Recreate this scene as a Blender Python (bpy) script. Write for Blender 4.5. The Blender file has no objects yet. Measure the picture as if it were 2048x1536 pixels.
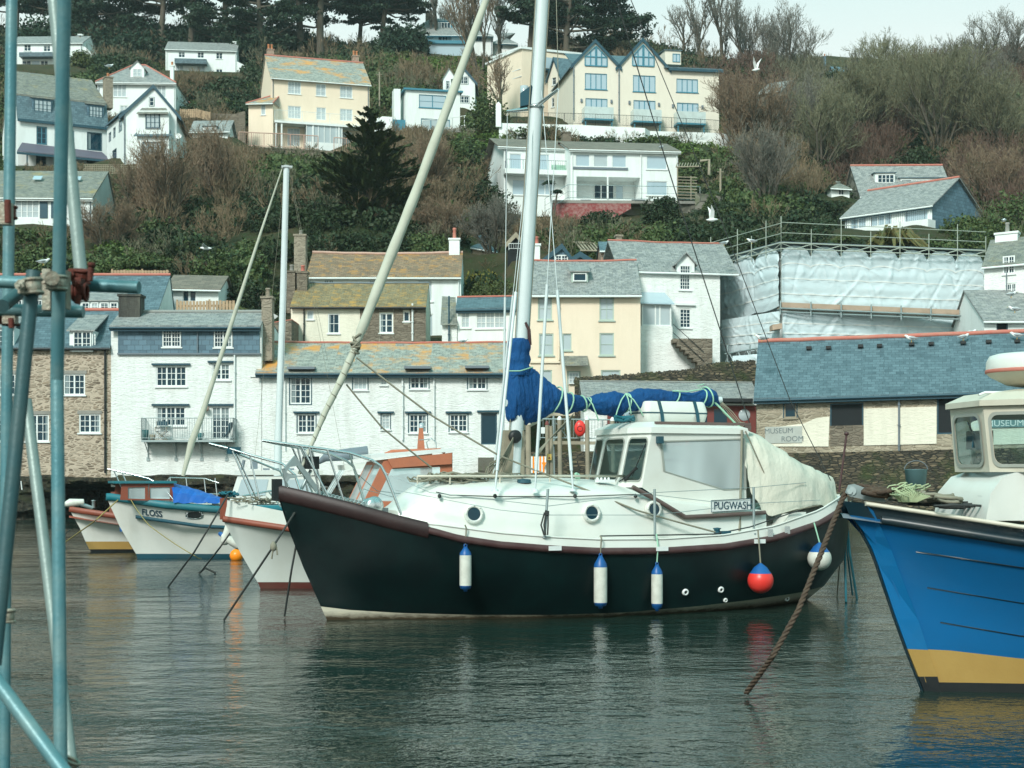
import bpy,math,random
import numpy as np
from mathutils import Vector,Matrix
rnd=random.Random(7)
SC=bpy.context.scene
COL=SC.collection
R=math.radians
# ---------------------------------------------------------------- camera, sky, sun, exposure
F,H,HY=3100.0,2.35,945.0
cam=bpy.data.objects.new('camera',bpy.data.cameras.new('camera'))
COL.objects.link(cam);SC.camera=cam
cam.location=(0,0,H);cam.rotation_euler=(R(90),0,0)
cam.data.sensor_width=36.0;cam.data.lens=F/2048*36.0
cam.data.shift_y=(HY-768)/2048
cam.data.clip_start=0.3;cam.data.clip_end=3000
cam.data.dof.use_dof=True;cam.data.dof.focus_distance=26;cam.data.dof.aperture_fstop=6.3
SUN_EL,SUN_AZ=R(38),R(203)
w=bpy.data.worlds.new('World');SC.world=w;w.use_nodes=True
nt=w.node_tree;nt.nodes.clear()
wo=nt.nodes.new('ShaderNodeOutputWorld');bg=nt.nodes.new('ShaderNodeBackground')
sky=nt.nodes.new('ShaderNodeTexSky');sky.sky_type='NISHITA';sky.sun_disc=False
sky.sun_elevation=SUN_EL;sky.sun_rotation=SUN_AZ;sky.air_density=1.0;sky.dust_density=3.0
mx=nt.nodes.new('ShaderNodeMix');mx.data_type='RGBA';mx.inputs[0].default_value=0.9
tc=nt.nodes.new('ShaderNodeTexCoord');nz=nt.nodes.new('ShaderNodeTexNoise');nz.inputs['Scale'].default_value=1.6;nz.inputs['Detail'].default_value=5
cr=nt.nodes.new('ShaderNodeValToRGB')
cr.color_ramp.elements[0].position=0.3;cr.color_ramp.elements[0].color=(3.85,4.45,4.2,1)
cr.color_ramp.elements[1].position=0.75;cr.color_ramp.elements[1].color=(4.35,4.85,4.5,1)
mp=nt.nodes.new('ShaderNodeMapping');mp.inputs['Scale'].default_value=(1,1,3)
nt.links.new(tc.outputs['Generated'],mp.inputs[0]);nt.links.new(mp.outputs[0],nz.inputs['Vector'])
nt.links.new(nz.outputs['Fac'],cr.inputs[0])
gz_=nt.nodes.new('ShaderNodeSeparateXYZ');nt.links.new(tc.outputs['Generated'],gz_.inputs[0]);g2=nt.nodes.new('ShaderNodeValToRGB')
g2.color_ramp.elements[0].position=.26;g2.color_ramp.elements[0].color=(1,1,1,1);g2.color_ramp.elements[1].position=.46;g2.color_ramp.elements[1].color=(.36,.86,.90,1)
m2=nt.nodes.new('ShaderNodeMix');m2.data_type='RGBA';m2.blend_type='MULTIPLY';m2.inputs[0].default_value=1
nt.links.new(gz_.outputs[2],g2.inputs[0]);nt.links.new(cr.outputs[0],m2.inputs[6]);nt.links.new(g2.outputs[0],m2.inputs[7])
nt.links.new(sky.outputs[0],mx.inputs[6]);nt.links.new(m2.outputs[2],mx.inputs[7])
nt.links.new(mx.outputs[2],bg.inputs[0]);bg.inputs[1].default_value=0.1
nt.links.new(bg.outputs[0],wo.inputs[0])
sl=bpy.data.lights.new('sun','SUN');sl.energy=1.7;sl.angle=R(14);sl.color=(1.0,0.985,0.93)
sun=bpy.data.objects.new('sun',sl);COL.objects.link(sun)
sdir=Vector((math.sin(SUN_AZ)*math.cos(SUN_EL),math.cos(SUN_AZ)*math.cos(SUN_EL),math.sin(SUN_EL)))
sun.rotation_euler=sdir.to_track_quat('Z','Y').to_euler()
SC.view_settings.view_transform='Standard';SC.view_settings.look='None'
SC.view_settings.exposure=1.12;SC.view_settings.gamma=1.0
SC.cycles.max_bounces=6;SC.cycles.diffuse_bounces=3;SC.cycles.glossy_bounces=3
SC.cycles.transparent_max_bounces=12;SC.cycles.use_denoising=True
SC.cycles.caustics_reflective=False;SC.cycles.caustics_refractive=False
# ---------------------------------------------------------------- geometry helpers
def P(px,py,d):return Vector(((px-1024)/F*d,d,H-(py-HY)/F*d))
UP=Vector((0,0,1))
class MB:
 """collects polygons and builds one mesh object from them, with metre-true planar UVs"""
 def __init__(s):s.v=[];s.f=[];s.sm=[]
 def poly(s,pts,smooth=False):
  b=len(s.v);s.v+=[tuple(p)for p in pts];s.f.append(tuple(range(b,b+len(pts))));s.sm.append(smooth);return s
 def grid(s,rows,smooth=True,closed=False):
  b=len(s.v);n=len(rows[0])
  for r in rows:s.v+=[tuple(p)for p in r]
  for i in range(len(rows)-1):
   for j in range(n if closed else n-1):
    k=(j+1)%n
    s.f.append((b+i*n+j,b+i*n+k,b+(i+1)*n+k,b+(i+1)*n+j));s.sm.append(smooth)
  return s
 def prism(s,pts,ext,smooth=False):
  ext=Vector(ext);a=[Vector(p)for p in pts];c=[p+ext for p in a];n=len(a)
  s.poly(a[::-1]);s.poly(c)
  for i in range(n):
   j=(i+1)%n;s.poly([a[i],a[j],c[j],c[i]],smooth)
  return s
 def box(s,o,a,b,c):
  o,a,b,c=Vector(o),Vector(a),Vector(b),Vector(c)
  return s.prism([o,o+a,o+a+b,o+b],c)
 def cbox(s,ctr,sx,sy,sz,rz=0.0,tilt=None):
  m=Matrix.Rotation(rz,3,'Z')
  if tilt is not None:m=m@tilt
  a,b,c=m@Vector((sx,0,0)),m@Vector((0,sy,0)),m@Vector((0,0,sz))
  return s.box(Vector(ctr)-(a+b+c)/2,a,b,c)
 def tube(s,pts,r,n=8,cap=True,smooth=True):
  pts=[Vector(p)for p in pts];rr=r if hasattr(r,'__len__')else[r]*len(pts)
  rows=[];prev=None
  for i,p in enumerate(pts):
   t=(pts[min(i+1,len(pts)-1)]-pts[max(i-1,0)])
   if t.length<1e-9:t=Vector((0,0,1))
   t.normalize()
   if prev is None:
    x=t.orthogonal().normalized()
   else:
    x=prev-t*prev.dot(t)
    x=x.normalized()if x.length>1e-6 else t.orthogonal().normalized()
   prev=x;y=t.cross(x)
   rows.append([p+(x*math.cos(2*math.pi*k/n)+y*math.sin(2*math.pi*k/n))*rr[i]for k in range(n)])
  s.grid(rows,smooth,True)
  if cap:s.poly(rows[0][::-1]);s.poly(rows[-1])
  return s
 def lathe(s,o,prof,n=20,ax=UP,smooth=True):
  ax=Vector(ax).normalized();x=ax.orthogonal().normalized();y=ax.cross(x);o=Vector(o)
  rows=[[o+ax*h+(x*math.cos(2*math.pi*k/n)+y*math.sin(2*math.pi*k/n))*max(r,1e-4)for k in range(n)]for r,h in prof]
  s.grid(rows,smooth,True);return s
 def ring(s,ctr,ax,R0,r,n=24,m=8):
  ax=Vector(ax).normalized();x=ax.orthogonal().normalized();y=ax.cross(x);ctr=Vector(ctr)
  rows=[]
  for i in range(n+1):
   a=2*math.pi*i/n;d=x*math.cos(a)+y*math.sin(a)
   rows.append([ctr+d*(R0+r*math.cos(2*math.pi*k/m))+ax*r*math.sin(2*math.pi*k/m)for k in range(m)])
  s.grid(rows,True,True);return s
 def build(s,name,mat,parent=None,root=None,weld=False):
  off=Vector((0,0,0))
  if parent is not None:
   q=parent
   while q is not None:off=off+q.location;q=q.parent
  me=bpy.data.meshes.new(name)
  vv=np.array(s.v,dtype=np.float64).reshape(-1,3)-np.array(off)
  me.from_pydata(vv.tolist(),[],s.f)
  me.polygons.foreach_set('use_smooth',s.sm)
  auto_uv(me,np.array(off))
  if weld:
   import bmesh
   bm=bmesh.new();bm.from_mesh(me);bmesh.ops.remove_doubles(bm,verts=bm.verts,dist=0.0005);bmesh.ops.recalc_face_normals(bm,faces=bm.faces);bm.to_mesh(me);bm.free()
  me.materials.append(mat);me.update()
  o=bpy.data.objects.new(name,me);COL.objects.link(o)
  if parent is not None:o.parent=parent
  return o
def auto_uv(me,off):
 uvl=me.uv_layers.new(name='UVMap')
 n=len(me.loops)
 if n==0:return
 co=np.empty(len(me.vertices)*3);me.vertices.foreach_get('co',co);co=co.reshape(-1,3)+off
 vi=np.empty(n,dtype=np.int64);me.loops.foreach_get('vertex_index',vi)
 pn=np.empty(len(me.polygons)*3);me.polygons.foreach_get('normal',pn);pn=pn.reshape(-1,3)
 lt=np.empty(len(me.polygons),dtype=np.int64);me.polygons.foreach_get('loop_total',lt)
 N=np.repeat(pn,lt,axis=0)
 U=np.stack([-N[:,1],N[:,0],np.zeros(n)],1);L=np.linalg.norm(U,axis=1)
 flat=L<0.15
 U[flat]=(1,0,0);L[flat]=1;U/=L[:,None]
 neg=U[:,0]<0;U[neg]*=-1
 V=np.cross(N,U);V[V[:,2]<0]*=-1
 V[flat]=(0,1,0)
 p=co[vi]
 uv=np.stack([(p*U).sum(1),(p*V).sum(1)],1)
 uvl.data.foreach_set('uv',uv.ravel())
def tag(o,label=None,cat=None,group=None,kind=None):
 if label:o['label']=label
 if cat:o['category']=cat
 if group:o['group']=group
 if kind:o['kind']=kind
 return o
def thing(name,loc,label,cat,group=None):
 o=bpy.data.objects.new(name,None);o.empty_display_size=0.3;COL.objects.link(o);o.location=loc
 return tag(o,label,cat,group)
def copy_tree(o,loc=None,label=None,rz=None,sc=None,parent=None):
 c=o.copy();COL.objects.link(c)
 if parent is not None:c.parent=parent
 for ch in list(o.children):copy_tree(ch,parent=c)
 if loc is not None:c.location=loc
 if label:c['label']=label
 if rz is not None:c.rotation_euler=(0,0,rz)
 if sc is not None:c.scale=(sc,sc,sc)if not hasattr(sc,'__len__')else sc
 return c
# ---------------------------------------------------------------- materials
class NT:
 def __init__(s,name,rough=0.6,spec=0.4,metal=0.0):
  s.m=bpy.data.materials.new(name);s.m.use_nodes=True;s.t=s.m.node_tree
  s.b=s.t.nodes['Principled BSDF'];s.b.inputs['Roughness'].default_value=rough
  s.b.inputs['Specular IOR Level'].default_value=spec;s.b.inputs['Metallic'].default_value=metal
  s.uvn=None;s.gen=None
 def n(s,typ,**kw):
  x=s.t.nodes.new(typ)
  for k,v in kw.items():setattr(x,k,v)
  return x
 def L(s,a,b):s.t.links.new(a,b)
 def pos(s,scale=(1,1,1)):
  g=s.n('ShaderNodeNewGeometry');m=s.n('ShaderNodeMapping');m.inputs['Scale'].default_value=scale
  s.L(g.outputs['Position'],m.inputs[0]);return m.outputs[0]
 def uv(s,scale=(1,1,1)):
  g=s.n('ShaderNodeUVMap');m=s.n('ShaderNodeMapping');m.inputs['Scale'].default_value=scale
  s.L(g.outputs[0],m.inputs[0]);return m.outputs[0]
 def noise(s,vec,scale,detail=4,rough=0.55):
  x=s.n('ShaderNodeTexNoise');x.inputs['Scale'].default_value=scale;x.inputs['Detail'].default_value=detail
  x.inputs['Roughness'].default_value=rough;s.L(vec,x.inputs['Vector']);return x.outputs['Fac']
 def ramp(s,fac,stops):
  x=s.n('ShaderNodeValToRGB');e=x.color_ramp.elements
  e[0].position=stops[0][0];e[0].color=(*stops[0][1],1)if hasattr(stops[0][1],'__len__')else(stops[0][1],)*3+(1,)
  for i,(p,c)in enumerate(stops[1:]):
   y=e[1]if i==0 else e.new(p)
   y.position=p;y.color=(*c,1)if hasattr(c,'__len__')else(c,c,c,1)
  s.L(fac,x.inputs[0]);return x.outputs[0]
 def mix(s,fac,a,b,typ='MIX'):
  x=s.n('ShaderNodeMix',data_type='RGBA',blend_type=typ)
  for i,v in((0,fac),(6,a),(7,b)):
   if isinstance(v,bpy.types.NodeSocket):s.L(v,x.inputs[i])
   elif i==0:x.inputs[0].default_value=v
   else:x.inputs[i].default_value=(*v,1)
  return x.outputs[2]
 def math(s,op,a,b=0.5):
  x=s.n('ShaderNodeMath',operation=op)
  for i,v in((0,a),(1,b)):
   if isinstance(v,bpy.types.NodeSocket):s.L(v,x.inputs[i])
   else:x.inputs[i].default_value=v
  return x.outputs[0]
 def bump(s,h,strength=0.3,dist=0.02):
  x=s.n('ShaderNodeBump');x.inputs['Strength'].default_value=strength;x.inputs['Distance'].default_value=dist
  s.L(h,x.inputs['Height']);s.L(x.outputs[0],s.b.inputs['Normal']);return x
 def color(s,c):
  if isinstance(c,bpy.types.NodeSocket):s.L(c,s.b.inputs['Base Color'])
  else:s.b.inputs['Base Color'].default_value=(*c,1)
  return s
def hx(r,g,b):
 """sRGB 0-255 to linear"""
 f=lambda c:(c/255/12.92)if c<=10 else((c/255+0.055)/1.055)**2.4
 return(f(r),f(g),f(b))
def vary(c,k):return tuple(max(0,min(1,x*k))for x in c)
def m_paint(name,c,rough=0.45,spec=0.4,dirt=0.25,dcol=(0.12,0.10,0.07),scale=1.5,bump=0.1,bscale=30,metal=0.0):
 s=NT(name,rough,spec,metal);p=s.pos()
 n1=s.noise(p,scale,6,0.65);f=s.math('MULTIPLY',s.ramp(n1,[(0.42,0.0),(0.75,1.0)]),dirt)
 n2=s.noise(p,scale*6,3)
 col=s.mix(s.math('MULTIPLY',n2,0.3),c,vary(c,0.78))
 s.color(s.mix(f,col,dcol))
 if bump:s.bump(s.noise(p,bscale,3),bump,0.01)
 return s.m
def m_wash(name,c,rough=0.85,stone=0.5,dirt=0.35,dcol=(0.25,0.24,0.19),blocks=True):
 """limewashed rubble or render: painted courses with soft stone relief and rain dirt"""
 s=NT(name,rough,0.2);u=s.uv()
 um=s.uv((1,2.6,1))
 n0=s.noise(um,2.4,3,0.6);n1=s.noise(um,7,4,0.6)
 d=s.noise(s.uv((1.6,0.28,1)),1.1,6,0.7)
 f=s.math('MULTIPLY',s.ramp(d,[(0.45,0.0),(0.78,1.0)]),dirt)
 rel=s.ramp(n1,[(0.30,0.0),(0.46,1.0)])
 col=s.mix(s.math('MULTIPLY',s.math('SUBTRACT',1.0,rel),0.28*stone),c,vary(c,0.45))
 col=s.mix(s.math('MULTIPLY',n0,0.2),col,vary(c,0.8))
 s.color(s.mix(f,col,dcol))
 s.bump(s.math('ADD',s.math('MULTIPLY',n1,1.0),n0),0.9*stone,0.06)
 return s.m
def m_slate(name,c1,c2,c3=None,lich=None,lamt=0.0,bw=0.28,bh=0.17,rough=0.62,lscale=0.45,mott=0.0,mcol=(0.35,0.36,0.30)):
 s=NT(name,rough,0.4);u=s.uv()
 b=s.n('ShaderNodeTexBrick');b.offset=0.5;s.L(u,b.inputs['Vector'])
 b.inputs['Scale'].default_value=1.0;b.inputs['Brick Width'].default_value=bw;b.inputs['Row Height'].default_value=bh
 b.inputs['Mortar Size'].default_value=0.011;b.inputs['Mortar Smooth'].default_value=0.2;b.inputs['Bias'].default_value=0.0
 b.inputs['Color1'].default_value=(*vary(c1,.75),1);b.inputs['Color2'].default_value=(*vary(c2,1.1),1);b.inputs['Mortar'].default_value=(*vary(c1,0.22),1)
 col=b.outputs['Color']
 n=s.noise(s.uv(),1.3,5,0.65)
 col=s.mix(s.math('MULTIPLY',n,0.55),col,vary(c2,0.6),'MIX')
 if mott:
  m=s.noise(s.uv(),3.2,6,0.75);col=s.mix(s.math('MULTIPLY',s.ramp(m,[(0.45,0.0),(0.62,1.0)]),mott),col,mcol)
 if lich:
  l=s.noise(s.uv((1,1.6,1)),lscale,8,0.72)
  col=s.mix(s.ramp(l,[(0.62-lamt*0.3,0.0),(0.74-lamt*0.3,0.9)]),col,lich)
 s.color(col)
 s.bump(s.math('ADD',b.outputs['Fac'],s.math('MULTIPLY',s.noise(s.uv(),9,3),-0.6)),-0.5,0.03)
 return s.m
def m_rubble(name,c1,c2,mortar,sc=3.0,flat=2.2,mw=0.09,moss=None,rough=0.9,msm=0.06):
 s=NT(name,rough,0.2);u=s.uv((1,flat,1))
 w_=s.noise(s.uv(),2.5,3);mm=s.n('ShaderNodeMix',data_type='VECTOR')
 vadd=s.n('ShaderNodeVectorMath',operation='ADD');vs=s.n('ShaderNodeVectorMath',operation='SCALE');vs.inputs['Scale'].default_value=0.35
 cx=s.n('ShaderNodeCombineXYZ');s.L(w_,cx.inputs[0]);s.L(w_,cx.inputs[1]);s.L(cx.outputs[0],vs.inputs[0])
 s.L(u,vadd.inputs[0]);s.L(vs.outputs[0],vadd.inputs[1])
 v=s.n('ShaderNodeTexVoronoi',feature='DISTANCE_TO_EDGE');v.inputs['Scale'].default_value=sc;s.L(vadd.outputs[0],v.inputs['Vector'])
 vc=s.n('ShaderNodeTexVoronoi',feature='F1');vc.inputs['Scale'].default_value=sc;s.L(vadd.outputs[0],vc.inputs['Vector'])
 sep=s.n('ShaderNodeSeparateColor');s.L(vc.outputs['Color'],sep.inputs[0])
 stone=s.mix(sep.outputs[0],c1,c2)
 stone=s.mix(s.math('MULTIPLY',s.noise(s.uv(),14,4),0.5),stone,vary(c2,0.5))
 e=s.ramp(v.outputs['Distance'],[(mw,0.0),(mw+msm,1.0)])
 big=s.ramp(sep.outputs[1],[(0.35,0.35),(0.55,1.0)])
 col=s.mix(s.math('MULTIPLY',e,big),mortar,stone)
 if moss:
  l=s.noise(s.pos(),0.7,7,0.7);col=s.mix(s.ramp(l,[(0.5,0.0),(0.68,0.85)]),col,moss)
 s.color(col);s.bump(s.math('ADD',e,s.math('MULTIPLY',s.noise(s.uv(),12,3),0.5)),0.8,0.05)
 return s.m
def m_leaf(name,a,b,c=None,rough=0.6,scale=0.9,obj=0.25,spec=0.25):
 s=NT(name,rough,spec)
 n1=s.noise(s.pos(),scale,4,0.6);oi=s.n('ShaderNodeObjectInfo')
 f=s.math('ADD',s.math('MULTIPLY',s.ramp(n1,[(0.3,0.0),(0.7,1.0)]),1-obj),s.math('MULTIPLY',oi.outputs['Random'],obj))
 hi=s.noise(s.pos(),7.0,2)
 col=s.mix(f,a,b)
 if c:col=s.mix(s.ramp(hi,[(0.5,0.0),(0.68,0.8)]),col,c)
 s.color(col);return s.m
M={}
WHITE=(0.80,0.84,0.80)
M['white']=m_wash('white_render',(0.78,0.83,0.81),stone=0.08,dirt=0.22)
M['whitewash']=m_wash('whitewashed_rubble',(0.80,0.83,0.80),stone=0.8,dirt=0.3)
M['cream']=m_wash('cream_render',(0.80,0.68,0.53),stone=0.06,dirt=0.2,dcol=(.45,.38,.25))
M['cream2']=m_wash('pale_cream_render',(0.75,0.69,0.58),stone=0.05,dirt=0.2,dcol=(.42,.38,.28))
M['ivory']=m_wash('ivory_limewash',(0.78,0.75,0.62),stone=0.5,dirt=0.25)
M['putty']=m_wash('putty_render',(0.62,0.55,0.42),stone=0.35,dirt=0.5)
M['trim']=m_paint('white_joinery',(0.78,0.82,0.80),0.4,dirt=0.12,bump=0)
M['trimgreen']=m_paint('sage_joinery',(0.42,0.52,0.45),0.5,dirt=0.12,bump=0)
M['navy']=m_paint('dark_blue_joinery',(0.018,0.07,0.10),0.45,dirt=0.1,bump=0)
M['tealtrim']=m_paint('teal_blue_joinery',(0.05,0.22,0.30),0.4,dirt=0.1,bump=0)
M['lead']=m_paint('lead_sheet',(0.16,0.2,0.23),0.5,dirt=0.3)
M['black']=m_paint('black_iron',(0.012,0.016,0.018),0.5,dirt=0.1,bump=0)
M['netting']=m_paint('net_curtain_behind_glass',(0.20,0.26,0.27),0.3,spec=0.5,dirt=0.1,bump=0)
M['dark']=m_paint('dark_interior',(0.008,0.012,0.014),0.8,dirt=0.0,bump=0)
M['glass']=m_paint('dark_window_glass',(0.005,0.035,0.055),0.08,spec=0.4,dirt=0.0,bump=0)
M['curtain']=m_paint('curtained_window_glass',(0.42,0.50,0.52),0.12,spec=0.6,dirt=0.1,bump=0)
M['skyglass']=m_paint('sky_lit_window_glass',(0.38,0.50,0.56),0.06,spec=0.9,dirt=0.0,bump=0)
M['slateblue']=m_slate('blue_slate',(0.075,0.130,0.158),(0.115,0.182,0.21),bw=0.36,bh=0.22,mott=0.25,mcol=(0.16,0.25,0.29))
M['slatehang']=m_slate('hung_slate',(0.085,0.16,0.215),(0.12,0.215,0.275),bw=0.40,bh=0.26,mott=0.2,mcol=(0.15,0.24,0.28))
M['slategrey']=m_slate('grey_slate',(0.205,0.222,0.225),(0.30,0.31,0.305),bw=0.34,bh=0.2,mott=0.5,mcol=(0.42,0.42,0.37))
M['slatelich']=m_slate('lichened_grey_slate',(0.24,0.26,0.24),(0.33,0.35,0.31),lich=(0.60,0.27,0.05),lamt=0.40,bw=0.32,bh=0.19,mott=0.6,mcol=(0.42,0.43,0.36),lscale=0.33)
M['sliteorg']=m_slate('rust_lichen_slate',(0.19,0.125,0.085),(0.33,0.21,0.125),lich=(0.46,0.22,0.045),lamt=0.34,bw=0.32,bh=0.2,lscale=0.9,mott=0.6,mcol=(0.20,0.17,0.11))
M['slateolive']=m_slate('mossy_slate',(0.15,0.165,0.155),(0.25,0.255,0.225),lich=(0.30,0.24,0.10),lamt=0.2,bw=0.3,bh=0.19,mott=0.6,mcol=(0.26,0.255,0.19),lscale=0.5)
M['goldslate']=m_slate('gold_lichen_slate',(0.19,0.145,0.075),(0.32,0.225,0.10),lich=(0.46,0.25,0.05),lamt=0.34,bw=0.32,bh=0.2,lscale=0.9,mott=0.7,mcol=(0.20,0.195,0.13))
M['felt']=m_slate('brown_felt_tiles',(0.17,0.14,0.11),(0.22,0.18,0.14),bw=0.6,bh=0.3,mott=0.3,mcol=(0.26,0.24,0.19))
M['ridge']=m_paint('terracotta_ridge',(0.50,0.16,0.12),0.8,dirt=0.35,dcol=(0.4,0.35,0.25))
M['ridgegrey']=m_paint('grey_ridge',(0.25,0.27,0.26),0.8,dirt=0.35,dcol=(0.4,0.35,0.25))
M['terracotta']=m_paint('terracotta',(0.55,0.22,0.10),0.8,dirt=0.3)
M['rubble']=m_rubble('tan_rubble_stone',(0.14,0.11,0.08),(0.37,0.29,0.21),(0.48,0.40,0.31),sc=2.9,flat=3.0,mw=0.10)
M['blackstone']=m_wash('soot_black_render',(.05,.05,.045),stone=.4,dirt=.6,dcol=(.2,.2,.16))
M['rubble2']=m_rubble('grey_brown_rubble',(0.10,0.085,0.065),(0.30,0.26,0.2),(0.2,0.17,0.13),sc=2.6,flat=2.8,mw=0.04)
M['quaystone']=m_rubble('quay_stone',(0.05,0.045,0.035),(0.25,0.20,0.13),(0.035,0.035,0.03),sc=2.7,flat=3.6,mw=0.05,moss=(0.05,0.07,0.025))
M['museumstone']=m_rubble('grey_tan_masonry',(0.22,0.185,0.13),(0.45,0.39,0.29),(0.42,0.37,0.28),sc=2.6,flat=3.4,mw=0.05)
M['chimstone']=m_rubble('chimney_stone',(0.22,0.19,0.15),(0.42,0.36,0.28),(0.3,0.26,0.2),sc=3,flat=2)
M['brick']=m_rubble('old_brick',(0.35,0.16,0.12),(0.5,0.27,0.2),(0.4,0.32,0.25),sc=5,flat=2)
M['rock']=m_rubble('dark_rock',(0.012,0.013,0.011),(0.07,0.06,0.04),(0.02,0.02,0.016),sc=0.9,flat=1.6,mw=0.02,moss=(0.045,0.05,0.02))
M['palerock']=m_rubble('pale_rock',(0.18,0.17,0.14),(0.34,0.31,0.26),(0.1,0.1,0.08),sc=0.7,flat=1.4,mw=0.02,moss=(0.09,0.12,0.05))
M['concrete']=m_paint('concrete',(0.30,0.29,0.26),0.9,dirt=0.5,dcol=(0.1,0.1,0.08),bump=0.4)
M['timber']=m_paint('weathered_timber',(0.34,0.30,0.22),0.85,dirt=0.5,bump=0.3)
M['fence']=m_paint('tan_fence_boards',(0.45,0.32,0.20),0.85,dirt=0.4,bump=0.3)
M['redpaint']=m_paint('flaking_red_paint',(0.24,0.045,0.045),0.8,dirt=0.75,dcol=(0.42,0.34,0.3),scale=5)
M['steel']=m_paint('stainless_steel',(0.62,0.66,0.66),0.22,spec=0.6,dirt=0.1,bump=0,metal=0.9)
M['galv']=m_paint('galvanised_steel',(0.36,0.43,0.43),0.45,spec=0.5,dirt=0.45,dcol=(0.2,0.28,0.28),bump=0.05,metal=0.5)
M['alu']=m_paint('painted_mast_alloy',(0.62,0.69,0.69),0.32,dirt=0.2,dcol=(0.4,0.46,0.46),bump=0.0,scale=3)
M['rail']=m_paint('pale_pink_rail',(0.52,0.33,0.26),0.6,bump=0)
M['orange']=m_paint('orange_plastic',(0.95,0.27,0.01),0.35,dirt=0.05,bump=0)
M['red']=m_paint('red_vinyl',(0.80,0.045,0.035),0.35,dirt=0.12,bump=0.0)
M['gullwhite']=m_paint('white_feathers',(0.80,0.82,0.80),0.8,dirt=0.05,bump=0)
M['gullgrey']=m_paint('grey_feathers',(0.36,0.40,0.42),0.8,dirt=0.05,bump=0)
M['beak']=m_paint('yellow_beak',(0.7,0.42,0.05),0.5,dirt=0,bump=0)
# ---------------------------------------------------------------- buildings
LIM=[]
CTRL=[]
FOOT=[]
class Fac:
 """a vertical facade plane between two image columns at given depths; k = slope of a leaning eave"""
 def __init__(s,x0,d0,x1,d1,k=0.0):
  s.A=Vector(((x0-1024)/F*d0,d0,0));B=Vector(((x1-1024)/F*d1,d1,0))
  s.U=(B-s.A);s.L=s.U.length;s.U.normalize();s.N=Vector((s.U.y,-s.U.x,0));s.k=k
 def uz(s,px,py,o=0.0):
  dr=Vector(((px-1024)/F,1,0));t=(s.A.dot(s.N)+o)/dr.dot(s.N);X=dr*t
  u=(X-s.A).dot(s.U);return u,H-(py-HY)/F*t-s.k*u
 def W(s,u,z,o=0.0):
  p=s.A+s.U*u+s.N*o;return Vector((p.x,p.y,z+s.k*u))
def quad_uz(mb,f,u0,z0,u1,z1,o):mb.poly([f.W(u0,z0,o),f.W(u1,z0,o),f.W(u1,z1,o),f.W(u0,z1,o)])
def bar(mb,f,u0,z0,u1,z1,o0,o1):
 mb.box(f.W(u0,z0,o0),f.W(u1,z0,o0)-f.W(u0,z0,o0),UP*(z1-z0),f.N*(o1-o0))
def window(parent,f,u0,z0,u1,z1,cas=2,cols=2,rows=3,opt='s',fr='trim',pane='glass',o=0.0,deep=True,fw=0.06,name='window'):
 """frame with casements and glazing bars; pane, sill and lintel are its own pieces"""
 base=o-(0.09 if 'p' not in opt else-0.012)
 mb=MB();t0,t1=base,base+0.06
 fw=min(fw,(u1-u0)*0.14)
 bar(mb,f,u0,z0,u0+fw,z1,t0,t1);bar(mb,f,u1-fw,z0,u1,z1,t0,t1)
 bar(mb,f,u0+fw,z0,u1-fw,z0+fw,t0,t1-.003);bar(mb,f,u0+fw,z1-fw,u1-fw,z1,t0,t1-.003)
 iu0,iu1,iz0,iz1=u0+fw,u1-fw,z0+fw,z1-fw
 cw=(iu1-iu0)/cas;mt=min(0.028,fw*0.5)
 for c in range(cas):
  a,b=iu0+c*cw,iu0+(c+1)*cw
  if c:bar(mb,f,a-fw*.55,iz0,a+fw*.55,iz1,t0+.002,t1-.006)
  e=fw*.55
  for j in range(1,cols):x=a+e*(c>0)+(b-a-e*(c>0)-e*(c<cas-1))*j/cols;bar(mb,f,x-mt/2,iz0,x+mt/2,iz1,t0+.01,t1-.02)
  for j in range(1,rows):z=iz0+(iz1-iz0)*j/rows;bar(mb,f,a+e*(c>0)+.002,z-mt/2,b-e*(c<cas-1)-.002,z+mt/2,t0+.012,t1-.024)
 w_=mb.build(name,M[fr],parent)
 sub=w_ if deep else parent
 g=MB();quad_uz(g,f,u0+.01,z0+.01,u1-.01,z1-.01,base+0.008)
 g.build('pane',M[pane],sub)
 if pane=='glass' and(z1-z0)>.5 and rnd.random()<.55:
  c_=MB();k_=rnd.random();wd=(u1-u0)*(.16+.1*rnd.random())
  if k_<.65:
   quad_uz(c_,f,u0+.02,z0+.02,u0+wd,z1-.02,base+.011)if k_<.3 else quad_uz(c_,f,u1-wd,z0+.02,u1-.02,z1-.02,base+.011)
  else:quad_uz(c_,f,u0+.02,z1-(z1-z0)*(.2+.2*rnd.random()),u1-.02,z1-.02,base+.011)
  c_.build('curtain',M['netting'],sub)
 if 's' in opt:
  b_=MB();bar(b_,f,u0-.07,z0-.07,u1+.07,z0-.002,o-0.03,o+0.08);b_.build('sill',M[fr if fr!='navy' else 'lead'],sub)
 if 'l' in opt:
  b_=MB();bar(b_,f,u0-.2,z1+.04,u1+.2,z1+.13,o-0.02,o+0.14);b_.build('lintel',M['navy'],sub)
 if 'h' in opt:
  b_=MB();bar(b_,f,u0-.08,z1+.003,u1+.08,z1+.18,o-0.02,o+0.02);b_.build('lintel',M['concrete'],sub)
 if 'n' in opt:
  b_=MB();e=.05
  bar(b_,f,u0-e,z0-e,u0-.002,z1+e,base,o+.02);bar(b_,f,u1+.002,z0-e,u1+e,z1+e,base,o+.02)
  bar(b_,f,u0,z0-e,u1,z0-.003,base,o+.018);bar(b_,f,u0,z1+.003,u1,z1+e,base,o+.018)
  b_.build('surround',M['navy'],sub)
 return w_
class House:pass
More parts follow.
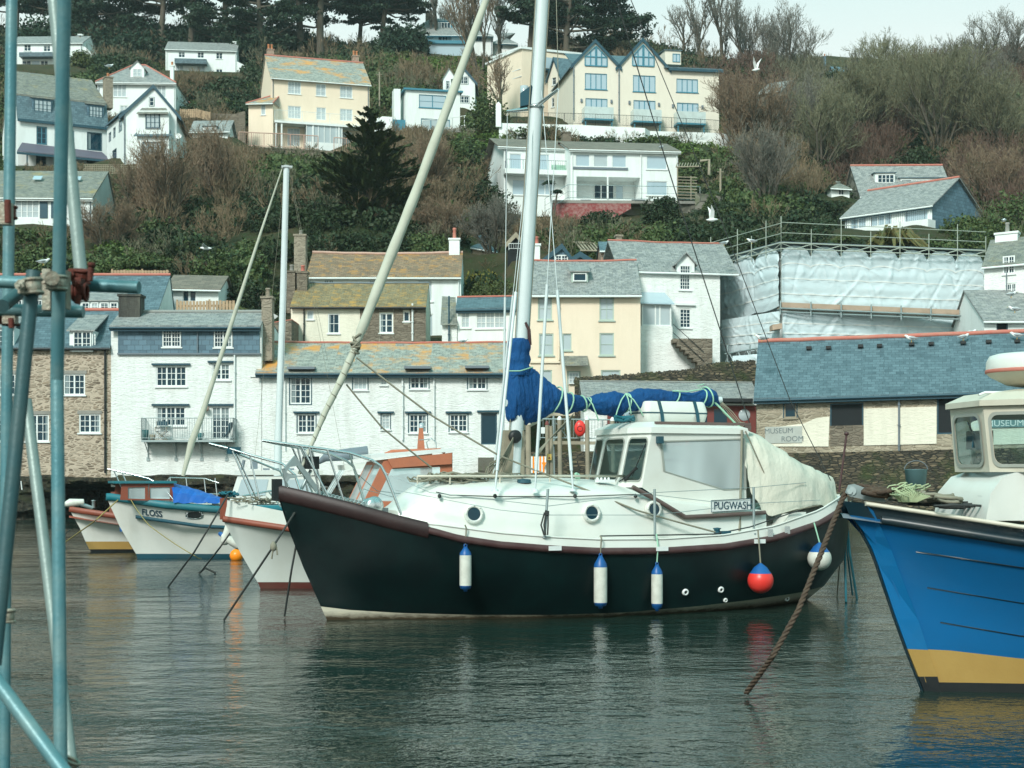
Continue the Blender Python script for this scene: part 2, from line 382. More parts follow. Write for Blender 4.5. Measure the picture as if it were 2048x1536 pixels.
def house(name,label,e0,e1,d0,yb,depth,wall,roof=None,wins=(),d1=None,cat='house',sink=3.0,group=None,clip=True,gut='white',side=None):
 h=House()
 if d1 is None:d1=d0*(HY-e0[1])/(HY-e1[1])
 z0=H-(e0[1]-HY)/F*d0;z1=H-(e1[1]-HY)/F*d1
 f=Fac(e0[0],d0,e1[0],d1);f.k=(z1-z0)/f.L;h.f=f
 zt=z0;zb=f.uz(e0[0],yb)[1];h.zt,h.zb,h.depth=zt,zb,depth
 root=thing(name,f.W(f.L/2,zb),label,cat,group);h.root=root;h.L=f.L
 L=f.L;bot=zb-sink
 # ---- front wall with real openings
 holes=[]
 for w_ in wins:
  x0,y0,x1,y1=w_[:4];o_=w_[7]if len(w_)>7 else 's'
  ua,za=f.uz(x0,(y0+y1)/2)[0],f.uz((x0+x1)/2,y1)[1];ub,zb_=f.uz(x1,(y0+y1)/2)[0],f.uz((x0+x1)/2,y0)[1]
  holes.append((ua,za,ub,zb_,w_))
 cut=[(a,b,c,min(d,zt-0.001))for a,b,c,d,w_ in holes if 'p' not in(w_[7]if len(w_)>7 else 's')]
 deepset={(q[0],q[1])for q in holes if len(q[4])>7 and 'X' in q[4][7]}
 us=sorted({0.0,L}|{min(max(x,0),L)for c in cut for x in(c[0],c[2])});zs=sorted({bot,zt}|{min(max(x,bot),zt)for c in cut for x in(c[1],c[3])})
 mb=MB()
 for i in range(len(us)-1):
  run=None
  for j in range(len(zs)-1):
   a,b,c,d=us[i],us[i+1],zs[j],zs[j+1]
   if b-a<1e-4 or d-c<1e-4:continue
   mu,mz=(a+b)/2,(c+d)/2
   if any(q[0]<mu<q[2]and q[1]<mz<q[3]for q in cut):continue
   quad_uz(mb,f,a,c,b,d,0)
 for a,b,c,d in cut:
  D_=-0.14 if(a,b)not in deepset else-2.3
  for q in([(a,b),(c,b)],[(c,b),(c,d)],[(c,d),(a,d)],[(a,d),(a,b)]):
   mb.poly([f.W(*q[0],0),f.W(*q[1],0),f.W(*q[1],D_),f.W(*q[0],D_)])
  if D_<-1:mb.poly([f.W(a,b,D_),f.W(c,b,D_),f.W(c,d,D_),f.W(a,d,D_)])
 # ---- other walls
 mb.poly([f.W(0,bot),f.W(0,zt),f.W(0,zt,-depth),f.W(0,bot,-depth)])
 mb.poly([f.W(L,bot),f.W(L,bot,-depth),f.W(L,zt,-depth),f.W(L,zt)])
 mb.poly([f.W(0,bot,-depth),f.W(0,zt,-depth),f.W(L,zt,-depth),f.W(L,bot,-depth)])
 h.rz=zt
 if roof:
  kind=roof[0];rm=M[roof[1]];q=roof[2]
  ov=q.get('ov',0.15);oe=q.get('oe',0.25);th=q.get('th',0.09);ridge=q.get('ridge')
  rb=MB();rg=MB();vb=MB()
  if kind in('gable','hip'):
   st=q.get('set',depth/2)
   px,py=q['r'];zr=f.uz(px,py,-st)[1];h.rz=zr;h.set=st
   hi=q.get('hip',depth/2)if kind=='hip' else-ov
   hl,hr=q.get('hips',(hi,hi))
   sl=(zr-zt)/st;ze=zt-sl*oe
   ul,ur=-ov,L+ov
   n_=14;sag=q.get('sag',0.0)
   def zz(u,z):return z-sag*math.sin(math.pi*min(max(u/L,0),1))+(0.012*math.sin(u*2.3)if sag else 0)
   # front and back slopes (top and underside) split so an old ridge can sag
   def slope(o_e,o_r,inv):
    rows=[]
    for z_e,z_r in((ze+th,zr+th),):
     A_=[];B_=[]
     for i in range(n_+1):
      t=i/n_;u_e=ul+(ur-ul)*t;u_r=hl+(L-hr-hl)*t
      A_.append(f.W(u_e,zz(u_e,z_e),o_e));B_.append(f.W(u_r,zz(u_r,z_r),o_r))
     for i in range(n_):
      p=[A_[i],A_[i+1],B_[i+1],B_[i]]
      rb.poly(p if not inv else p[::-1])
      rb.poly([x-UP*th for x in(p[::-1]if not inv else p)])
      e_=[A_[i],A_[i]-UP*th,A_[i+1]-UP*th,A_[i+1]];rb.poly(e_)
     for A1,B1 in((A_[0],B_[0]),(A_[-1],B_[-1])):rb.poly([A1,B1,B1-UP*th,A1-UP*th])
    return A_,B_
   Af,Bf=slope(oe,-st,False);Ab,Bb=slope(-depth-oe,-st,True)
   if kind=='hip':
    for(a,b,c)in((Af[0],Ab[0],Bf[0]),(Af[-1],Ab[-1],Bf[-1])):rb.poly([a,b,c])
    if ridge:
     for a,c in((Af[0],Bf[0]),(Af[-1],Bf[-1]),(Ab[0],Bf[0]),(Ab[-1],Bf[-1])):rg.tube([a+UP*.02,c+UP*.02],0.09,6)
   else:
    for u_ in(0,L):mb.poly([f.W(u_,zt),f.W(u_,zt,-depth),f.W(u_,zr,-st)])
    if q.get('verge'):
     for A1,B1,C1 in((Af[0],Bf[0],Ab[0]),(Af[-1],Bf[-1],Ab[-1])):
      vb.prism([A1+UP*.02,B1+UP*.02,B1-UP*.22,A1-UP*.22],f.U*.04);vb.prism([B1+UP*.02,C1+UP*.02,C1-UP*.22,B1-UP*.22],f.U*.04)
     vb.build('bargeboard',M[q['verge']],root)
   rb.build('roof',rm,root)
   if ridge:
    rg.tube([p+UP*.03 for p in Bf],q.get('rr',0.10),6);rg.build('ridge_tiles',M[ridge],root)
   g_=MB();g_.tube([p+UP*-.13+f.N*.05 for p in(Af[0],Af[-1])],0.06,6);g_.build('gutter',M[gut],root)
   if q.get('fascia'):
    g_=MB();bar(g_,f,-ov,ze-.2-0.0,L+ov,ze-.01,oe-.06,oe-.01);g_.build('fascia',M[q['fascia']],root)
  elif kind=='flat':
   b_=q.get('b',0.15);oo=q.get('oo',0.2);rise=q.get('rise',0.0)
   pts=[f.W(-oo,zt,oo),f.W(L+oo,zt,oo),f.W(L+oo,zt+rise,-depth-oo),f.W(-oo,zt+rise,-depth-oo)]
   pts=[p+UP*.004 for p in pts]
   rb.prism(pts,UP*b_);rb.build('roof',rm,root)
  elif kind=='front':
   first=True
   for(gx0,gx1,px,py)in q['g']:
    u0=f.uz(gx0,e0[1])[0];u1=f.uz(gx1,e0[1])[0];up,zp=f.uz(px,py)
    mb.poly([f.W(u0,zt),f.W(u1,zt),f.W(up,zp)]);mb.poly([f.W(u0,zt,-depth),f.W(up,zp,-depth),f.W(u1,zt,-depth)])
    h.rz=max(h.rz,zp)
    for ua in(u0,u1):
     sg=-1 if ua==u0 else 1;slp=(zp-zt)/abs(up-ua)
     ux=ua+sg*q.get('go',0.3);zx=zt-slp*q.get('go',0.3)
     p=[f.W(ux,zx,ov),f.W(up,zp,ov),f.W(up,zp,-depth-ov),f.W(ux,zx,-depth-ov)]
     p=[x+UP*.01 for x in p]
     rb.prism(p,UP*th)
     if q.get('verge'):
      vb.prism([f.W(ux,zx+th+.03,ov),f.W(up,zp+th+.03,ov),f.W(up,zp-.25,ov),f.W(ux,zx-.25,ov)],f.N*.05)
   rb.build('roof',rm,root)
   if q.get('verge'):vb.build('bargeboard',M[q['verge']],root)
 wallobj=mb.build('wall',M[wall],root);h.wall=wallobj
 if roof and roof[0]in('gable','hip')and d0>95 and f.L>4:
  for u_ in(.16,f.L-.16):
   c_=MB();c_.tube([f.W(u_,zt-.12,.07),f.W(u_,zb-.5,.07)],.045,6);c_.build('downpipe',M['trim' if rnd.random()<.6 else 'lead'],root)
 for a,b,c,d,w_ in holes:
  p=list(w_[4:]);cas,cols,rows=(p+[2,2,3][len(p):])[:3]if len(p)<3 else p[:3]
  opt=p[3]if len(p)>3 else 's'
  if 'X' in opt:continue
  fr=p[4]if len(p)>4 else 'trim';pane=p[5]if len(p)>5 else 'glass'
  window(root,f,a,b,c,d,cas,cols,rows,opt,fr,pane,fw=0.07 if(c-a)>.5 else .05,name='door' if 'D' in opt else 'window')
 CTRL.append(f.W(0,zb,0));CTRL.append(f.W(L,zb,0));CTRL.append(f.W(L/2,zb,1.0));CTRL.append(f.W(0,zb+.6,-depth));CTRL.append(f.W(L,zb+.6,-depth))
 FOOT.append((f,-0.6,L+0.6,-depth-0.8,0.8,clip))
 LIM.append((min(e0[0],e1[0])-4,max(e0[0],e1[0])+4,yb,max(d0,d1)))
 return h
def hbox(h,x0,y0,x1,y1,o0,o1,mat,name,parent=None,mb=None):
 """a box on or in front of a facade, given by its front face in the picture and two distances from the wall"""
 f=h.f;ua,za=f.uz(x0,y1,o1);ub,zb=f.uz(x1,y0,o1)
 m_=mb or MB();bar(m_,f,ua,za,ub,zb,o0,o1)
 if mb is None:return m_.build(name,M[mat],parent or h.root)
def chimney(h,x0,y0,x1,y1,off,mat='chimstone',pots=0,wide=0.8,cap=True,potm='terracotta',poth=0.45):
 f=h.f;ua,zt=f.uz(x0,y0,-off);ub,_=f.uz(x1,y0,-off);zb=f.uz((x0+x1)/2,y1,-off)[1]-0.8
 mb=MB();bar(mb,f,ua,zb,ub,zt-.12,-off-wide,-off)
 if cap:bar(mb,f,ua-.06,zt-.118,ub+.06,zt,-off-wide-.06,-off+.06)
 c=mb.build('chimney',M[mat],h.root)
 if pots:
  p=MB()
  for i in range(pots):
   uu=ua+(ub-ua)*(i+.5)/pots
   p.lathe(f.W(uu,zt,-off-wide/2),[(0.14,0),(0.13,.05),(0.11,poth*.8),(0.14,poth*.85),(0.12,poth),(0.0,poth)],10)
  p.build('chimney_pot',M[potm],c)
 return c
def dormer(h,x0,y0,x1,y1,off,wall='white',roofm='slateblue',top=0.5,back=2.5,wins=(),rise=0.5,oe=.15,fr='trim',flat=False,cheek=None,gable=None,vm=None):
 f=h.f;ua,zb=f.uz(x0,y1,-off);ub,zt=f.uz(x1,y0,-off)
 mb=MB();mb.prism([f.W(ua,zb,-off),f.W(ub,zb,-off),f.W(ub,zt,-off),f.W(ua,zt,-off)],-f.N*back)
 d=mb.build('dormer',M[wall],h.root)
 r_=MB()
 if gable:
  zp=zt+gable;um=(ua+ub)/2
  mb2=MB();mb2.prism([f.W(ua,zt+.002,-off-.002),f.W(ub,zt+.002,-off-.002),f.W(um,zp,-off-.002)],-f.N*back);mb2.build('dormer_gable',M[wall],d)
  for u_,sg in((ua,-1),(ub,1)):
   sl=gable/(um-ua)
   r_.prism([f.W(u_+sg*.15,zt-sl*.15+.01,-off+oe),f.W(um,zp+.01,-off+oe),f.W(um,zp+.01,-off-back),f.W(u_+sg*.15,zt-sl*.15+.01,-off-back)],UP*.07)
 else:
  p=[f.W(ua-.12,zt+.004-oe*rise/back,-off+oe),f.W(ub+.12,zt+.004-oe*rise/back,-off+oe),f.W(ub+.12,zt+rise,-off-back),f.W(ua-.12,zt+rise,-off-back)]
  r_.prism(p,UP*.07)
 r_.build('dormer_roof',M[roofm],d)
 for w_ in wins:
  a,b=f.uz(w_[0],w_[3],-off);c,e=f.uz(w_[2],w_[1],-off);p=w_[4:]
  window(d,f,a,b,c,e,p[0],p[1],p[2],p[3]+'p',p[4]if len(p)>4 else fr,p[5]if len(p)>5 else 'glass',o=-off,deep=False)
 return d
def railing(name,pts,hgt,mat,parent=None,gap=0.11,post=1.5,rr=0.012,top=0.022,rails=2,label=None,cat=None,glass=None,group=None):
 mb=MB();pts=[Vector(p)for p in pts];g=MB()
 for a,b in zip(pts[:-1],pts[1:]):
  L=(b-a).length
  mb.tube([a+UP*hgt,b+UP*hgt],top,6)
  if rails>1:mb.tube([a+UP*.1,b+UP*.1],top*.8,6)
  for k in range(2,rails):mb.tube([a+UP*hgt*(k-1)/(rails-1),b+UP*hgt*(k-1)/(rails-1)],top*.5,5)
  n=max(1,round(L/post))
  for i in range(n+1):p=a.lerp(b,i/n);mb.tube([p,p+UP*hgt],top,6)
  if gap:
   n=max(1,int(L/gap))
   for i in range(1,n):p=a.lerp(b,i/n);mb.tube([p+UP*.1,p+UP*hgt],rr,4,False)
  if glass:g.poly([a+UP*.08,b+UP*.08,b+UP*hgt*.97,a+UP*hgt*.97])
 if parent is None:
  o=thing(name,pts[0],label,cat,group);mb.build('rails',M[mat],o)
 else:o=mb.build(name,M[mat],parent)
 if glass:g.build('glass_panel',M[glass],o)
 return o
def text(s,f,u,z,o,size,mat,parent,name='lettering',font=0,align='LEFT',bold=0.0,xs=1.0,depth=0.004):
 c=bpy.data.curves.new(name,'FONT');c.body=s;c.size=size;c.extrude=depth;c.align_x=align;c.offset=bold
 t=bpy.data.objects.new('t',c);COL.objects.link(t)
 bpy.context.view_layer.update()
 me=bpy.data.meshes.new_from_object(t);bpy.data.objects.remove(t)
 mb=MB();vs=[v.co.copy()for v in me.vertices]
 mb.v=[tuple(f.W(u+v.x*xs,z+v.y,o+v.z))for v in vs];mb.f=[tuple(p.vertices)for p in me.polygons];mb.sm=[False]*len(mb.f)
 return mb.build(name,M[mat],parent)
def wall_run(name,label,pts,thick,mat,cat='wall',cap=None,sinkz=2.0,kind=None):
 """free-standing wall along base points given as (px, y_top, depth) with real heights"""
 top=[P(*p[:3])for p in pts];root=thing(name,top[0]-UP*1,label,cat)
 mb=MB();cb=MB()
 for i,(a,b)in enumerate(zip(top[:-1],top[1:])):
  hb=pts[i][3]if len(pts[i])>3 else 2.0
  n=(b-a);n.z=0;n.normalize();n=Vector((n.y,-n.x,0))
  mb.prism([a,b,b-UP*(hb+sinkz),a-UP*(hb+sinkz)],-n*thick)
  if cap:cb.prism([a+UP*.003+n*.05,b+UP*.003+n*.05,b+UP*.1+n*.05,a+UP*.1+n*.05],-n*(thick+.1))
  CTRL.append(a-UP*hb)
 mb.build('masonry',M[mat],root)
 if cap:cb.build('coping',M[cap],root)
 return root
# ================================================================ the quayside row
B1=79.0
def pipe(h,x,y0,y1,mat,o=0.1,r=0.05,name='downpipe'):
 u,za=h.f.uz(x,y0,o);_,zb=h.f.uz(x,y1,o);m_=MB();m_.tube([h.f.W(u,za,o),h.f.W(u,zb,o)],r,8)
 for t in(.2,.5,.8):m_.tube([h.f.W(u,za+(zb-za)*t,o),h.f.W(u,za+(zb-za)*t+.06,o)],r*1.5,8)
 m_.build(name,M[mat],h.root)
A=house('stone_cottage','rubble stone cottage with slate roof and dormers behind the scaffold poles',(-150,692),(222,692),B1,950,6,'rubble',
 ('gable','slateblue',dict(r=(60,624),set=3.0,ridge='ridge',ov=.0,oe=.2)),
 [(127,748,170,790,2,2,3,'sh'),(158,828,201,866,2,2,3,'sh'),(49,829,98,883,2,2,3,'sh'),(-12,748,31,790,2,2,3,'sh'),(-40,829,10,883,2,2,3,'sh')],gut='black',sink=.25)
dormer(A,139,661,186,703,-.10,'white','slategrey',wins=[(147,663,183,701,2,2,3,'s')],rise=1.0,back=2.6)
dormer(A,-14,655,28,700,-.10,'white','slategrey',wins=[(-8,660,22,696,2,2,3,'s')],rise=1.0,back=2.6)
pipe(A,210,697,946,'black');pipe(A,190,668,690,'trim',r=.03)
Bh=house('slate_hung_cottage','whitewashed cottage with blue slate-hung top floor and small iron balcony',(222,650),(523,650),B1,950,6.5,'whitewash',
 ('gable','slategrey',dict(r=(380,628),set=1.8,ridge='ridgegrey',ov=.0,oe=.35,fascia='navy')),
 [(312,732,373,773,3,2,3,'sl'),(424,727,460,760,2,2,3,'sl'),(312,813,371,852,3,2,3,'sl'),(423,813,460,880,2,2,5,'lD')],gut='navy',sink=.6)
f=Bh.f
mb=MB();up0,z0_=f.uz(236,706,.06);up1,z1_=f.uz(519,652,.06)
wsl=[(324,655,363,695),(427,656,466,696)]
xs=sorted({up0,up1}|{f.uz(x,680,.06)[0]for w_ in wsl for x in(w_[0],w_[2])})
zs=sorted({z0_,z1_}|{f.uz(340,y,.06)[1]for w_ in wsl for y in(w_[1],w_[3])})
for i in range(len(xs)-1):
 for j in range(len(zs)-1):
  um,zm=(xs[i]+xs[i+1])/2,(zs[j]+zs[j+1])/2
  if any(f.uz(w_[0],680,.06)[0]<um<f.uz(w_[2],680,.06)[0]and f.uz(340,w_[3],.06)[1]<zm<f.uz(340,w_[1],.06)[1]for w_ in wsl):continue
  bar(mb,f,xs[i],zs[j],xs[i+1],zs[j+1],.004,.07)
mb.build('slate_hanging',M['slatehang'],Bh.root)
for w_ in wsl:
 a,b=f.uz(w_[0]+1,w_[3]-1,.06);c,e=f.uz(w_[2]-1,w_[1]+1,.06)
 window(Bh.root,f,a,b,c,e,2,3,4,'sp',o=.03)
hbox(Bh,234,706,521,709,.0,.14,'lead','drip_board')
pipe(Bh,395,652,706,'lead',.12,.03);pipe(Bh,469,710,885,'trim',.1,.045)
chimney(Bh,237,588,280,640,1.0,'blackstone',0,1.0)
chimney(Bh,523,592,544,690,.4,'chimstone',1,.8,potm='chimstone')
# balcony
ua,zf=f.uz(283,880,0.9);ub,_=f.uz(466,880,.9)
mb=MB();bar(mb,f,ua,zf-.1,ub,zf,.01,.95);bal=mb.build('balcony',M['galv'],Bh.root)
zr_=f.uz(283,836,.9)[1]-zf
railing('balustrade',[f.W(ua,zf,.02),f.W(ua,zf,.9),f.W(ub,zf,.9),f.W(ub,zf,.02)],zr_,'galv',bal,gap=.12)
mb=MB()
for px in(296,352,403,453):
 u,zb_=f.uz(px,917,.05);mb.tube([f.W(u,zf-.1,.8),f.W(u,zb_+.3,.06)],.03,6);mb.tube([f.W(u,zf-.1,.06),f.W(u,zb_,.06)],.03,6);bar(mb,f,u-.08,zb_-.12,u+.08,zb_+.06,.01,.05)
mb.build('brackets',M['galv'],bal)
# things on the balcony
def on_bal(px,o=.5):u=f.uz(px,879,o)[0];return f.W(u,zf+.004,o)
def pot(name,px,r,hh,mat,label,leaf=True):
 p=on_bal(px);o=thing(name,p,label,'plant pot');m_=MB();m_.lathe(p,[(0,0),(r*.75,0),(r,hh),(r*.85,hh),(r*.8,hh-.04),(0,hh-.04)],14);m_.build('pot',M[mat],o)
 return o,p
M['tealpot']=m_paint('teal_glazed_pot',(.02,.14,.15),.4,bump=0)
pot('plant_pot',290,.19,.52,'tealpot','tall dark teal pot at the left end of the iron balcony')
pot_o,pot_p=pot('plant_pot',305,.15,.28,'timber','low brown pot with a green plant beside the director chair')
pot('plant_pot',401,.17,.36,'tealpot','green bucket-shaped pot in the middle of the iron balcony')
p=on_bal(323);o=thing('director_chair',p,'folding director chair with dark canvas on the iron balcony','chair')
m_=MB()
for dy in(-.2,.2):m_.tube([p+Vector((-.27,dy,0)),p+Vector((.27,dy,.45))],.018,5);m_.tube([p+Vector((.27,dy,0)),p+Vector((-.27,dy,.45))],.018,5);m_.tube([p+Vector((-.3,dy,0)),p+Vector((.3,dy,0))],.018,5)
for dx in(-.28,.28):m_.tube([p+Vector((dx,-.2,.45)),p+Vector((dx,-.2,.65)),p+Vector((dx,.2,.65)),p+Vector((dx,.2,.95))],.018,5)
m_.build('frame',M['timber'],o)
m_=MB();m_.box(p+Vector((-.28,-.2,.44)),(.56,0,0),(0,.4,0),(0,0,.02));m_.build('seat',M['navy'],o)
m_=MB();m_.box(p+Vector((-.28,.19,.74)),(.56,0,0),(0,.02,0),(0,0,.22));m_.build('backrest',M['navy'],o)
p=on_bal(455);o=thing('swing_seat',p,'dark curved seat leaning at the right end of the iron balcony','seat')
m_=MB();rows=[]
for i in range(13):
 t=i/12;a=-1.2+2.5*t;c=p+Vector((-.25+.42*t+.1*math.sin(3*t),0,.12+.75*t**1.4));rows.append([c+Vector((-.06,-.25,0)),c+Vector((-.06,.25,0)),c+Vector((.06,.25,.03)),c+Vector((.06,-.25,.03))])
m_.grid(rows,True,True);m_.poly(rows[0]);m_.poly(rows[-1]);m_.build('shell',M['navy'],o)
u,z=f.uz(413,818,.12);m_=MB();m_.lathe(f.W(u,z-.15,.22),[(0,0),(.12,.05),(.15,.15),(.12,.26),(.04,.33),(0,.33)],14);o=m_.build('buoy',M['rail'],None);tag(o,'small pink buoy hung on the white wall beside the balcony door','buoy')
C=house('long_white_cottage','long whitewashed quayside cottage with orange lichen on its grey slate roof',(524,741),(1040,741),B1,950,7,'whitewash',
 ('gable','slatelich',dict(r=(760,688),set=3.2,ridge='ridge',rr=.06,ov=.28,oe=.35,fascia='navy',sag=.05)),
 [(580,742,622,808,2,2,5,'nD'),(706,753,735,780,1,3,2,'sn','trim','curtain'),(761,752,774,770,1,2,3,'s','trim','curtain'),(820,743,857,778,2,2,3,'sn'),(936,743,973,779,2,2,3,'sn'),
  (595,828,631,866,2,2,3,'sln'),(763,828,780,859,1,2,4,'sln','trim','curtain'),(818,828,854,866,2,2,3,'sln'),(899,828,935,864,2,2,3,'sln'),(962,826,994,889,1,1,1,'lD','navy','glass')],gut='navy',sink=2.5)
for a,b,y in((574,629,737),(808,861,736),(930,978,735)):
 hbox(C,a,y-4,b,y+1,-.35,.5,'lead','window_hood')
pipe(C,805,746,880,'trim');pipe(C,868,746,880,'trim',r=.04);pipe(C,570,752,900,'trim',r=.03)
hbox(C,500,752,560,754,.0,.06,'trim','pipe_run')
# ---- dark rock shelf and sea wall under the row
from mathutils import noise as MN
rk=MB();n=260;rows=[];nj=22
for j in range(nj+1):
 r_=[]
 for i in range(n+1):
  x=-260+(1060+260)*i/n;t=j/nj;X_=(x-1024)/F*B1
  top=948+5*MN.noise(Vector((X_*.5,0,3)))+(4 if 120<x<235 else 0);cave=math.exp(-((x-175)/62)**4)*min(1,max(0,t-.12)*6)
  z=(H-(top-HY)/F*B1)*(1-t)+(-.6)*t
  q=Vector((X_*.55,0,z*1.5));st=MN.fractal(q+Vector((0,7,0)),1.0,2.0,5);led=abs(((z*2.2+.5*MN.noise(Vector((X_*.3,5,0))))%1)-.5)
  d=B1-.25-(1.3*t**.7+.9*st*min(1,t*5)+.35*led*min(1,t*6))+cave*3.4
  if j==0:d=B1+.3
  r_.append(Vector((X_,d,z+.08*MN.noise(Vector((X_*2.1,z*3,1)))*(0<t<1))))
 rows.append(r_)
rk.grid(rows,False);o=rk.build('sea_wall',M['rock'],None);tag(o,'dark weedy rock shelf under the stone and white cottages','sea wall')
# ================================================================ middle of the quay
D=house('cream_house','tall cream house with sash windows and a slate porch behind the mast',(1042,586),(1281,586),86,800,7,'cream',
 ('gable','slategrey',dict(r=(1150,524),set=3.4,ridge='ridge',rr=.06,ov=.05,oe=.3,sag=.06)),
 [(1076,593,1104,640,1,1,2,'s','trimgreen','curtain'),(1199,595,1228,641,1,2,2,'s','trimgreen','curtain'),(1078,667,1107,711,1,1,2,'s','trimgreen','curtain'),(1125,667,1143,701,1,1,1,'s','trimgreen','curtain'),
  (1199,666,1228,711,1,1,2,'s','trimgreen','curtain'),(1080,740,1104,768,1,1,1,'s','trimgreen','curtain'),(1202,740,1241,768,1,2,1,'s','trimgreen','curtain'),(1134,742,1161,792,1,1,1,'D','trimgreen','cream')])
window(D.root,D.f,*D.f.uz(1137,768,.0),*D.f.uz(1158,745,.0),1,3,3,'p','trim','curtain',name='door_light')
dormer(D,1143,543,1176,565,1.0,'trimgreen','slategrey',wins=[(1146,546,1173,563,1,1,1,'')],rise=.55,back=1.6)
mb=MB();ua,za=D.f.uz(1125,732,.7);ub,zb_=D.f.uz(1176,732,.7)
mb.prism([D.f.W(ua,za,.75),D.f.W(ub,za,.75),D.f.W(ub,za+.55,.01),D.f.W(ua,za+.55,.01)],UP*.06);mb.build('porch_roof',M['slateolive'],D.root)
pipe(D,1118,588,720,'cream');hbox(D,1060,722,1120,726,0,.1,'cream','string_pipe')
chimney(D,1066,487,1080,520,3.6,'white',1,.7,potm='ridge')
E=house('tall_white_house','tall whitewashed house with arched dormer window next to the wrapped scaffold',(1272,541),(1440,546),89,800,8,'whitewash',
 ('gable','slategrey',dict(r=(1320,487),set=3.6,ridge='ridge',rr=.05,ov=1.05,oe=.15,sag=.04)),
 [(1359,548,1381,580,1,4,4,'s'),(1359,617,1382,656,1,3,5,'s')],d1=89.5)
dormer(E,1354,527,1389,549,-.12,'white','slategrey',wins=[(1359,531,1381,549,1,4,2,'')],gable=.55,back=3,oe=.2)
hbox(E,1352,607,1391,610,0,.15,'trim','hood_mould')
mb=MB();fE=E.f;a,z1_=fE.uz(1281,650,1.0);b,_=fE.uz(1340,650,1.0);zt_=fE.uz(1300,612,1.0)[1]
bar(mb,fE,a,z1_-.1,b,z1_,.01,1.4)
for uu in(a,b-.08,(a+b)/2-.1,(a+b)/2+.15):bar(mb,fE,uu,z1_+.004,uu+.08,zt_,1.3,1.38)
bar(mb,fE,a+.002,zt_+.003,b-.002,zt_+.08,1.3,1.38);por=mb.build('glazed_porch',M['trim'],E.root)
mb=MB();bar(mb,fE,a+.08,z1_+.004,b-.08,zt_-.004,1.33,1.345);mb.build('pane',M['curtain'],por)
mb=MB();mb.prism([fE.W(a-.1,zt_+.05,1.6),fE.W(b+.15,zt_+.05,1.6),fE.W(b-.1,zt_+.85,.01),fE.W(a-.1,zt_+.85,.01)],UP*.05);mb.build('porch_roof',M['skyglass'],por)
hbox(E,1279,653,1345,766,.01,1.45,'whitewash','plinth')
chimney(E,1233,469,1244,490,4.0,'chimstone',0,.5)
# outside stair
st_=thing('stone_stair',P(1380,760,86),'dark stone steps climbing beside the tall white house','stairs')
mb=MB()
for i in range(9):
 xa=1346+i*8.2;yt=677+i*7.6
 p=P(xa,yt,86.5);q=P(1425,yt,86.5);mb.box(Vector((p.x,86.5,p.z-.22)),(q.x-p.x,0,0),(0,1.5,0),(0,0,.218))
mb.build('treads',M['rubble2'],st_)
mb=MB();mb.tube([P(1346,648,86.4),P(1408,704,86.4)],.02,5);mb.tube([P(1346,665,86.4),P(1408,722,86.4)],.02,5);mb.build('handrail',M['black'],st_)
wl=house('stair_wall_building','plain whitewashed lower wall below the stone steps',(1230,682),(1420,682),87.6,800,1.2,'whitewash',None,[],d1=87.6,cat='wall')
# low slate building with the rubble coping behind
wall_run('retaining_wall','mossy rubble retaining wall topped with upright stones below the cream house',[(1150,764,83,3),(1260,756,83,3),(1375,748,83,3),(1420,735,83,3),(1520,728,83,3)],.6,'quaystone')
cp=thing('coping_stones',P(1330,755,83),'row of mossy upright stones along the top of the retaining wall','stones')
mb=MB()
for i in range(70):
 px=1152+i*5.2;py=np.interp(px,[1150,1260,1375,1420,1520],[764,756,748,735,728]);c_=P(px,py-2-rnd.random()*3,83.2)
 mb.lathe(c_-UP*.25,[(.07,0),(.12+.04*rnd.random(),.12),(.12,.26),(.07,.34+.08*rnd.random()),(0,.37+.08*rnd.random())],7,smooth=False)
mb.build('stones',M['quaystone'],cp)
Fh=house('low_slate_cafe','low building with grey slate roof and dark red doors beside the pontoon',(1168,801),(1519,804),79,893,4,'whitewash',
 ('gable','slategrey',dict(r=(1340,768),set=3.0,ov=.1,oe=.3,ridge='ridgegrey',rr=.04)),[],d1=79)
M['redwood']=m_paint('dark_red_timber',(.17,.035,.03),.6,dirt=.4,bump=.2)
hbox(Fh,1215,812,1512,890,.004,.3,'redwood','timber_front')
for x0 in(1388,1428,1232,1300):
 hbox(Fh,x0,818,x0+26,856,.304,.32,'glass','window')
mb=MB()
for x0 in(1253,1489):u,z=Fh.f.uz(x0,830,.33);mb.lathe(Fh.f.W(u,z,.31),[(0.0,.03),(.26,.03),(.30,0)],20,Fh.f.N)
mb.build('round_window',M['curtain'],Fh.root)
hbox(Fh,1405,797,1506,803,.3,.9,'black','canopy')
gp=MB();u0,z0_=Fh.f.uz(1224,842,.7);u1,z1_=Fh.f.uz(1284,806,.7);gp.prism([Fh.f.W(u0,z0_,.35),Fh.f.W(u1,z0_,.35),Fh.f.W((u0+u1)/2,z1_,.35)],Fh.f.N*.3);gp.build('porch_gable',M['brick'],Fh.root)
gp=MB();gp.lathe(Fh.f.W((u0+u1)/2,z0_+.45,.66),[(0,.02),(.2,.02),(.22,0)],20,Fh.f.N);gp.build('porch_round_window',M['skyglass'],Fh.root)
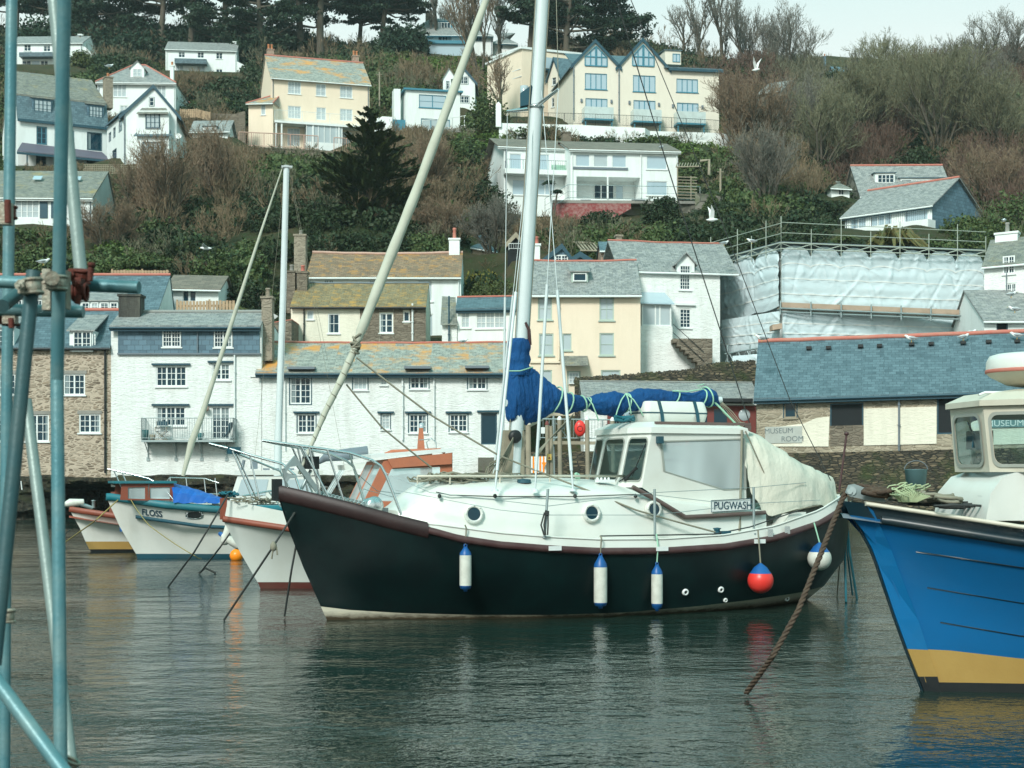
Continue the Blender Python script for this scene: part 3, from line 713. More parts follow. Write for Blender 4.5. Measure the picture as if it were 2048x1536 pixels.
# ---- museum store
Hm=house('museum_store','long quay store with blue slate roof, red ridge and big dark openings',(1513,790),(2130,771),76,1030,7,'museumstone',
 ('gable','slateblue',dict(r=(1780,677),set=3.8,ridge='ridge',rr=.12,ov=.12,oe=.35,fascia='navy',sag=.02)),
 [(1568,803,1593,836,1,1,1,'sn','timber','glass'),(1660,806,1727,862,1,1,1,'l','navy','dark'),(1874,788,1920,868,1,1,1,'','navy','dark'),(2068,788,2100,868,1,1,1,'','navy','dark')],d1=73,gut='navy',cat='building')
f=Hm.f
hbox(Hm,1559,797,1600,800,0,.12,'timber','lintel')
mb=MB()
for a,b,c,d in((1727.5,813,1873,891),(1921,826,2068,891)):
 u0,z0_=f.uz(a,d,.05);u1,z1_=f.uz(b if b>1500 else c,b if b<1500 else 813,.05)
 bar(mb,f,u0,z0_,u1,z1_,.004,.05)
pl=[(1535,893),(1657,893),(1659,833),(1632,836),(1608,847),(1560,853),(1535,856)]
pp=[f.W(*f.uz(x,y,.05),.004)for x,y in pl];mb.prism(pp,f.N*.05)
mb.build('plaster',M['ivory'],Hm.root)
mb=MB();u0,z0_=f.uz(1500,1045,.1);u1,z1_=f.uz(2125,894,.1);bar(mb,f,u0-.3,-.8,f.L,z1_,.06,.35);mb.build('stone_base',M['quaystone'],Hm.root)
mb=MB();u0,z0_=f.uz(1660,892,.05);u1,z1_=f.uz(1727,850,.05);bar(mb,f,u0,z0_,u1,z1_,-.05,.03);mb.build('stone_infill',M['rubble2'],Hm.root)
pipe(Hm,1798,783,920,'lead',.14,.05)
M['signgrey']=m_paint('grey_sign_board',(.45,.48,.44),.6,bump=0);M['signblue']=m_paint('faded_sign_lettering',(.13,.17,.18),.6,bump=0)
M['signteal']=m_paint('teal_fascia_board',(.12,.24,.25),.6,bump=0)
s_=hbox(Hm,1530,852,1604,887,.056,.09,'signgrey','sign_board')
u,z=f.uz(1541,867,.1);u2=f.uz(1594,867,.1)[0];text('MUSEUM',f,u-.3,z,.095,.36,'signblue',s_,xs=.98)
u,z=f.uz(1562,883,.1);text('ROOM',f,u,z,.095,.36,'signblue',s_,xs=1.0)
s_=hbox(Hm,1960,838,2056,856,.056,.12,'signteal','fascia_sign');u,z=f.uz(1972,853,.12);text('MUSEUM',f,u,z,.125,.40,'trim',s_,xs=1.1)
# roof vents on the museum slope
ROOFPT=[]
for px,py in((1618,698),(1657,697),(1721,694),(1759,693),(1823,690),(1862,689),(1926,687),(1977,685),(2034,684)):
 best=min((abs(Hm.zt+(Hm.rz-Hm.zt)/Hm.set*q+.09-f.uz(px,py,-q)[1]),q)for q in[i*.03 for i in range(1,126)])
 u,z=f.uz(px,py,-best[1]);m_=MB();bar(m_,f,u-.13,z-.02,u+.13,z+.12,-best[1]-.1,-best[1]+.22);m_.build('roof_vent',M['black'],Hm.root);ROOFPT.append(f.W(u,z+.12,-best[1]+.1))
# ================================================================ second row
I_=house('rusty_roofed_cottage','white cottage whose long slate roof is covered in rust-coloured lichen',(613,552),(922,552),101,660,7,'white',
 ('gable','sliteorg',dict(r=(760,508),set=3.2,ridge='rail',rr=.1,ov=.02,oe=.25,sag=.10)),
 [(647,559,668,575,2,2,2,''),(737,559,757,575,1,1,1,'','trim','curtain'),(835,559,865,603,1,1,1,'s','trim','curtain'),(853,628,866,672,1,1,1,'D','trim','curtain')],d1=101)
chimney(I_,588,468,611,560,2.6,'chimstone',1,1.0,potm='concrete',poth=.3);chimney(I_,898,476,919,512,2.9,'white',1,1.0,potm='ridge',poth=.75)
J=house('lichen_roofed_cottage','cream and stone cottage with olive and orange lichened roof below the rusty-roofed one',(582,611),(852,611),93,700,5,'ivory',
 ('gable','goldslate',dict(r=(720,569),set=2.9,ridge='lead',rr=.05,ov=.02,oe=.25,sag=.03)),
 [(614,621,627,639,1,1,1,'s','trim','curtain'),(656,627,679,667,1,2,2,'s'),(759,626,786,666,2,1,3,'s'),(807,623,819,643,1,1,1,'s')],gut='black',d1=93)
for a,b,c,d in((720,617,758,699),(787,617,806,699),(819.5,617,851.5,699),(759,617,786,624),(759,670,786,699),(806,648,819.5,699),(806,617,819.5,620)):
 hbox(J,a,c if False else b,c if False else c,d,.0035,.05,'rubble2','stone_facing')
pipe(J,608,612,686,'black',r=.04);pipe(J,825,607,682,'trim',r=.06)
chimney(J,573,541,590,600,1.8,'rubble2',1,.8,potm='concrete',poth=.4);chimney(J,594,542,614,600,1.8,'rubble2',1,.8,potm='ridge',poth=.4)
Js=house('stone_lean_to','low brown stone lean-to against the cream cottage',(545,646),(583,640),90,700,4,'rubble2',('flat','ridge',dict(b=.05,oo=.02)),[],d1=90)
Ks=house('small_slate_cottage','small white cottage with grey slate roof and pale windows left of the mast',(915,618),(1040,616),91,700,5,'white',
 ('gable','slateblue',dict(r=(970,597),set=2.2,ridge='ridge',rr=.06,ov=.1,oe=.2,fascia='navy')),
 [(922,623,940,656,1,2,3,'s','trim','curtain'),(952,623,1009,657,3,2,3,'s','trim','curtain')],d1=91,gut='navy')
mb=MB();fK=Ks.f
mb.prism([P(881,650,90.6),P(915,650,90.6),P(911,598,92.8),P(884,596,92.8)],Vector((0,.1,.12)));mb.build('side_roof',M['slateolive'],Ks.root)
mb=MB();mb.prism([P(884,650,90.9),P(914,650,90.9),P(914,705,90.9),P(884,705,90.9)],Vector((0,1.5,0)));mb.build('side_wall',M['whitewash'],Ks.root)
pipe(Ks,898,592,690,'navy',.3,.05)
Mh=house('slate_roofed_row','slate-roofed cottage with pink ridge and long dormer behind the stone cottage',(-160,640),(309,640),94,700,6,'white',
 ('gable','slateblue',dict(r=(100,553),set=4.2,ridge='ridge',rr=.1,ov=.05,oe=.2)),[],d1=94)
dormer(Mh,160,601,240,628,.8,'white','slategrey',wins=[(164,605,179,622,1,2,2,''),(183,605,197,622,1,2,2,'','trim','curtain'),(201,605,218,622,1,2,2,''),(221,605,236,622,1,2,2,'')],rise=.9,back=2.4)
dormer(Mh,10,596,96,628,.8,'white','slategrey',wins=[(20,600,45,622,2,2,2,''),(60,600,85,622,2,2,2,'')],rise=.9,back=2.4)
Lh=house('garden_bungalow','small white bungalow with tiled roof behind a tan board fence',(337,576),(437,578),100,630,5,'white',
 ('gable','felt',dict(r=(388,553),set=2.5,ov=.2,oe=.3)),[(365,579,378,603,1,1,1,''),(379,579,392,603,1,1,1,'')],d1=100)
def boards(name,label,pts,hgt,mat='fence'):
 o=thing(name,pts[0],label,'fence');mb=MB();pb=MB()
 for a,b in zip(pts[:-1],pts[1:]):
  a,b=Vector(a),Vector(b);L=(b-a).length;n=max(2,int(L/.2));dd=(b-a)/n;dr=dd.normalized()
  for i in range(n):mb.box(a+dd*i+UP*.05*rnd.random(),dr*.16,Vector((0,.025,0)),UP*hgt)
  for k in range(int(L/2)+1):q=a+(b-a)*min(1,k*2/L);pb.box(q+Vector((0,.06,0)),dr*.1,(0,.1,0),UP*(hgt+.12))
  pb.box(a+UP*.4+Vector((0,.03,0)),b-a,(0,.05,0),UP*.08);pb.box(a+UP*(hgt-.3)+Vector((0,.03,0)),b-a,(0,.05,0),UP*.08)
 mb.build('boards',M[mat],o);pb.build('posts',M[mat],o);return o
boards('board_fence','tan vertical board fence below the small white bungalow',[P(352,627,96),P(471,626,96)],.75)
boards('board_fence','weathered pinkish board fence above the slate roof, left of the bungalow',[P(222,556,103),P(338,556,103)],.5,'fence')
hut=house('garden_hut','little hut with dark hipped roof and cream wall above the yellow-green hedge',(945,492),(992,500),118,520,3,'cream',('hip','slateblue',dict(r=(962,473),set=1.5,oe=.3)),[],d1=118,cat='hut')
dk=house('dark_shed','black timber shed with white balcony rail just left of the mast',(1015,486),(1046,486),108,520,3,'dark',('front','slateblue',dict(g=[(1015,1046,1032,468)],verge='timber',go=.15)),[],d1=108,cat='shed')
railing('balcony_rail',[dk.f.W(.1,dk.f.uz(1020,500,.4)[1],.4),dk.f.W(dk.L,dk.f.uz(1020,500,.4)[1],.4)],.45,'trim',dk.root,gap=.15)
N1=house('slate_gabled_house','dark slate-hung gable with a white window behind the cream house roof',(1082,524),(1148,524),100,545,5,'slatehang',('front','slateblue',dict(g=[(1082,1148,1124,491)],go=.1,verge='navy')),[(1110,510,1136,524,2,2,2,'p')],d1=100)
N2=house('slate_gabled_house','smaller dark slate gable to the right of the one with a window',(1133,526),(1190,526),98,545,5,'slatehang',('front','slateblue',dict(g=[(1133,1190,1160,507)],go=.1,verge='navy')),[],d1=98)
N3=house('brick_outhouse','small brick outhouse with blue slate roof beside the striped chimney',(1202,500),(1236,500),101,545,4,'brick',('gable','slateblue',dict(r=(1218,486),set=1.6,ov=.1)),[],d1=101)
pg=thing('pergola',P(1170,505,106),'row of bare slanting timber rafters on the slope above the dark gables','pergola')
mb=MB()
for i in range(6):mb.tube([P(1150+i*7,484+i*.3,107),P(1164+i*7,500+i*.3,105)],.06,4,smooth=False)
mb.build('rafters',M['timber'],pg);mb=MB();mb.tube([P(1146,484,107.1),P(1192,486,107.1)],.07,4);mb.tube([P(1160,501,105),P(1204,502,105)],.07,4);mb.build('beams',M['timber'],pg)
# ================================================================ houses on the hillside
O=house('cream_villa','large three-storey cream villa with balcony and terracotta chimney pots',(543,153),(739,168),172,300,8,'cream',
 ('gable','slatelich',dict(r=(630,120),set=4.2,ridge='ridge',ov=.15,oe=.35)),
 [(576,163,602,188,2,2,3,'s','trim','curtain'),(632,168,652,192,2,1,3,'s','trim','curtain'),(680,172,705,196,2,2,3,'s','trim','curtain'),
  (576,212,602,237,2,2,3,'','trim','curtain'),(633,215,652,240,2,1,3,'','trim','curtain'),(680,218,705,242,2,2,3,'','trim','curtain'),
  (575,257,600,292,2,2,3,'D','trim','curtain'),(683,264,703,296,2,2,3,'D','trim','curtain')])
f=O.f
for a,b,c,d in((535,97,548,118),(706,110,718,130)):chimney(O,a,b,c,d,4.3,'brick',2,.9,potm='terracotta',poth=.6)
u0,z0_=f.uz(547,240,1.6);u1=f.uz(742,252,1.6)[0]
mb=MB();bar(mb,f,.1,z0_-.25,u1,z0_,.01,1.7);bal=mb.build('balcony',M['trim'],O.root)
railing('balustrade',[f.W(.15,z0_,.05),f.W(.15,z0_,1.6),f.W(u1-.1,z0_,1.6),f.W(u1-.1,z0_,.05)],1.15,'trim',bal,gap=.14)
mb=MB()
for uu in(.2,.8,4.3,7.2,u1-.3):bar(mb,f,uu,z0_-3.2,uu+.16,z0_-.25,1.45,1.6)
mb.build('posts',M['trim'],bal)
cs=hbox(O,613,250,684,283,.3,1.5,'curtain','conservatory')
mb=MB();ua,za=f.uz(613,283,1.5);ub,zb_=f.uz(684,250,1.5)
for i in range(7):uu=ua+(ub-ua)*i/6;bar(mb,f,uu-.04,za,uu+.04,zb_,1.502,1.56)
bar(mb,f,ua-.03,za-.9,ub+.03,za-.004,.3,1.55);mb.build('glazing_bars',M['trim'],cs)
Ow=house('villa_wing','low cream wing with a hipped slate roof at the left end of the villa',(497,206),(546,205),171,300,9,'cream',('hip','slatelich',dict(r=(530,185),set=4,oe=.4,hips=(3.2,.1),ridge='ridge')),[(522,209,531,230,1,1,1,'s','trim','curtain')],d1=170.5,cat='house wing')
railing('terrace_fence',[P(478,292,166),P(553,295,166),P(636,300,166)],1.5,'rail',None,gap=.22,rr=.02,top=.05,label='pink railing along the terrace left of the villa conservatory',cat='fence')
railing('terrace_fence',[P(668,303,166),P(742,308,166)],1.5,'rail',None,gap=.22,rr=.02,top=.05,label='short pink railing on the terrace right of the villa conservatory',cat='fence')
wall_run('terrace_wall','dark stone terrace wall under the pink railing of the villa',[(470,291,166.3,2),(560,296,166.3,2),(640,300,166.3,3),(745,308,166.3,3)],.5,'rubble2')
Pm=house('flat_roofed_house','modern white flat-roofed house with a large teal-framed window',(812,180),(920,186),176,262,9,'white',('flat','tealtrim',dict(b=.2,oo=.3)),
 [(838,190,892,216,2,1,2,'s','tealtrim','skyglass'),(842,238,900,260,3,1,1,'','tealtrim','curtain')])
hbox(Pm,788,178,801,262,-2.5,-1,'white','chimney');hbox(Pm,782,240,811,262,-4,-.5,'tealtrim','garage')
wall_run('white_lane_wall','low white wall running from the villa to the flat-roofed house',[(742,231,173,1.5),(785,234,173,1.5)],.3,'white')
railing('glass_railing',[P(845,262,171),P(905,256,171),P(1000,243,171)],1.15,'trim',None,gap=0,top=.035,rr=.02,glass=None,label='white post railing along the lane in front of the flat-roofed house',cat='railing')
wall_run('lane_wall','grey retaining wall beneath the white post railing',[(842,262,171.4,1.6),(905,257,171.4,1.6),(1000,244,171.4,1.6)],.4,'concrete')
Q1=house('white_cottage','small white cottage with steep dark slate roofs beside the leaning sail',(900,160),(950,163),190,215,7,'white',('front','slategrey',dict(g=[(900,950,926,135)],verge='navy',go=.3)),[(919,153,936,168,2,2,2,'np'),(918,192,938,206,2,2,2,'n')],d1=190)
Q2=house('white_cottage','plain white gable end with one tiny window left of the steep slate roofs',(886,158),(902,158),189,215,6,'white',('front','slategrey',dict(g=[(886,912,898,138)],go=.1)),[(893,163,898,178,1,1,2,'n')],d1=189)
Rh=house('hilltop_house','white hilltop house with hipped grey roof and wide glass front',(809,66),(985,68),236,112,11,'white',
 ('hip','slategrey',dict(r=(870,38),set=5.5,oe=.7,hips=(4,7),fascia='tealtrim')),
 [(829,68,850,82,3,1,1,'n'),(877,70,903,84,4,1,1,'n'),(950,68,965,82,2,1,1,'n','tealtrim')])
dormer(Rh,871,43,905,62,2.0,'tealtrim','tealtrim',wins=[(876,45,901,60,4,1,1,'')],rise=.05,back=3)
chimney(Rh,851,22,863,56,5,'chimstone',0,1.0);cv=hbox(Rh,826,86,935,111,.05,2.0,'skyglass','glazed_room');hbox(Rh,818,81,940,86,.0,2.4,'tealtrim','glazed_room_roof')
R2=house('hilltop_annexe','low white annexe at the right end of the hilltop house',(985,83),(1034,85),238,115,7,'white',('hip','slategrey',dict(r=(1000,66),set=3.5,oe=.6,fascia='tealtrim')),[(996,88,1006,98,1,1,1,'')],d1=238)
S=house('yellow_house','pale yellow angular house with a picture window left of the mast',(988,118),(1044,98),186,245,9,'cream',None,
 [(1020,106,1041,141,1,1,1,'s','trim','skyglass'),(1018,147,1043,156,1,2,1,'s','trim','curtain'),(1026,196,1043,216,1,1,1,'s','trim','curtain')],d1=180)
mb=MB();f=S.f;mb.prism([f.W(-.3,S.zt+.004,.3),f.W(S.L+.1,S.zt+.004,.3),f.W(S.L+.1,S.zt+.4,-9.3),f.W(-.3,S.zt+.4,-9.3)],UP*.25);mb.build('roof',M['trim'],S.root)
S2=house('yellow_wing','yellow wing with glass balcony between the mast and the slate gabled block',(1044,98),(1128,108),180,245,8,'cream',('flat','trim',dict(b=.2,oo=.2)),
 [(1084,108,1118,132,3,1,1,'','tealtrim','skyglass'),(1052,115,1062,135,1,1,1,''),(1085,192,1112,215,2,1,1,'','trim','skyglass')],d1=183)
mb=MB();f=S2.f;a,z=f.uz(1080,136,1);b,_=f.uz(1124,136,1);bar(mb,f,a,z-.2,b,z,.01,1.2);bb=mb.build('balcony',M['navy'],S2.root);mb=MB();bar(mb,f,a,z+.05,b,z+1.3,1.1,1.13);mb.build('glass_panel',M['skyglass'],bb)
T=house('gabled_apartments','big pale cream block with two slate gables, tall blue windows and glass balconies',(1147,128),(1438,141),168,268,11,'cream2',
 ('front','slateblue',dict(g=[(1147,1237,1190,82),(1237,1336,1285,79)],verge='navy',go=.35,th=.15)),
 [(1170,147,1214,179,4,1,1,'s','tealtrim','skyglass'),(1266,151,1311,184,4,1,1,'s','tealtrim','skyglass'),(1353,158,1396,185,4,1,1,'s','tealtrim','skyglass'),
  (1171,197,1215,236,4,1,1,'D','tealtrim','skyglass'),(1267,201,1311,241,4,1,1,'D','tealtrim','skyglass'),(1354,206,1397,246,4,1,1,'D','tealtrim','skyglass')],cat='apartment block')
f=T.f
for x0,x1,xa,ya in((1170,1214,1191,92),(1265,1308,1286,89)):
 fr=MB();pn=MB();a,zb_=f.uz(x0,131,.02);b,_=f.uz(x1,131,.02);zs_=f.uz(x0,113,.02)[1];za=f.uz(xa,ya,.02)[1];m=(a+b)/2
 pn.poly([f.W(a,zb_,.015),f.W(b,zb_,.015),f.W(b,zs_,.015),f.W(m,za,.015),f.W(a,zs_,.015)])
 for q in(a,a+(m-a)/2,m-.06,m+.06,b-(b-m)/2,b):
  top=zs_+(za-zs_)*(1-abs(q-m)/(m-a));bar(fr,f,q-.05,zb_,q+.05,top-.05,.02,.09)
 bar(fr,f,a,zb_-.06,b,zb_+.06,.022,.1);bar(fr,f,a,zs_-.05,b,zs_+.05,.022,.095)
 for s0,s1 in(((a,zs_),(m,za)),((m,za),(b,zs_))):fr.tube([f.W(*s0,.06),f.W(*s1,.06)],.07,4)
 w_=fr.build('gable_window',M['tealtrim'],T.root);pn.build('pane',M['skyglass'],w_)
for x0,x1,yt,yb in((1168,1226,211,238),(1266,1322,216,243),(1353,1410,220,247)):
 a,z=f.uz(x0,yb-1,1.2);b,_=f.uz(x1,yb,1.2);mb=MB();bar(mb,f,a,z-.18,b,z,.01,1.5)
 for q in(a+.1,b-.2):bar(mb,f,q,z-1.6,q+.12,z-.18,1.2,1.32)
 bb=mb.build('balcony',M['tealtrim'],T.root);g=MB();bar(g,f,a,z+.02,b,z+1.25,1.46,1.48);bar(g,f,a,z+.02,a+.02,z+1.25,.05,1.45);bar(g,f,b-.02,z+.02,b,z+1.25,.05,1.45)
 M.setdefault('balglass',m_paint('pale_balcony_glass',(.55,.64,.62),.15,spec=.6,bump=0));g.build('glass_panel',M['balglass'],bb)
pipe(T,1147.5,130,240,'lead',.12,.06);pipe(T,1238,128,243,'lead',.12,.06)
mb=MB()
for px,py in((1163,200),(1223,202),(1259,204),(1318,208),(1346,211),(1405,213)):a,z=f.uz(px,py+4,.1);bar(mb,f,a-.1,z,a+.1,z+.35,.01,.15)
mb.build('wall_lamps',M['lead'],T.root)
uo=f.uz(1336,130)[0];zt=T.zt;mb=MB();mb.prism([f.W(uo-.5,zt-.05,.4),f.W(T.L+.4,zt-.05,.4),f.W(T.L+.4,zt+1.1,-5),f.W(uo-.5,zt+1.1,-5)],UP*.12)
mb.prism([f.W(uo-.5,zt-.05,-11),f.W(T.L+.4,zt-.05,-11),f.W(T.L+.4,zt+1.1,-5.01),f.W(uo-.5,zt+1.1,-5.01)],UP*.12);mb.build('side_roof',M['slateblue'],T.root)
mb=MB();bar(mb,f,uo,zt-.32,T.L+.4,zt-.06,.35,.41);mb.build('fascia',M['navy'],T.root)
dormer(T,1330,102,1362,128,4.5,'cream2','slateblue',wins=[(1345,108,1360,124,2,1,1,'','tealtrim','skyglass')],rise=.3,back=3,gable=None)
mb=MB();mb.prism([f.W(.0,zt+.0,-.3),f.W(f.uz(1237,128)[0]*2.0,zt,-.3),f.W(f.uz(1237,128)[0]*2.0,zt+2.4,-5),f.W(0,zt+2.4,-5)],UP*.1);mb.build('main_roof',M['slateblue'],T.root)
T2=house('gabled_annexe','narrow pale cream gabled wing left of the big gabled block',(1096,158),(1122,152),180,245,8,'cream2',('front','slateblue',dict(g=[(1096,1122,1109,116)],verge='navy',go=.3)),[(1104,150,1112,170,1,1,2,'s'),(1103,195,1112,214,1,1,2,'s')],d1=177,cat='house wing')
wall_run('white_terrace_wall','long white terrace wall below the gabled apartment block',[(998,246,160,2.2),(1160,250,160,2),(1290,256,160,2),(1300,262,161,2),(1440,266,162,2.2),(1500,276,163,2),(1560,284,166,2)],.4,'white')
railing('iron_railing',[P(1002,246,161.5),P(1160,249,161.5),P(1285,254,161.5),P(1430,262,162.5),P(1502,274,164)],1.15,'black',None,gap=.16,rr=.012,label='black iron railing on the terrace of the gabled apartment block',cat='railing')
gp_=MB();p0=P(997,246,160);gp_.cbox(p0+UP*.7,.55,.55,2.3,0);gp_.lathe(p0+UP*1.85,[(.38,0),(.0,.35)],4,smooth=False);o=gp_.build('gate_pillar',M['white']);tag(o,'white pointed gate pillar at the end of the iron railing','pillar')
u_=house('white_modern_house','wide white house with picture windows, brown roof and covered terrace',(1008,293),(1140,298),142,432,10,'white',
 ('gable','felt',dict(r=(1080,282),set=5,ov=.6,oe=.2,fascia='trim')),
 [(1019,307,1043,341,1,1,1,'','trim','skyglass'),(1073,308,1099,341,1,1,1,'','trim','skyglass'),(1024,359,1050,390,1,1,1,'s','trim','skyglass'),(1070,358,1110,390,2,1,1,'s','trim','skyglass')],d1=143)
U2=house('white_modern_wing','white wing with three square upstairs windows over the terrace recess',(1141,298),(1356,303),140,432,9,'white',
 ('gable','felt',dict(r=(1240,287),set=5,ov=.2,oe=.3,fascia='trim')),
 [(1151,308,1180,333,1,1,1,'','trim','skyglass'),(1187,308,1216,334,1,1,1,'','trim','curtain'),(1224,309,1253,335,1,1,1,'','trim','skyglass'),(1293,311,1334,339,1,1,1,'s','trim','skyglass'),(1293,362,1335,391,1,1,1,'s','trim','skyglass'),
  (1153,354,1280,398,1,1,1,'X')],d1=141.5)
f=U2.f
a,z=f.uz(1188,399,-2.2);b,z2=f.uz(1228,370,-2.2);window(U2.root,f,a,z,b,z2,3,1,1,'p','trim','glass',o=-2.28,name='patio_door');a,z=f.uz(1231,399,-2.2);b,z2=f.uz(1247,371,-2.2);window(U2.root,f,a,z,b,z2,1,1,1,'p','trim','skyglass',o=-2.28,name='patio_door')
hbox(U2,1146,335.5,1256,337.5,.0,.1,'lead','sill_band');pipe(U2,1282,303,395,'trim',.1,.05);hbox(U2,1214,354,1217,398,.004,.1,'trim','post')
chimney(u_,1126,263,1142,290,4.8,'rubble2',0,1.0)
hbox(u_,1010,341,1144,346,.01,1.2,'trim','balcony');fu=u_.f
zz=fu.uz(1020,341,1.2)[1];railing('balustrade',[fu.W(.1,zz,.1),fu.W(.1,zz,1.15),fu.W(u_.L-.1,zz,1.15)],1.05,'lead',u_.root,gap=.2)
mb=MB();bar(mb,fu,fu.uz(1104,338,.7)[0],zz+.02,fu.uz(1132,338,.7)[0],zz+.45,.4,.9);bar(mb,fu,fu.uz(1104,338,.7)[0],zz+.45,fu.uz(1132,338,.7)[0],zz+.8,.4,.5);o=mb.build('garden_bench',m_paint('mint_green_paint',(.3,.52,.4),.5,bump=0));tag(o,'mint green bench on the upper balcony of the white modern house','bench')
# terrace
tz=[P(1105,400,134),P(1270,401,134),P(1400,402,136)]
tw=thing('terrace',P(1250,430,134),'terrace of the white modern house on flaking red boards and stone','terrace')
mb=MB();mb.prism([tz[0],tz[1],tz[2],tz[2]+Vector((0,6,0)),tz[0]+Vector((0,6,0))],UP*-.25);mb.build('deck',M['concrete'],tw)
mb=MB()
n=60
for i in range(n):
 px=1106+i*(1262-1106)/n;hh=1.9*(1 if px<1200 else max(.25,1-(px-1200)/80));hh*=min(1,.35+(px-1100)/50)
 p=P(px,401,133.9);mb.box(p-UP*(hh+.25),(.11,0,0),(0,.04,0),UP*hh)
mb.build('red_boards',M['redpaint'],tw)
mb=MB();mb.prism([P(1105,404,134.2),P(1400,406,136),P(1410,470,136),P(1105,450,134.2)],Vector((0,3,0)));mb.build('stone_wall',M['palerock'],tw)
railing('terrace_rail',[P(1090,425,133),P(1136,397,133.9),P(1270,400,133.9),P(1400,401,135.9)],1.2,'steel',tw,gap=0,rails=3,top=.025,post=3)
for px,lb in((1170,'small dark table on the terrace beneath the recess'),(1272,'low dark bench at the right side of the terrace recess')):
 p=P(px,400,137);p.z=tz[1].z+.005;m_=MB();o=thing('garden_table',p,lb,'table')
 m_.box(p+Vector((-.4,-.3,.5)),(.9 if px<1200 else 1.2,0,0),(0,.6,0),(0,0,.05));m_.build('table_top',M['navy'],o)
 for dx in(-.35,.35):
  for dy in(-.25,.25):q=MB();q.tube([p+Vector((dx,dy,0)),p+Vector((dx,dy,.5))],.025,5);q.build('leg',M['navy'],o)
pe=thing('pergola',P(1380,400,139),'white pergola and slatted screen at the right end of the white modern house','pergola')
mb=MB()
for i in range(9):mb.tube([P(1355+i*5.5,326,141),P(1352+i*5.5,334,137)],.05,4)
mb.tube([P(1352,334,137),P(1402,333,137)],.07,4);mb.tube([P(1355,334,137),P(1355,402,137)],.07,4);mb.tube([P(1400,322,141),P(1418,320,141),P(1418,350,141)],.15,4)
for i in range(8):mb.tube([P(1356,354+i*6,137),P(1394,355+i*6,137)],.05,4)
mb.tube([P(1382,352,137),P(1382,400,137)],.06,4)
mb.build('beams',M['timber'],pe)
V1=house('white_longhouse','white house top left behind the scaffold poles with a lean-to sloping right',(20,87),(165,86),218,145,8,'white',
 ('gable','slategrey',dict(r=(100,74),set=4,ov=.1,oe=.2)),[(48,89,62,102,2,1,2,'s'),(87,90,101,103,2,1,2,'s'),(44,121,62,134,2,1,2,''),(63,121,80,134,1,1,1,'','trim','skyglass'),(81,121,96,134,2,1,2,'')],d1=218)
chimney(V1,156,68,163,80,3.6,'white',0,.7);hbox(V1,38,104,105,113,0,1.3,'slateblue','lean_roof')
mb=MB();f=V1.f;mb.prism([f.W(V1.L,V1.zb,-.1),f.W(V1.L+2.4,V1.zb+.6,-.1),f.W(V1.L+2.4,f.uz(196,121)[1]-0,-.1),f.W(V1.L,V1.zt-.2,-.1)],-f.N*6);mb.build('lean_to',M['white'],V1.root)
V2=house('white_villa','white house high under the dark pines with a slate lean-to',(331,98),(473,102),222,152,8,'white',
 ('gable','slategrey',dict(r=(400,86),set=4,ov=.1,oe=.25)),[(357,103,370,115,2,1,2,''),(395,104,408,116,2,1,2,''),(432,105,445,118,2,1,2,'s','trim','glass'),(351,130,367,148,2,1,2,'','trim','curtain'),(394,131,410,148,2,1,2,'','trim','curtain'),(432,138,445,152,2,1,2,'','trim','glass')])
chimney(V2,466,83,472,98,3.8,'white',0,.7);hbox(V2,349,118,413,126,0,1.3,'slateblue','lean_roof')
f=V2.f;mb=MB();mb.prism([f.W(V2.L,V2.zb,-.1),f.W(V2.L+2,V2.zb,-.1),f.W(V2.L+2,f.uz(500,136)[1],-.1),f.W(V2.L,f.uz(473,122)[1],-.1)],-f.N*6);mb.build('lean_to',M['white'],V2.root)
Wh=house('mansard_house','white house with mossy mansard roof and purple veranda behind the scaffold poles',(36,238),(214,256),150,335,9,'white',None,
 [(74,254,93,288,2,1,3,'n','tealtrim'),(133,262,147,294,1,1,3,'n','tealtrim','glass'),(175,266,203,300,1,1,1,'n','navy','glass'),(72,306,92,336,2,1,2,'D','navy','glass'),(174,316,203,332,1,1,1,'','navy','dark')],gut='black')
f=Wh.f;zt=Wh.zt;L=Wh.L
zm=f.uz(36,192,-1.0)[1];zr=f.uz(100,153,-4.2)[1]
rb=MB();rb.prism([f.W(-.1,zt,.3),f.W(L+.1,zt,.3),f.W(L+.1,zm,-.7),f.W(-.1,zm,-.7)],-f.N*.2);rb.build('mansard_slope',M['slateblue'],Wh.root);rb=MB();rb.prism([f.W(-.1,zm,-.68),f.W(L+.1,zm,-.68),f.W(L-.6,zr,-4.2),f.W(-.1,zr,-4.2)],UP*.15)
rb.prism([f.W(-.1,zr,-4.21),f.W(L-.6,zr,-4.21),f.W(L,zt,-9),f.W(-.1,zt,-9)],UP*.1)
rb.build('roof',M['slateolive'],Wh.root)
mb=MB();mb.poly([f.W(0,zt,0),f.W(0,zm,-1),f.W(0,zr,-4.2),f.W(0,zt,-9)]);mb.poly([f.W(L,zt,0),f.W(L,zt,-9),f.W(L-.6,zr,-4.2),f.W(L,zm,-1)]);mb.build('gable_wall',M['white'],Wh.root)
mb=MB();bar(mb,f,-.1,zt-.25,L+.1,zt,.25,.35);mb.build('gutter',M['navy'],Wh.root)
dormer(Wh,64,199,105,229,.15,'slatehang','slateolive',wins=[(68,202,103,226,4,1,3,'s','navy','curtain')],rise=.7,back=2.5)
dormer(Wh,174,211,208,241,.15,'slatehang','slateolive',wins=[(178,214,205,238,4,1,3,'s','navy','curtain')],rise=.7,back=2.5)
chimney(Wh,211,152,226,200,1.0,'chimstone',1,1.2)
M['purple']=m_paint('purple_grey_canvas',(.115,.11,.15),.7)
ua,za=f.uz(34,303,2.6);ub,_=f.uz(220,315,2.6);zi=f.uz(60,288,.1)[1]
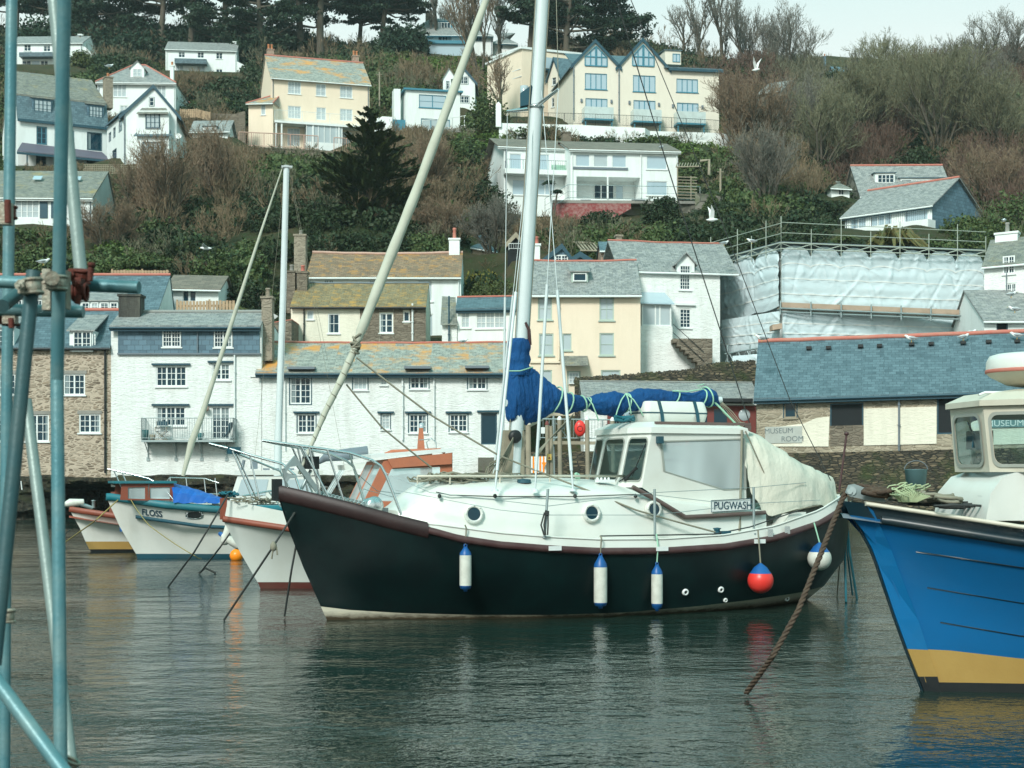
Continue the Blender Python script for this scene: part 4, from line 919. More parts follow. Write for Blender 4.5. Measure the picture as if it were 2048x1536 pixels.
mb=MB();mb.prism([f.W(ua,za,2.6),f.W(ub,za,2.6),f.W(ub-.2,zi-.2,.05),f.W(ua+.9,zi,.05)],UP*.08);vr=mb.build('veranda_roof',M['purple'],Wh.root)
mb=MB();bar(mb,f,ua,za-.22,ub,za-.01,2.5,2.6)
for q in(ua+.9,L*.5,ub-.3):bar(mb,f,q,za-2.4,q+.12,za-.2,2.4,2.5)
mb.build('veranda_frame',M['navy'],vr)
zd=za-2.3
railing('veranda_rail',[f.W(ua+.1,zd,2.7),f.W(ub,zd,2.7)],1.0,'lead',Wh.root,gap=.14)
mb=MB();bar(mb,f,ua,zd-1.2,ub,zd,.1,2.75);mb.build('veranda_deck',M['rubble2'],Wh.root)
Wg=house('gabled_wing','white wing with a navy-edged gable and slated bay windows',(248,226),(353,226),143,340,9,'white',('front','slateblue',dict(g=[(248,353,307,172)],verge='navy',go=.45)),
 [(299,195,308,212,1,1,2,'np')],d1=143.5)
f=Wg.f;by=hbox(Wg,274,221,338,340,.01,.9,'white','bay')
for x0,y0,x1,y1,c in((292,225,319,256,3),(286,285,326,314,4)):
 a,z=f.uz(x0,y1,.9);b,z2=f.uz(x1,y0,.9);window(Wg.root,f,a,z,b,z2,c,1,3,'snp','navy','curtain',o=.92)
for x0,x1,yb_,yt_,mt in((273,337,228,215,'slateolive'),(267,345,273,259,'slateblue')):
 a,z=f.uz(x0,yb_,1.15);b,_=f.uz(x1,yb_,1.15);z2=f.uz(x0,yt_,.5)[1];m_=MB();m_.prism([f.W(a,z,1.2),f.W(b,z,1.2),f.W(b-.35,z2,.02),f.W(a+.35,z2,.02)],UP*.08);m_.build('bay_roof',M[mt],Wg.root)
pipe(Wg,249,228,330,'lead',.1,.05)
# receding side of the wing
Ws=house('side_wing','receding white side wall with narrow navy windows left of the gabled wing',(214,256),(248,226),152,340,4,'white',None,
 [(218,266,222,282,1,1,2,'n','navy','curtain'),(227,256,231,274,1,1,2,'n','navy','curtain'),(238,240,244,262,1,1,2,'n','navy','curtain'),(225,300,233,330,1,1,2,'n','navy','glass')],d1=143.4,cat='house wing',clip=False)
mb=MB();f=Ws.f;mb.prism([f.W(0,Ws.zt+.003,.3),f.W(Ws.L,Ws.zt+.003,.3),f.W(Ws.L,Ws.zt+1.8,-3),f.W(0,Ws.zt+1.8,-3)],UP*.1);mb.build('roof',M['slatehang'],Ws.root)
X=house('hipped_white_house','white house with grey hipped roof and white gabled dormer',(195,162),(351,164),178,232,9,'white',('hip','slategrey',dict(r=(275,132),set=4.5,oe=.4,hips=(3.2,4.2),ridge='ridge',fascia='trim')),
 [(226,169,253,194,3,1,2,'s','trim','curtain'),(306,171,332,196,3,1,2,'s','trim','curtain'),(240,211,256,226,2,1,2,'','trim','curtain')])
dormer(X,261,136,288,160,1.0,'white','slategrey',wins=[(266,138,283,153,2,1,2,'','trim','curtain')],gable=.75,back=4)
chimney(X,340,130,347,164,2.5,'white',1,.6)
Y=house('blue_shuttered_house','white house with blue shutters and mossy roof behind the scaffold poles',(-60,392),(185,394),121,450,7,'white',('gable','slateolive',dict(r=(90,344),set=4.5,ov=.1,oe=.3,fascia='trim')),
 [(30,399,78,436,4,1,3,'','trim','curtain'),(112,402,122,430,1,1,3,'')],d1=121)
for x0,x1 in((79.5,95),(102,110)):hbox(Y,x0,399,x1,436,.004,.06,'blueshut' if 'blueshut' in M else 'navy','shutter')
mb=MB();f=Y.f
for px,py in((76,362),(154,363)):
 o_=-2.6;u,z=f.uz(px,py,o_);mb.box(f.W(u-.35,z+.05,o_+.3),f.U*.7,-f.N*.4+UP*.32,UP*.06)
mb.build('skylight',M['skyglass'],Y.root)
tr=thing('trellis_fence',P(200,345,140),'open square trellis fence below the gabled wing','fence');mb=MB()
for i in range(38):mb.box(P(167+i*3.6,348,138),(.045,0,0),(0,.02,0),UP*.85)
for k in range(6):mb.box(P(167,348,137.97)+UP*k*.16,(P(304,348,138)-P(167,348,138)),(0,.02,0),UP*.045)
mb.build('lattice',M['timber'],tr)
Zh=house('garden_cottage','tiny white cottage with slate roof and one dormer right of the gabled wing',(385,262),(455,261),160,276,4,'white',('gable','slategrey',dict(r=(420,243),set=2,ov=.3,oe=.3)),[],d1=160)
dormer(Zh,406,253,433,275,-.05,'white','slateblue',wins=[(410,255,431,272,2,1,1,'','trim','curtain')],rise=.1,back=2)
boards('board_fence','orange-tan picket fence behind the tiny white cottage',[P(360,236,166),P(392,235,166),P(420,242,165)],.9)
wall_run('stone_boundary','dark stone garden wall left of the cream villa',[(405,226,168,3),(468,228,168,3),(490,222,168,4)],.4,'rubble2')
sd=thing('satellite_dish',P(356,273,142),'white satellite dish on the corner of the gabled wing','satellite dish');mb=MB();p=P(357,273,142.2);mb.lathe(p,[(0,.0),(.15,.02),(.27,.09)],16,Vector((.1,-1,.25)));mb.lathe(p,[(.27,.10),(.0,.03)],16,Vector((.1,-1,.25)));mb.build('dish',M['trim'],sd);mb=MB();mb.tube([p,p+Vector((-.2,.6,-.2))],.03,6);mb.tube([p,p+Vector((0,-.35,.0))],.015,5);mb.build('arm',M['lead'],sd)
AA=house('slate_chalet','chalet with a big mossy slate roof and glazed front above the wrapped scaffold',(1690,432),(1864,408),124,474,7.5,'white',
 ('gable','slategrey',dict(r=(1797,375),set=3.7,ov=.25,oe=.3,ridge='ridge',fascia='navy')),
 [(1700,436,1732,458,2,1,1,'','trim','skyglass'),(1740,430,1784,455,3,1,1,'','trim','skyglass'),(1808,421,1856,446,1,1,1,'','trim','skyglass')])
mb=MB();f=AA.f;mb.poly([f.W(AA.L+.02,AA.zt,.0),f.W(AA.L+.02,AA.zt,-7.5),f.W(AA.L+.02,AA.rz,-3.7)]);mb.poly([f.W(AA.L+.02,AA.zb-1,0.0),f.W(AA.L+.02,AA.zb-1,-7.5),f.W(AA.L+.02,AA.zt,-7.5),f.W(AA.L+.02,AA.zt,0)]);mb.build('slate_gable',M['slatehang'],AA.root)
hbox(AA,1676,456,1856,461,.01,1.1,'trim','deck');zz=f.uz(1766,456,1.05)[1];railing('balustrade',[f.W(f.uz(1676,458,1.05)[0],zz,1.05),f.W(AA.L,zz,1.05)],1.05,'black',AA.root,gap=.16)
AB=house('slate_cottage','grey slate cottage with flat-topped dormer just above the chalet',(1722,391),(1905,390),140,420,8,'palerock',('gable','slategrey',dict(r=(1810,333),set=3.8,ov=.15,oe=.2,ridge='ridge')),[],d1=140)
dormer(AB,1750,346,1790,368,1.6,'trim','slateblue',wins=[(1755,349,1788,366,4,1,2,'')],rise=.15,back=2.4);dormer(AB,1800,356,1902,380,1.8,'trim','slateblue',wins=[(1802,359,1824,372,1,1,1,'','trim','skyglass')],rise=.1,back=2.2)
AC=house('green_kiosk','tiny green-roofed summerhouse left of the slate cottage',(1663,374),(1699,376),134,396,2,'white',('hip','moss' if 'moss' in M else 'slateolive',dict(r=(1684,365),set=1,oe=.3)),[(1677,378,1688,390,2,1,1,'')],d1=134,cat='summerhouse')
AD=house('corner_cottage','whitewashed cottage with mossy roof at the right edge beside the wrapped scaffold',(1968,532),(2140,516),88,640,6,'whitewash',('gable','slateolive',dict(r=(2030,478),set=3,ov=.1,oe=.2)),
 [(2006,512,2030,548,2,2,4,'sp'),(2013,566,2033,600,2,2,3,'s')],d1=86)
chimney(AD,1990,466,2035,510,2.6,'white',1,.9,potm='concrete',poth=.6)
pipe(AD,2013,545,600,'lead',.1,.03)
AE=house('slate_lean_building','grey slate-roofed building right of the plastic sheeting',(1968,640),(2140,640),84,700,6,'white',('gable','slategrey',dict(r=(2050,583),set=3.5,ov=.1,oe=.2)),[(1993,645,2016,672,1,1,1,'','navy','dark')],d1=84)
AF=house('ivy_clad_cottage','small slate-roofed stone house half hidden by bare trees on the right skyline',(1520,186),(1563,180),215,215,6,'palerock',('gable','slategrey',dict(r=(1545,167),set=3,ov=.2,oe=.3)),[],d1=213)
AG=house('skyline_house','blue-grey house roof just showing above the right-hand skyline trees',(1670,146),(1712,150),262,170,6,'curtain',('gable','slatehang',dict(r=(1690,136),set=3,ov=.2)),[],d1=262)
chimney(AG,1648,112,1652,140,3,'slatehang',1,.6);
wall_run('garden_wall','pale stone garden wall beside the ivy-covered gate pillars',[(1390,386,134,2),(1412,388,133,4),(1436,392,132,3)],.6,'palerock')
# ================================================================ the hill as one sheet, the harbour water
LIM+=[(1400,1975,500,88),(742,790,232,173),(995,1300,250,160),(1290,1450,262,162),(842,1000,258,171),(470,745,298,166),(1100,1275,440,134),(1270,1400,415,134),(1225,1475,470,110),(165,306,346,138),(350,472,628,96),(1140,1210,505,106),(590,925,506,103),(0,340,548,104)]
XP=[(-500,560,112),(-500,300,165),(-500,110,235),(-500,40,262),(60,560,112),(250,548,108),(450,545,106),(500,520,111),(420,480,118),(650,500,112),(820,500,112),(960,520,112),(1000,490,120),(700,400,132),(820,380,136),(560,380,136),(400,380,136),(300,440,126),
   (900,440,124),(950,340,146),(900,290,160),(1100,290,156),(1300,295,156),(1430,300,158),(1450,420,130),(1500,370,142),(1250,470,118),(1120,480,114),(1420,470,118),(1600,450,122),(1560,330,160),(1600,260,182),(1750,280,176),(1700,220,200),(1800,200,210),(1900,300,170),(1950,400,142),(2020,470,118),
   (2048,220,195),(2400,250,190),(2400,460,125),(2400,120,250),(1480,230,195),(1500,170,225),(1400,150,240),(1600,165,236),(1750,168,240),(1900,150,246),(2040,140,250),(1300,110,245),(1150,110,240),(950,130,225),(860,150,212),(780,150,212),(840,190,190),(700,120,232),(600,105,242),(450,95,248),(300,92,248),(150,88,248),(0,88,248),(420,180,200),(470,230,182),(260,150,205),(150,160,195)]
pts=[Vector(c)for c in CTRL]+[P(*q)for q in XP]
for X_ in(-200,-120,-60,0,60,120,200):pts+=[Vector((X_,290,80)),Vector((X_,340,80)),Vector((X_,78,2.3)),Vector((X_,84,3.0))]
A_=np.array([tuple(p)for p in pts]);S_=100.0
def tps(r2):return np.where(r2>1e-12,r2*np.log(np.maximum(r2,1e-12))*0.5,0.0)
xy=A_[:,:2]/S_;n_=len(xy)
K_=tps(((xy[:,None]-xy[None])**2).sum(2))+np.eye(n_)*2e-4
Pm_=np.hstack([np.ones((n_,1)),xy]);L_=np.zeros((n_+3,n_+3));L_[:n_,:n_]=K_;L_[:n_,n_:]=Pm_;L_[n_:,:n_]=Pm_.T
TW=np.linalg.solve(L_,np.concatenate([A_[:,2],np.zeros(3)]));TN,TXY,TS=n_,xy,S_
def ground(X,Y):
 X=np.atleast_1d(np.asarray(X,float));Y=np.atleast_1d(np.asarray(Y,float));q=np.stack([X,Y],1)/TS;z=np.empty(len(q))
 for i in range(0,len(q),4000):
  b_=q[i:i+4000];z[i:i+4000]=tps(((b_[:,None]-TXY[None])**2).sum(2))@TW[:TN]+TW[TN]+b_@TW[TN+1:]
 z=np.where(Y<96,np.minimum(z,2.2+np.maximum(Y-80,0)*.55),z)
 return np.clip(z,2.0,82)
def gz(X,Y):return float(ground([X],[Y])[0])
ys=np.concatenate([[-60,20,60,78,79.4],np.arange(79.6,110,1.2),np.arange(110,262,2.2),np.arange(264,460,14)]);xs=np.concatenate([np.arange(-400,-110,20),np.arange(-110,110,2.2),np.arange(110,420,20)])
XX,YY=np.meshgrid(xs,ys);ZZ=ground(XX.ravel(),YY.ravel()).reshape(XX.shape)
rg_=np.random.RandomState(3);ZZ+=np.where(YY>112,rg_.randn(*ZZ.shape)*.16,0);ZZ[YY<79.5]=-2.5;ZZ[YY<50]=-4;ZZ[(YY<84.5)&(XX>-25)&(XX<-18.5)]=-2.5
mb=MB();mb.grid([[Vector((XX[i,j],YY[i,j],ZZ[i,j]))for j in range(len(xs))]for i in range(len(ys))],True)
s=NT('hillside_earth',0.95,0.1);n1=s.noise(s.pos(),.12,6,.65);n2=s.noise(s.pos(),1.6,5,.7)
c=s.mix(s.ramp(n1,[(.4,0),(.6,1)]),(.035,.042,.02),(.075,.06,.035));c=s.mix(s.ramp(n2,[(.5,0),(.7,1)]),c,(.03,.055,.018));s.color(c);s.bump(n2,.8,.3)
o=mb.build('ground',s.m);tag(o,'steep scrubby hillside rising behind the harbour cottages','hillside',kind='structure')
s=NT('harbour_water',0.03,0.5);s.b.inputs['IOR'].default_value=1.33
s.color(s.mix(s.noise(s.pos((.3,.3,1)),.5,3),(.007,.022,.018),(.016,.038,.030)))
p1=s.pos((1,1.2,1));a1=s.noise(p1,.55,2,.5);a2=s.noise(s.pos((.9,1.2,1)),1.9,3,.6);a3=s.noise(s.pos((1,1.1,1)),6.5,3,.55)
h_=s.math('ADD',s.math('MULTIPLY',a1,.8),s.math('ADD',s.math('MULTIPLY',a2,.45),s.math('MULTIPLY',a3,.25)))
pt_=s.ramp(s.noise(s.pos((.6,1,1)),.16,3,.6),[(.35,.45),(.65,1.5)]);bm_=s.bump(s.math('MULTIPLY',h_,pt_),1.0,.064)
mb=MB();mb.poly([(-400,-60,0),(400,-60,0),(400,100,0),(-400,100,0)]);o=mb.build('water',s.m);tag(o,'dark green rippled harbour water','water',kind='structure')
# quay between the white row and the museum store
wall_run('quay_wall','dark weedy stone quay wall under the low slate cafe',[(1018,905,78.6,1.0),(1340,900,78.4,1.0),(1520,896,77.5,1.0)],6.0,'quaystone',sinkz=3)
# ================================================================ vegetation
def np_mesh(name,V,Fq,mats,parent=None,loc=None,mi=None):
 """quads (or triangles) from numpy arrays, fast"""
 me=bpy.data.meshes.new(name);k=Fq.shape[1]
 me.vertices.add(len(V));me.vertices.foreach_set('co',np.ascontiguousarray(V,dtype=np.float32).ravel())
 me.loops.add(Fq.size);me.loops.foreach_set('vertex_index',Fq.astype(np.int32).ravel())
 me.polygons.add(len(Fq));me.polygons.foreach_set('loop_start',np.arange(0,Fq.size,k,dtype=np.int32))
 for m_ in mats:me.materials.append(m_)
 if mi is not None:me.polygons.foreach_set('material_index',mi.astype(np.int32))
 me.update(calc_edges=True)
 o=bpy.data.objects.new(name,me);COL.objects.link(o)
 if parent is not None:o.parent=parent
 if loc is not None:o.location=loc
 return o
def quads_at(c,a,b):
 V=np.stack([c-a-b,c+a-b,c+a+b,c-a+b],1).reshape(-1,3);return V,np.arange(len(V)).reshape(-1,4)
def rand_dir(rs,n):v=rs.randn(n,3);return v/np.linalg.norm(v,axis=1)[:,None]
def leaf_cloud(rs,n,rad,size,lobes=7,flat=1.0,hollow=.55):
 """leaves through the outer part of a lumpy volume"""
 lc=rand_dir(rs,lobes)*.55;lc[:,2]=np.abs(lc[:,2])*.9;lr=rs.uniform(.38,.62,lobes)
 k=rs.randint(0,lobes,n);d=rand_dir(rs,n);r=rs.uniform(hollow,1.05,n)
 c=(lc[k]+d*(lr[k]*r)[:,None])*np.array(rad);c[:,2]=np.abs(c[:,2])*flat
 a=rand_dir(rs,n);b=np.cross(a,rand_dir(rs,n));b/=np.linalg.norm(b,axis=1)[:,None]
 s_=rs.uniform(.5,1.3,n)[:,None]*size
 return quads_at(c,a*s_,b*s_*.55)
def ribbons(P0,P1,w0,w1,rs):
 t=P1-P0;t/=np.linalg.norm(t,axis=1)[:,None]+1e-9
 s_=np.cross(t,rand_dir(rs,len(t)));s_/=np.linalg.norm(s_,axis=1)[:,None]+1e-9
 V=np.stack([P0-s_*w0[:,None],P0+s_*w0[:,None],P1+s_*w1[:,None],P1-s_*w1[:,None]],1).reshape(-1,3)
 return V,np.arange(len(V)).reshape(-1,4)
def branch_net(rs,starts,dirs,lens,rads,levels,kids,spread,up=.25,shrink=.62,gnarl=.25,seg=3,tropism=0):
 """returns list of segments per level: (P0,P1,r0,r1)"""
 out=[];p,d,L,r=starts,dirs,lens,rads
 for lv in range(levels):
  q=p.copy();dd=d.copy();S=[];nodes=[];nd=[]
  for s_ in range(seg):
   dd=dd+rs.randn(*dd.shape)*gnarl;dd[:,2]+=up;dd/=np.linalg.norm(dd,axis=1)[:,None]
   q2=q+dd*(L/seg)[:,None];r0=r*(1-.3*s_/seg);r1=r*(1-.3*(s_+1)/seg)
   S.append((q,q2,r0,r1));q=q2;nodes.append(q2);nd.append(dd.copy())
  out.append(tuple(np.concatenate([x[i]for x in S])for i in range(4)))
  if lv==levels-1:break
  N=len(p);k=kids[lv];ch=rs.randint(0,seg,(N,k));ch[:,0]=seg-1
  if k>1:ch[:,1]=seg-1
  nodes=np.stack(nodes,1);nd=np.stack(nd,1);ii=np.repeat(np.arange(N),k);cc=ch.ravel()
  p=nodes[ii,cc];b=nd[ii,cc];d=b+rand_dir(rs,len(b))*spread;d/=np.linalg.norm(d,axis=1)[:,None]
  L=L[ii]*shrink*rs.uniform(.7,1.2,len(ii));r=r[ii]*.55
 return out
def twig_bush(rs,stems,rad,hgt,levels=3,kids=(4,4),w=.03,spread=.55,up=.12):
 a=rs.uniform(0,2*math.pi,stems);t=rs.uniform(0.05,1.0,stems)**.7;d=np.stack([np.cos(a)*t*rad,np.sin(a)*t*rad,hgt*(1.15-.7*t**2)],1)
 L=np.linalg.norm(d,axis=1)*.55;d/=np.linalg.norm(d,axis=1)[:,None]
 seg=branch_net(rs,np.stack([np.cos(a),np.sin(a),np.zeros(stems)],1)*rad*.15,d,L,np.full(stems,w),levels,kids,spread,up,.55,.12,2)
 V=[];Fs=[];o_=0
 for P0,P1,r0,r1 in seg:
  v,f_=ribbons(P0,P1,np.maximum(r0,.009),np.maximum(r1,.007),rs);V.append(v);Fs.append(f_+o_);o_+=len(v)
 return np.concatenate(V),np.concatenate(Fs)
LEAFM=dict(
 g=m_leaf('shrub_leaves_green',(.03,.058,.016),(.075,.11,.035),(.13,.15,.06)),
 d=m_leaf('shrub_leaves_dark',(.012,.028,.012),(.03,.05,.018),(.05,.06,.025)),
 y=m_leaf('ivy_leaves_bright',(.07,.13,.025),(.14,.20,.045),(.06,.10,.03)),
 b=m_leaf('brown_twigs',(.115,.082,.05),(.24,.175,.11),(.09,.10,.05),rough=.85),
 r=m_leaf('russet_twigs',(.09,.055,.042),(.17,.105,.078),(.10,.08,.055),rough=.85),
 o=m_leaf('olive_grey_twigs',(.10,.095,.06),(.20,.185,.125),(.07,.09,.045),rough=.85))
ZN=[(150,410,'b'),(210,440,'b'),(60,440,'g'),(60,500,'g'),(120,480,'b'),(230,370,'g'),(300,370,'b'),(360,340,'b'),(420,390,'b'),(330,430,'b'),(260,520,'y'),(180,520,'g'),(300,500,'d'),(390,460,'d'),(240,440,'d'),(450,470,'b'),(420,520,'d'),(490,500,'g'),(530,520,'d'),(470,560,'g'),(480,330,'b'),(560,340,'g'),(600,420,'d'),(540,430,'d'),(640,470,'d'),(700,470,'d'),(760,440,'d'),(820,450,'d'),(840,420,'b'),(880,410,'b'),
   (850,310,'b'),(870,350,'d'),(900,272,'y'),(950,265,'y'),(970,280,'y'),(960,320,'d'),(940,400,'b'),(980,390,'b'),(960,460,'b'),(900,450,'g'),(1000,470,'b'),(1080,460,'b'),(1100,265,'b'),(1180,265,'d'),(1250,265,'b'),(1320,275,'g'),(1380,290,'y'),(1440,300,'y'),(1400,340,'g'),(1480,330,'b'),(1500,390,'g'),(1560,420,'g'),(1450,460,'d'),(1550,460,'d'),(1620,430,'d'),(1500,200,'r'),(1470,180,'r'),(1560,260,'o'),(1620,250,'o'),
   (1700,230,'o'),(1780,280,'r'),(1700,340,'r'),(1640,330,'d'),(1800,220,'o'),(1870,250,'o'),(1850,310,'d'),(1900,180,'r'),(1960,300,'b'),(2000,420,'r'),(1960,360,'r'),(1950,460,'g'),(2000,250,'o'),(2040,160,'r'),(1540,360,'b'),(1600,380,'b'),(200,100,'b'),(250,110,'b'),(300,60,'d'),(400,60,'d'),(100,50,'d'),(230,150,'d'),(170,150,'g'),(400,180,'b'),(460,170,'d'),(380,150,'g'),(430,200,'d'),(480,220,'d'),(600,80,'d'),(500,90,'d'),
   (760,100,'d'),(820,125,'y'),(870,140,'y'),(780,160,'g'),(840,180,'b'),(760,200,'g'),(830,210,'g'),(1450,140,'d'),(1700,170,'d'),(1600,160,'o'),(1250,430,'g'),(1200,470,'g')]
zxy=np.array([(a,b)for a,b,c in ZN],float)
rs=np.random.RandomState(11)
protoL=[leaf_cloud(rs,430,(1,1,.9),.074)for _ in range(4)]
protoT=[twig_bush(rs,13,1.0,1.15,3,(4,4),.016)for _ in range(5)]
bags={k:([],[],[0])for k in LEAFM}
nc=17000;cx=rs.uniform(-95,100,nc);cy=104+(rs.uniform(0,1,nc)**.85)*152;cz=ground(cx,cy)
cpx=1024+cx/cy*F;cpy=HY-(cz-H)/cy*F
keep=(cpx>-80)&(cpx<2130);taken=np.zeros((0,2));kept=0
for i in np.where(keep)[0]:
 x,y,z=cx[i],cy[i],cz[i];px,py=cpx[i],cpy[i]
 bad=False
 for f,u0,u1,o0,o1,cl in FOOT:
  dx,dy=x-f.A.x,y-f.A.y;u=dx*f.U.x+dy*f.U.y;o_=dx*f.N.x+dy*f.N.y
  if u0-.8<u<u1+.8 and o0-.8<o_<o1+.6:bad=True;break
 if bad:continue
 k=ZN[int(np.argmin(((zxy-(px,py))**2*(1,2.2)).sum(1)))][2]
 if k in 'gdy' and rs.rand()<.10:k='b' if rs.rand()<.6 else 'o'
 if k in 'bro' and rs.rand()<.36:k='d' if rs.rand()<.5 else 'g'
 r=rs.uniform(.9,1.9)*(1.25 if k in 'bro' else 1.0)*(1+(y-110)/300);hh=r*rs.uniform(.9,1.3)
 if k=='y':r*=.9;hh*=.5
 for a,b,yl,dm in LIM:
  if y<dm and a-r/y*F<px<b+r/y*F:hh=min(hh,(H+(HY-yl+3)/F*y)-z)
 if hh<.25:continue
 if hh<r*.5:r=max(hh*1.4,.5)
 V,Fq=(protoL if k in 'gdy' else protoT)[rs.randint(4)]
 a=rs.uniform(0,6.28);ca,sa=math.cos(a),math.sin(a);W=V@np.array([[ca,sa,0],[-sa,ca,0],[0,0,1]])*np.array([r,r,hh])+np.array([x,y,z-.15])
 B_=bags[k];B_[0].append(W);B_[1].append(Fq+B_[2][0]);B_[2][0]+=len(W);kept+=1
LBL=dict(g='mid green leafy undergrowth on the hillside',d='dark green evergreen undergrowth on the hillside',y='bright green ivy and turf patches on the slope',b='bare brown winter brambles covering the hillside',r='russet bare thicket on the right-hand hillside',o='olive grey bare scrub on the right-hand hillside')
for k,(Vs,Fs,_)in bags.items():
 if Vs:
  o=np_mesh('undergrowth',np.concatenate(Vs),np.concatenate(Fs),[LEAFM[k]]);tag(o,LBL[k],'undergrowth',kind='stuff')
print('bushes',kept,sum(len(np.concatenate(b[1]))for b in bags.values()if b[1]))
# ---------------------------------------------------------------- single trees and shrubs
M['bark']=m_paint('grey_bark',(.10,.085,.065),.9,dirt=.5,dcol=(.04,.05,.02),bump=.5)
M['barkpale']=m_paint('pale_bark',(.20,.18,.14),.9,dirt=.5,dcol=(.06,.07,.03),bump=.5)
M['pine']=m_leaf('pine_needles',(.010,.026,.016),(.025,.048,.024),(.035,.055,.025))
M['cypress']=m_leaf('cypress_sprays',(.022,.036,.012),(.055,.075,.022),(.08,.09,.03),scale=1.4)
M['twiggrey']=m_leaf('grey_twigs',(.105,.10,.085),(.20,.19,.155),rough=.9)
M['twigbrown']=m_leaf('warm_brown_twigs',(.14,.10,.066),(.245,.18,.12),rough=.9)
M['twigolive']=m_leaf('olive_twigs',(.105,.105,.062),(.205,.20,.12),rough=.9)
M['yellowleaf']=m_leaf('yellow_green_leaves',(.10,.11,.02),(.22,.18,.03),(.06,.08,.02))
M['olivegreen']=m_leaf('olive_green_leaves',(.045,.065,.02),(.09,.11,.03),(.10,.11,.05))
M['palmleaf']=m_leaf('palm_fronds',(.07,.08,.025),(.14,.14,.05),(.20,.13,.05))
def bare_tree(px,py,d,hgt,width,label,mat='twiggrey',seed=0,group=None,trunk=.35,stems=1,name='bare_tree',bark='bark',levels=5):
 rs=np.random.RandomState(1000+seed);b=P(px,py,d);b.z=gz(b.x,b.y)-.2
 top=H-(py-HY)/F*d
 o=thing(name,b,label,'tree',group)
 st=np.zeros((stems,3));a=rs.uniform(0,6.28,stems);st[:,0]=np.cos(a)*.3*(stems>1);st[:,1]=np.sin(a)*.3*(stems>1)
 sp_=rs.uniform(.15,.75,stems)*(stems>1)*width/hgt;d0=np.stack([np.cos(a)*sp_+rs.randn(stems)*.05,np.sin(a)*sp_,np.ones(stems)],1);d0/=np.linalg.norm(d0,axis=1)[:,None]
 seg=branch_net(rs,st,d0,np.full(stems,hgt*.45),np.full(stems,(hgt*.022+.05)if stems<3 else(hgt*.011+.03)),levels,(6,6,5,5)[:levels-1],(.93 if stems<3 else .66)*width/hgt,.10,.60,.07,4)
 mb=MB()
 for k in range(min(2,levels)):
  for P0,P1,r0,r1 in zip(*seg[k]):
   mb.tube([P0,P1+(P1-P0)*.02],[max(r0,.04),max(r1,.03)],6 if k==0 else 4,cap=False)
 mb.v=[tuple(np.array(v)+np.array(b))for v in mb.v];mb.build('trunk',M[bark],o)
 V=[];Fs=[];k_=0
 for P0,P1,r0,r1 in seg[2:]:
  v,f_=ribbons(P0,P1,np.maximum(r0,.015*d/150),np.maximum(r1,.010*d/150),rs);V.append(v);Fs.append(f_+k_);k_+=len(v)
 np_mesh('crown',np.concatenate(V),np.concatenate(Fs),[M[mat]],o)
 return o
def leafy(px,py,d,rx,hgt,label,mat='d',n=2600,size=.11,seed=0,name='evergreen_shrub',cat='shrub',lobes=9,hollow=.55,stem=True,ground_z=None,group=None,flat=1):
 rs=np.random.RandomState(500+seed);b=P(px,py,d);b.z=gz(b.x,b.y)-.1 if ground_z is None else ground_z
 o=thing(name,b,label,cat,group);V,Fq=leaf_cloud(rs,n,(rx,rx,hgt*.95),size,lobes,flat,hollow)
 np_mesh('foliage',V,Fq,[LEAFM.get(mat)or M[mat]],o)
 if stem:
  mb=MB();bb=Vector(b)
  for k in range(3):mb.tube([bb,bb+Vector((rs.uniform(-.4,.4)*rx,rs.uniform(-.3,.3)*rx,hgt*.6))],[.09,.03],5)
  mb.build('stem',M['bark'],o)
 return o
def pine(px,d,hgt,spread,label,seed,lean=0.0,bare=.45,pads=34,psize=1.0,group='dark pines on the hilltop',lopside=0):
 rs=np.random.RandomState(2000+seed);X=(px-1024)/F*d;b=Vector((X,d,gz(X,d)-.3));o=thing('pine_tree',b,label,'tree',group)
 mb=MB();n=8;tr_=[]
 for i in range(n+1):
  t=i/n;tr_.append(b+Vector((lean*hgt*t+.25*math.sin(t*5+seed),.2*math.sin(t*4+seed),hgt*t)))
 mb.tube(tr_,[hgt*.028*(1-.75*i/n)+.06 for i in range(n+1)],8)
 V=[];Fs=[];k_=0
 for j in range(pads):
  t=bare+(1-bare)*(j+.5)/pads;i=min(int(t*n),n-1);root=tr_[i].lerp(tr_[i+1],t*n-i)
  a=rs.uniform(0,6.28);R_=spread*(1.0-.55*max(0,(t-.55)/.45))*rs.uniform(.35,1.0);rise=rs.uniform(-.05,.35)*R_
  tip=root+Vector((math.cos(a)*R_+lopside*R_,math.sin(a)*R_*.8,rise));mid=root.lerp(tip,.5)+Vector((0,0,-.06*R_+rs.uniform(-.3,.3)))
  mb.tube([root,mid,tip],[hgt*.009+.04,hgt*.006+.03,.03],5)
  for q in range(3):
   c=root.lerp(tip,.62+.2*q)+Vector(rs.randn(3)*.5);pr=psize*rs.uniform(.9,1.7)
   v,f_=leaf_cloud(rs,170,(pr*1.45,pr*1.45,pr*.55),.17*(d/220),5,1.0,.3);v=v+np.array(c-b);V.append(v);Fs.append(f_+k_);k_+=len(v)
 mb.build('trunk',M['bark'],o);np_mesh('crown',np.concatenate(V),np.concatenate(Fs),[M['pine']],o);return o
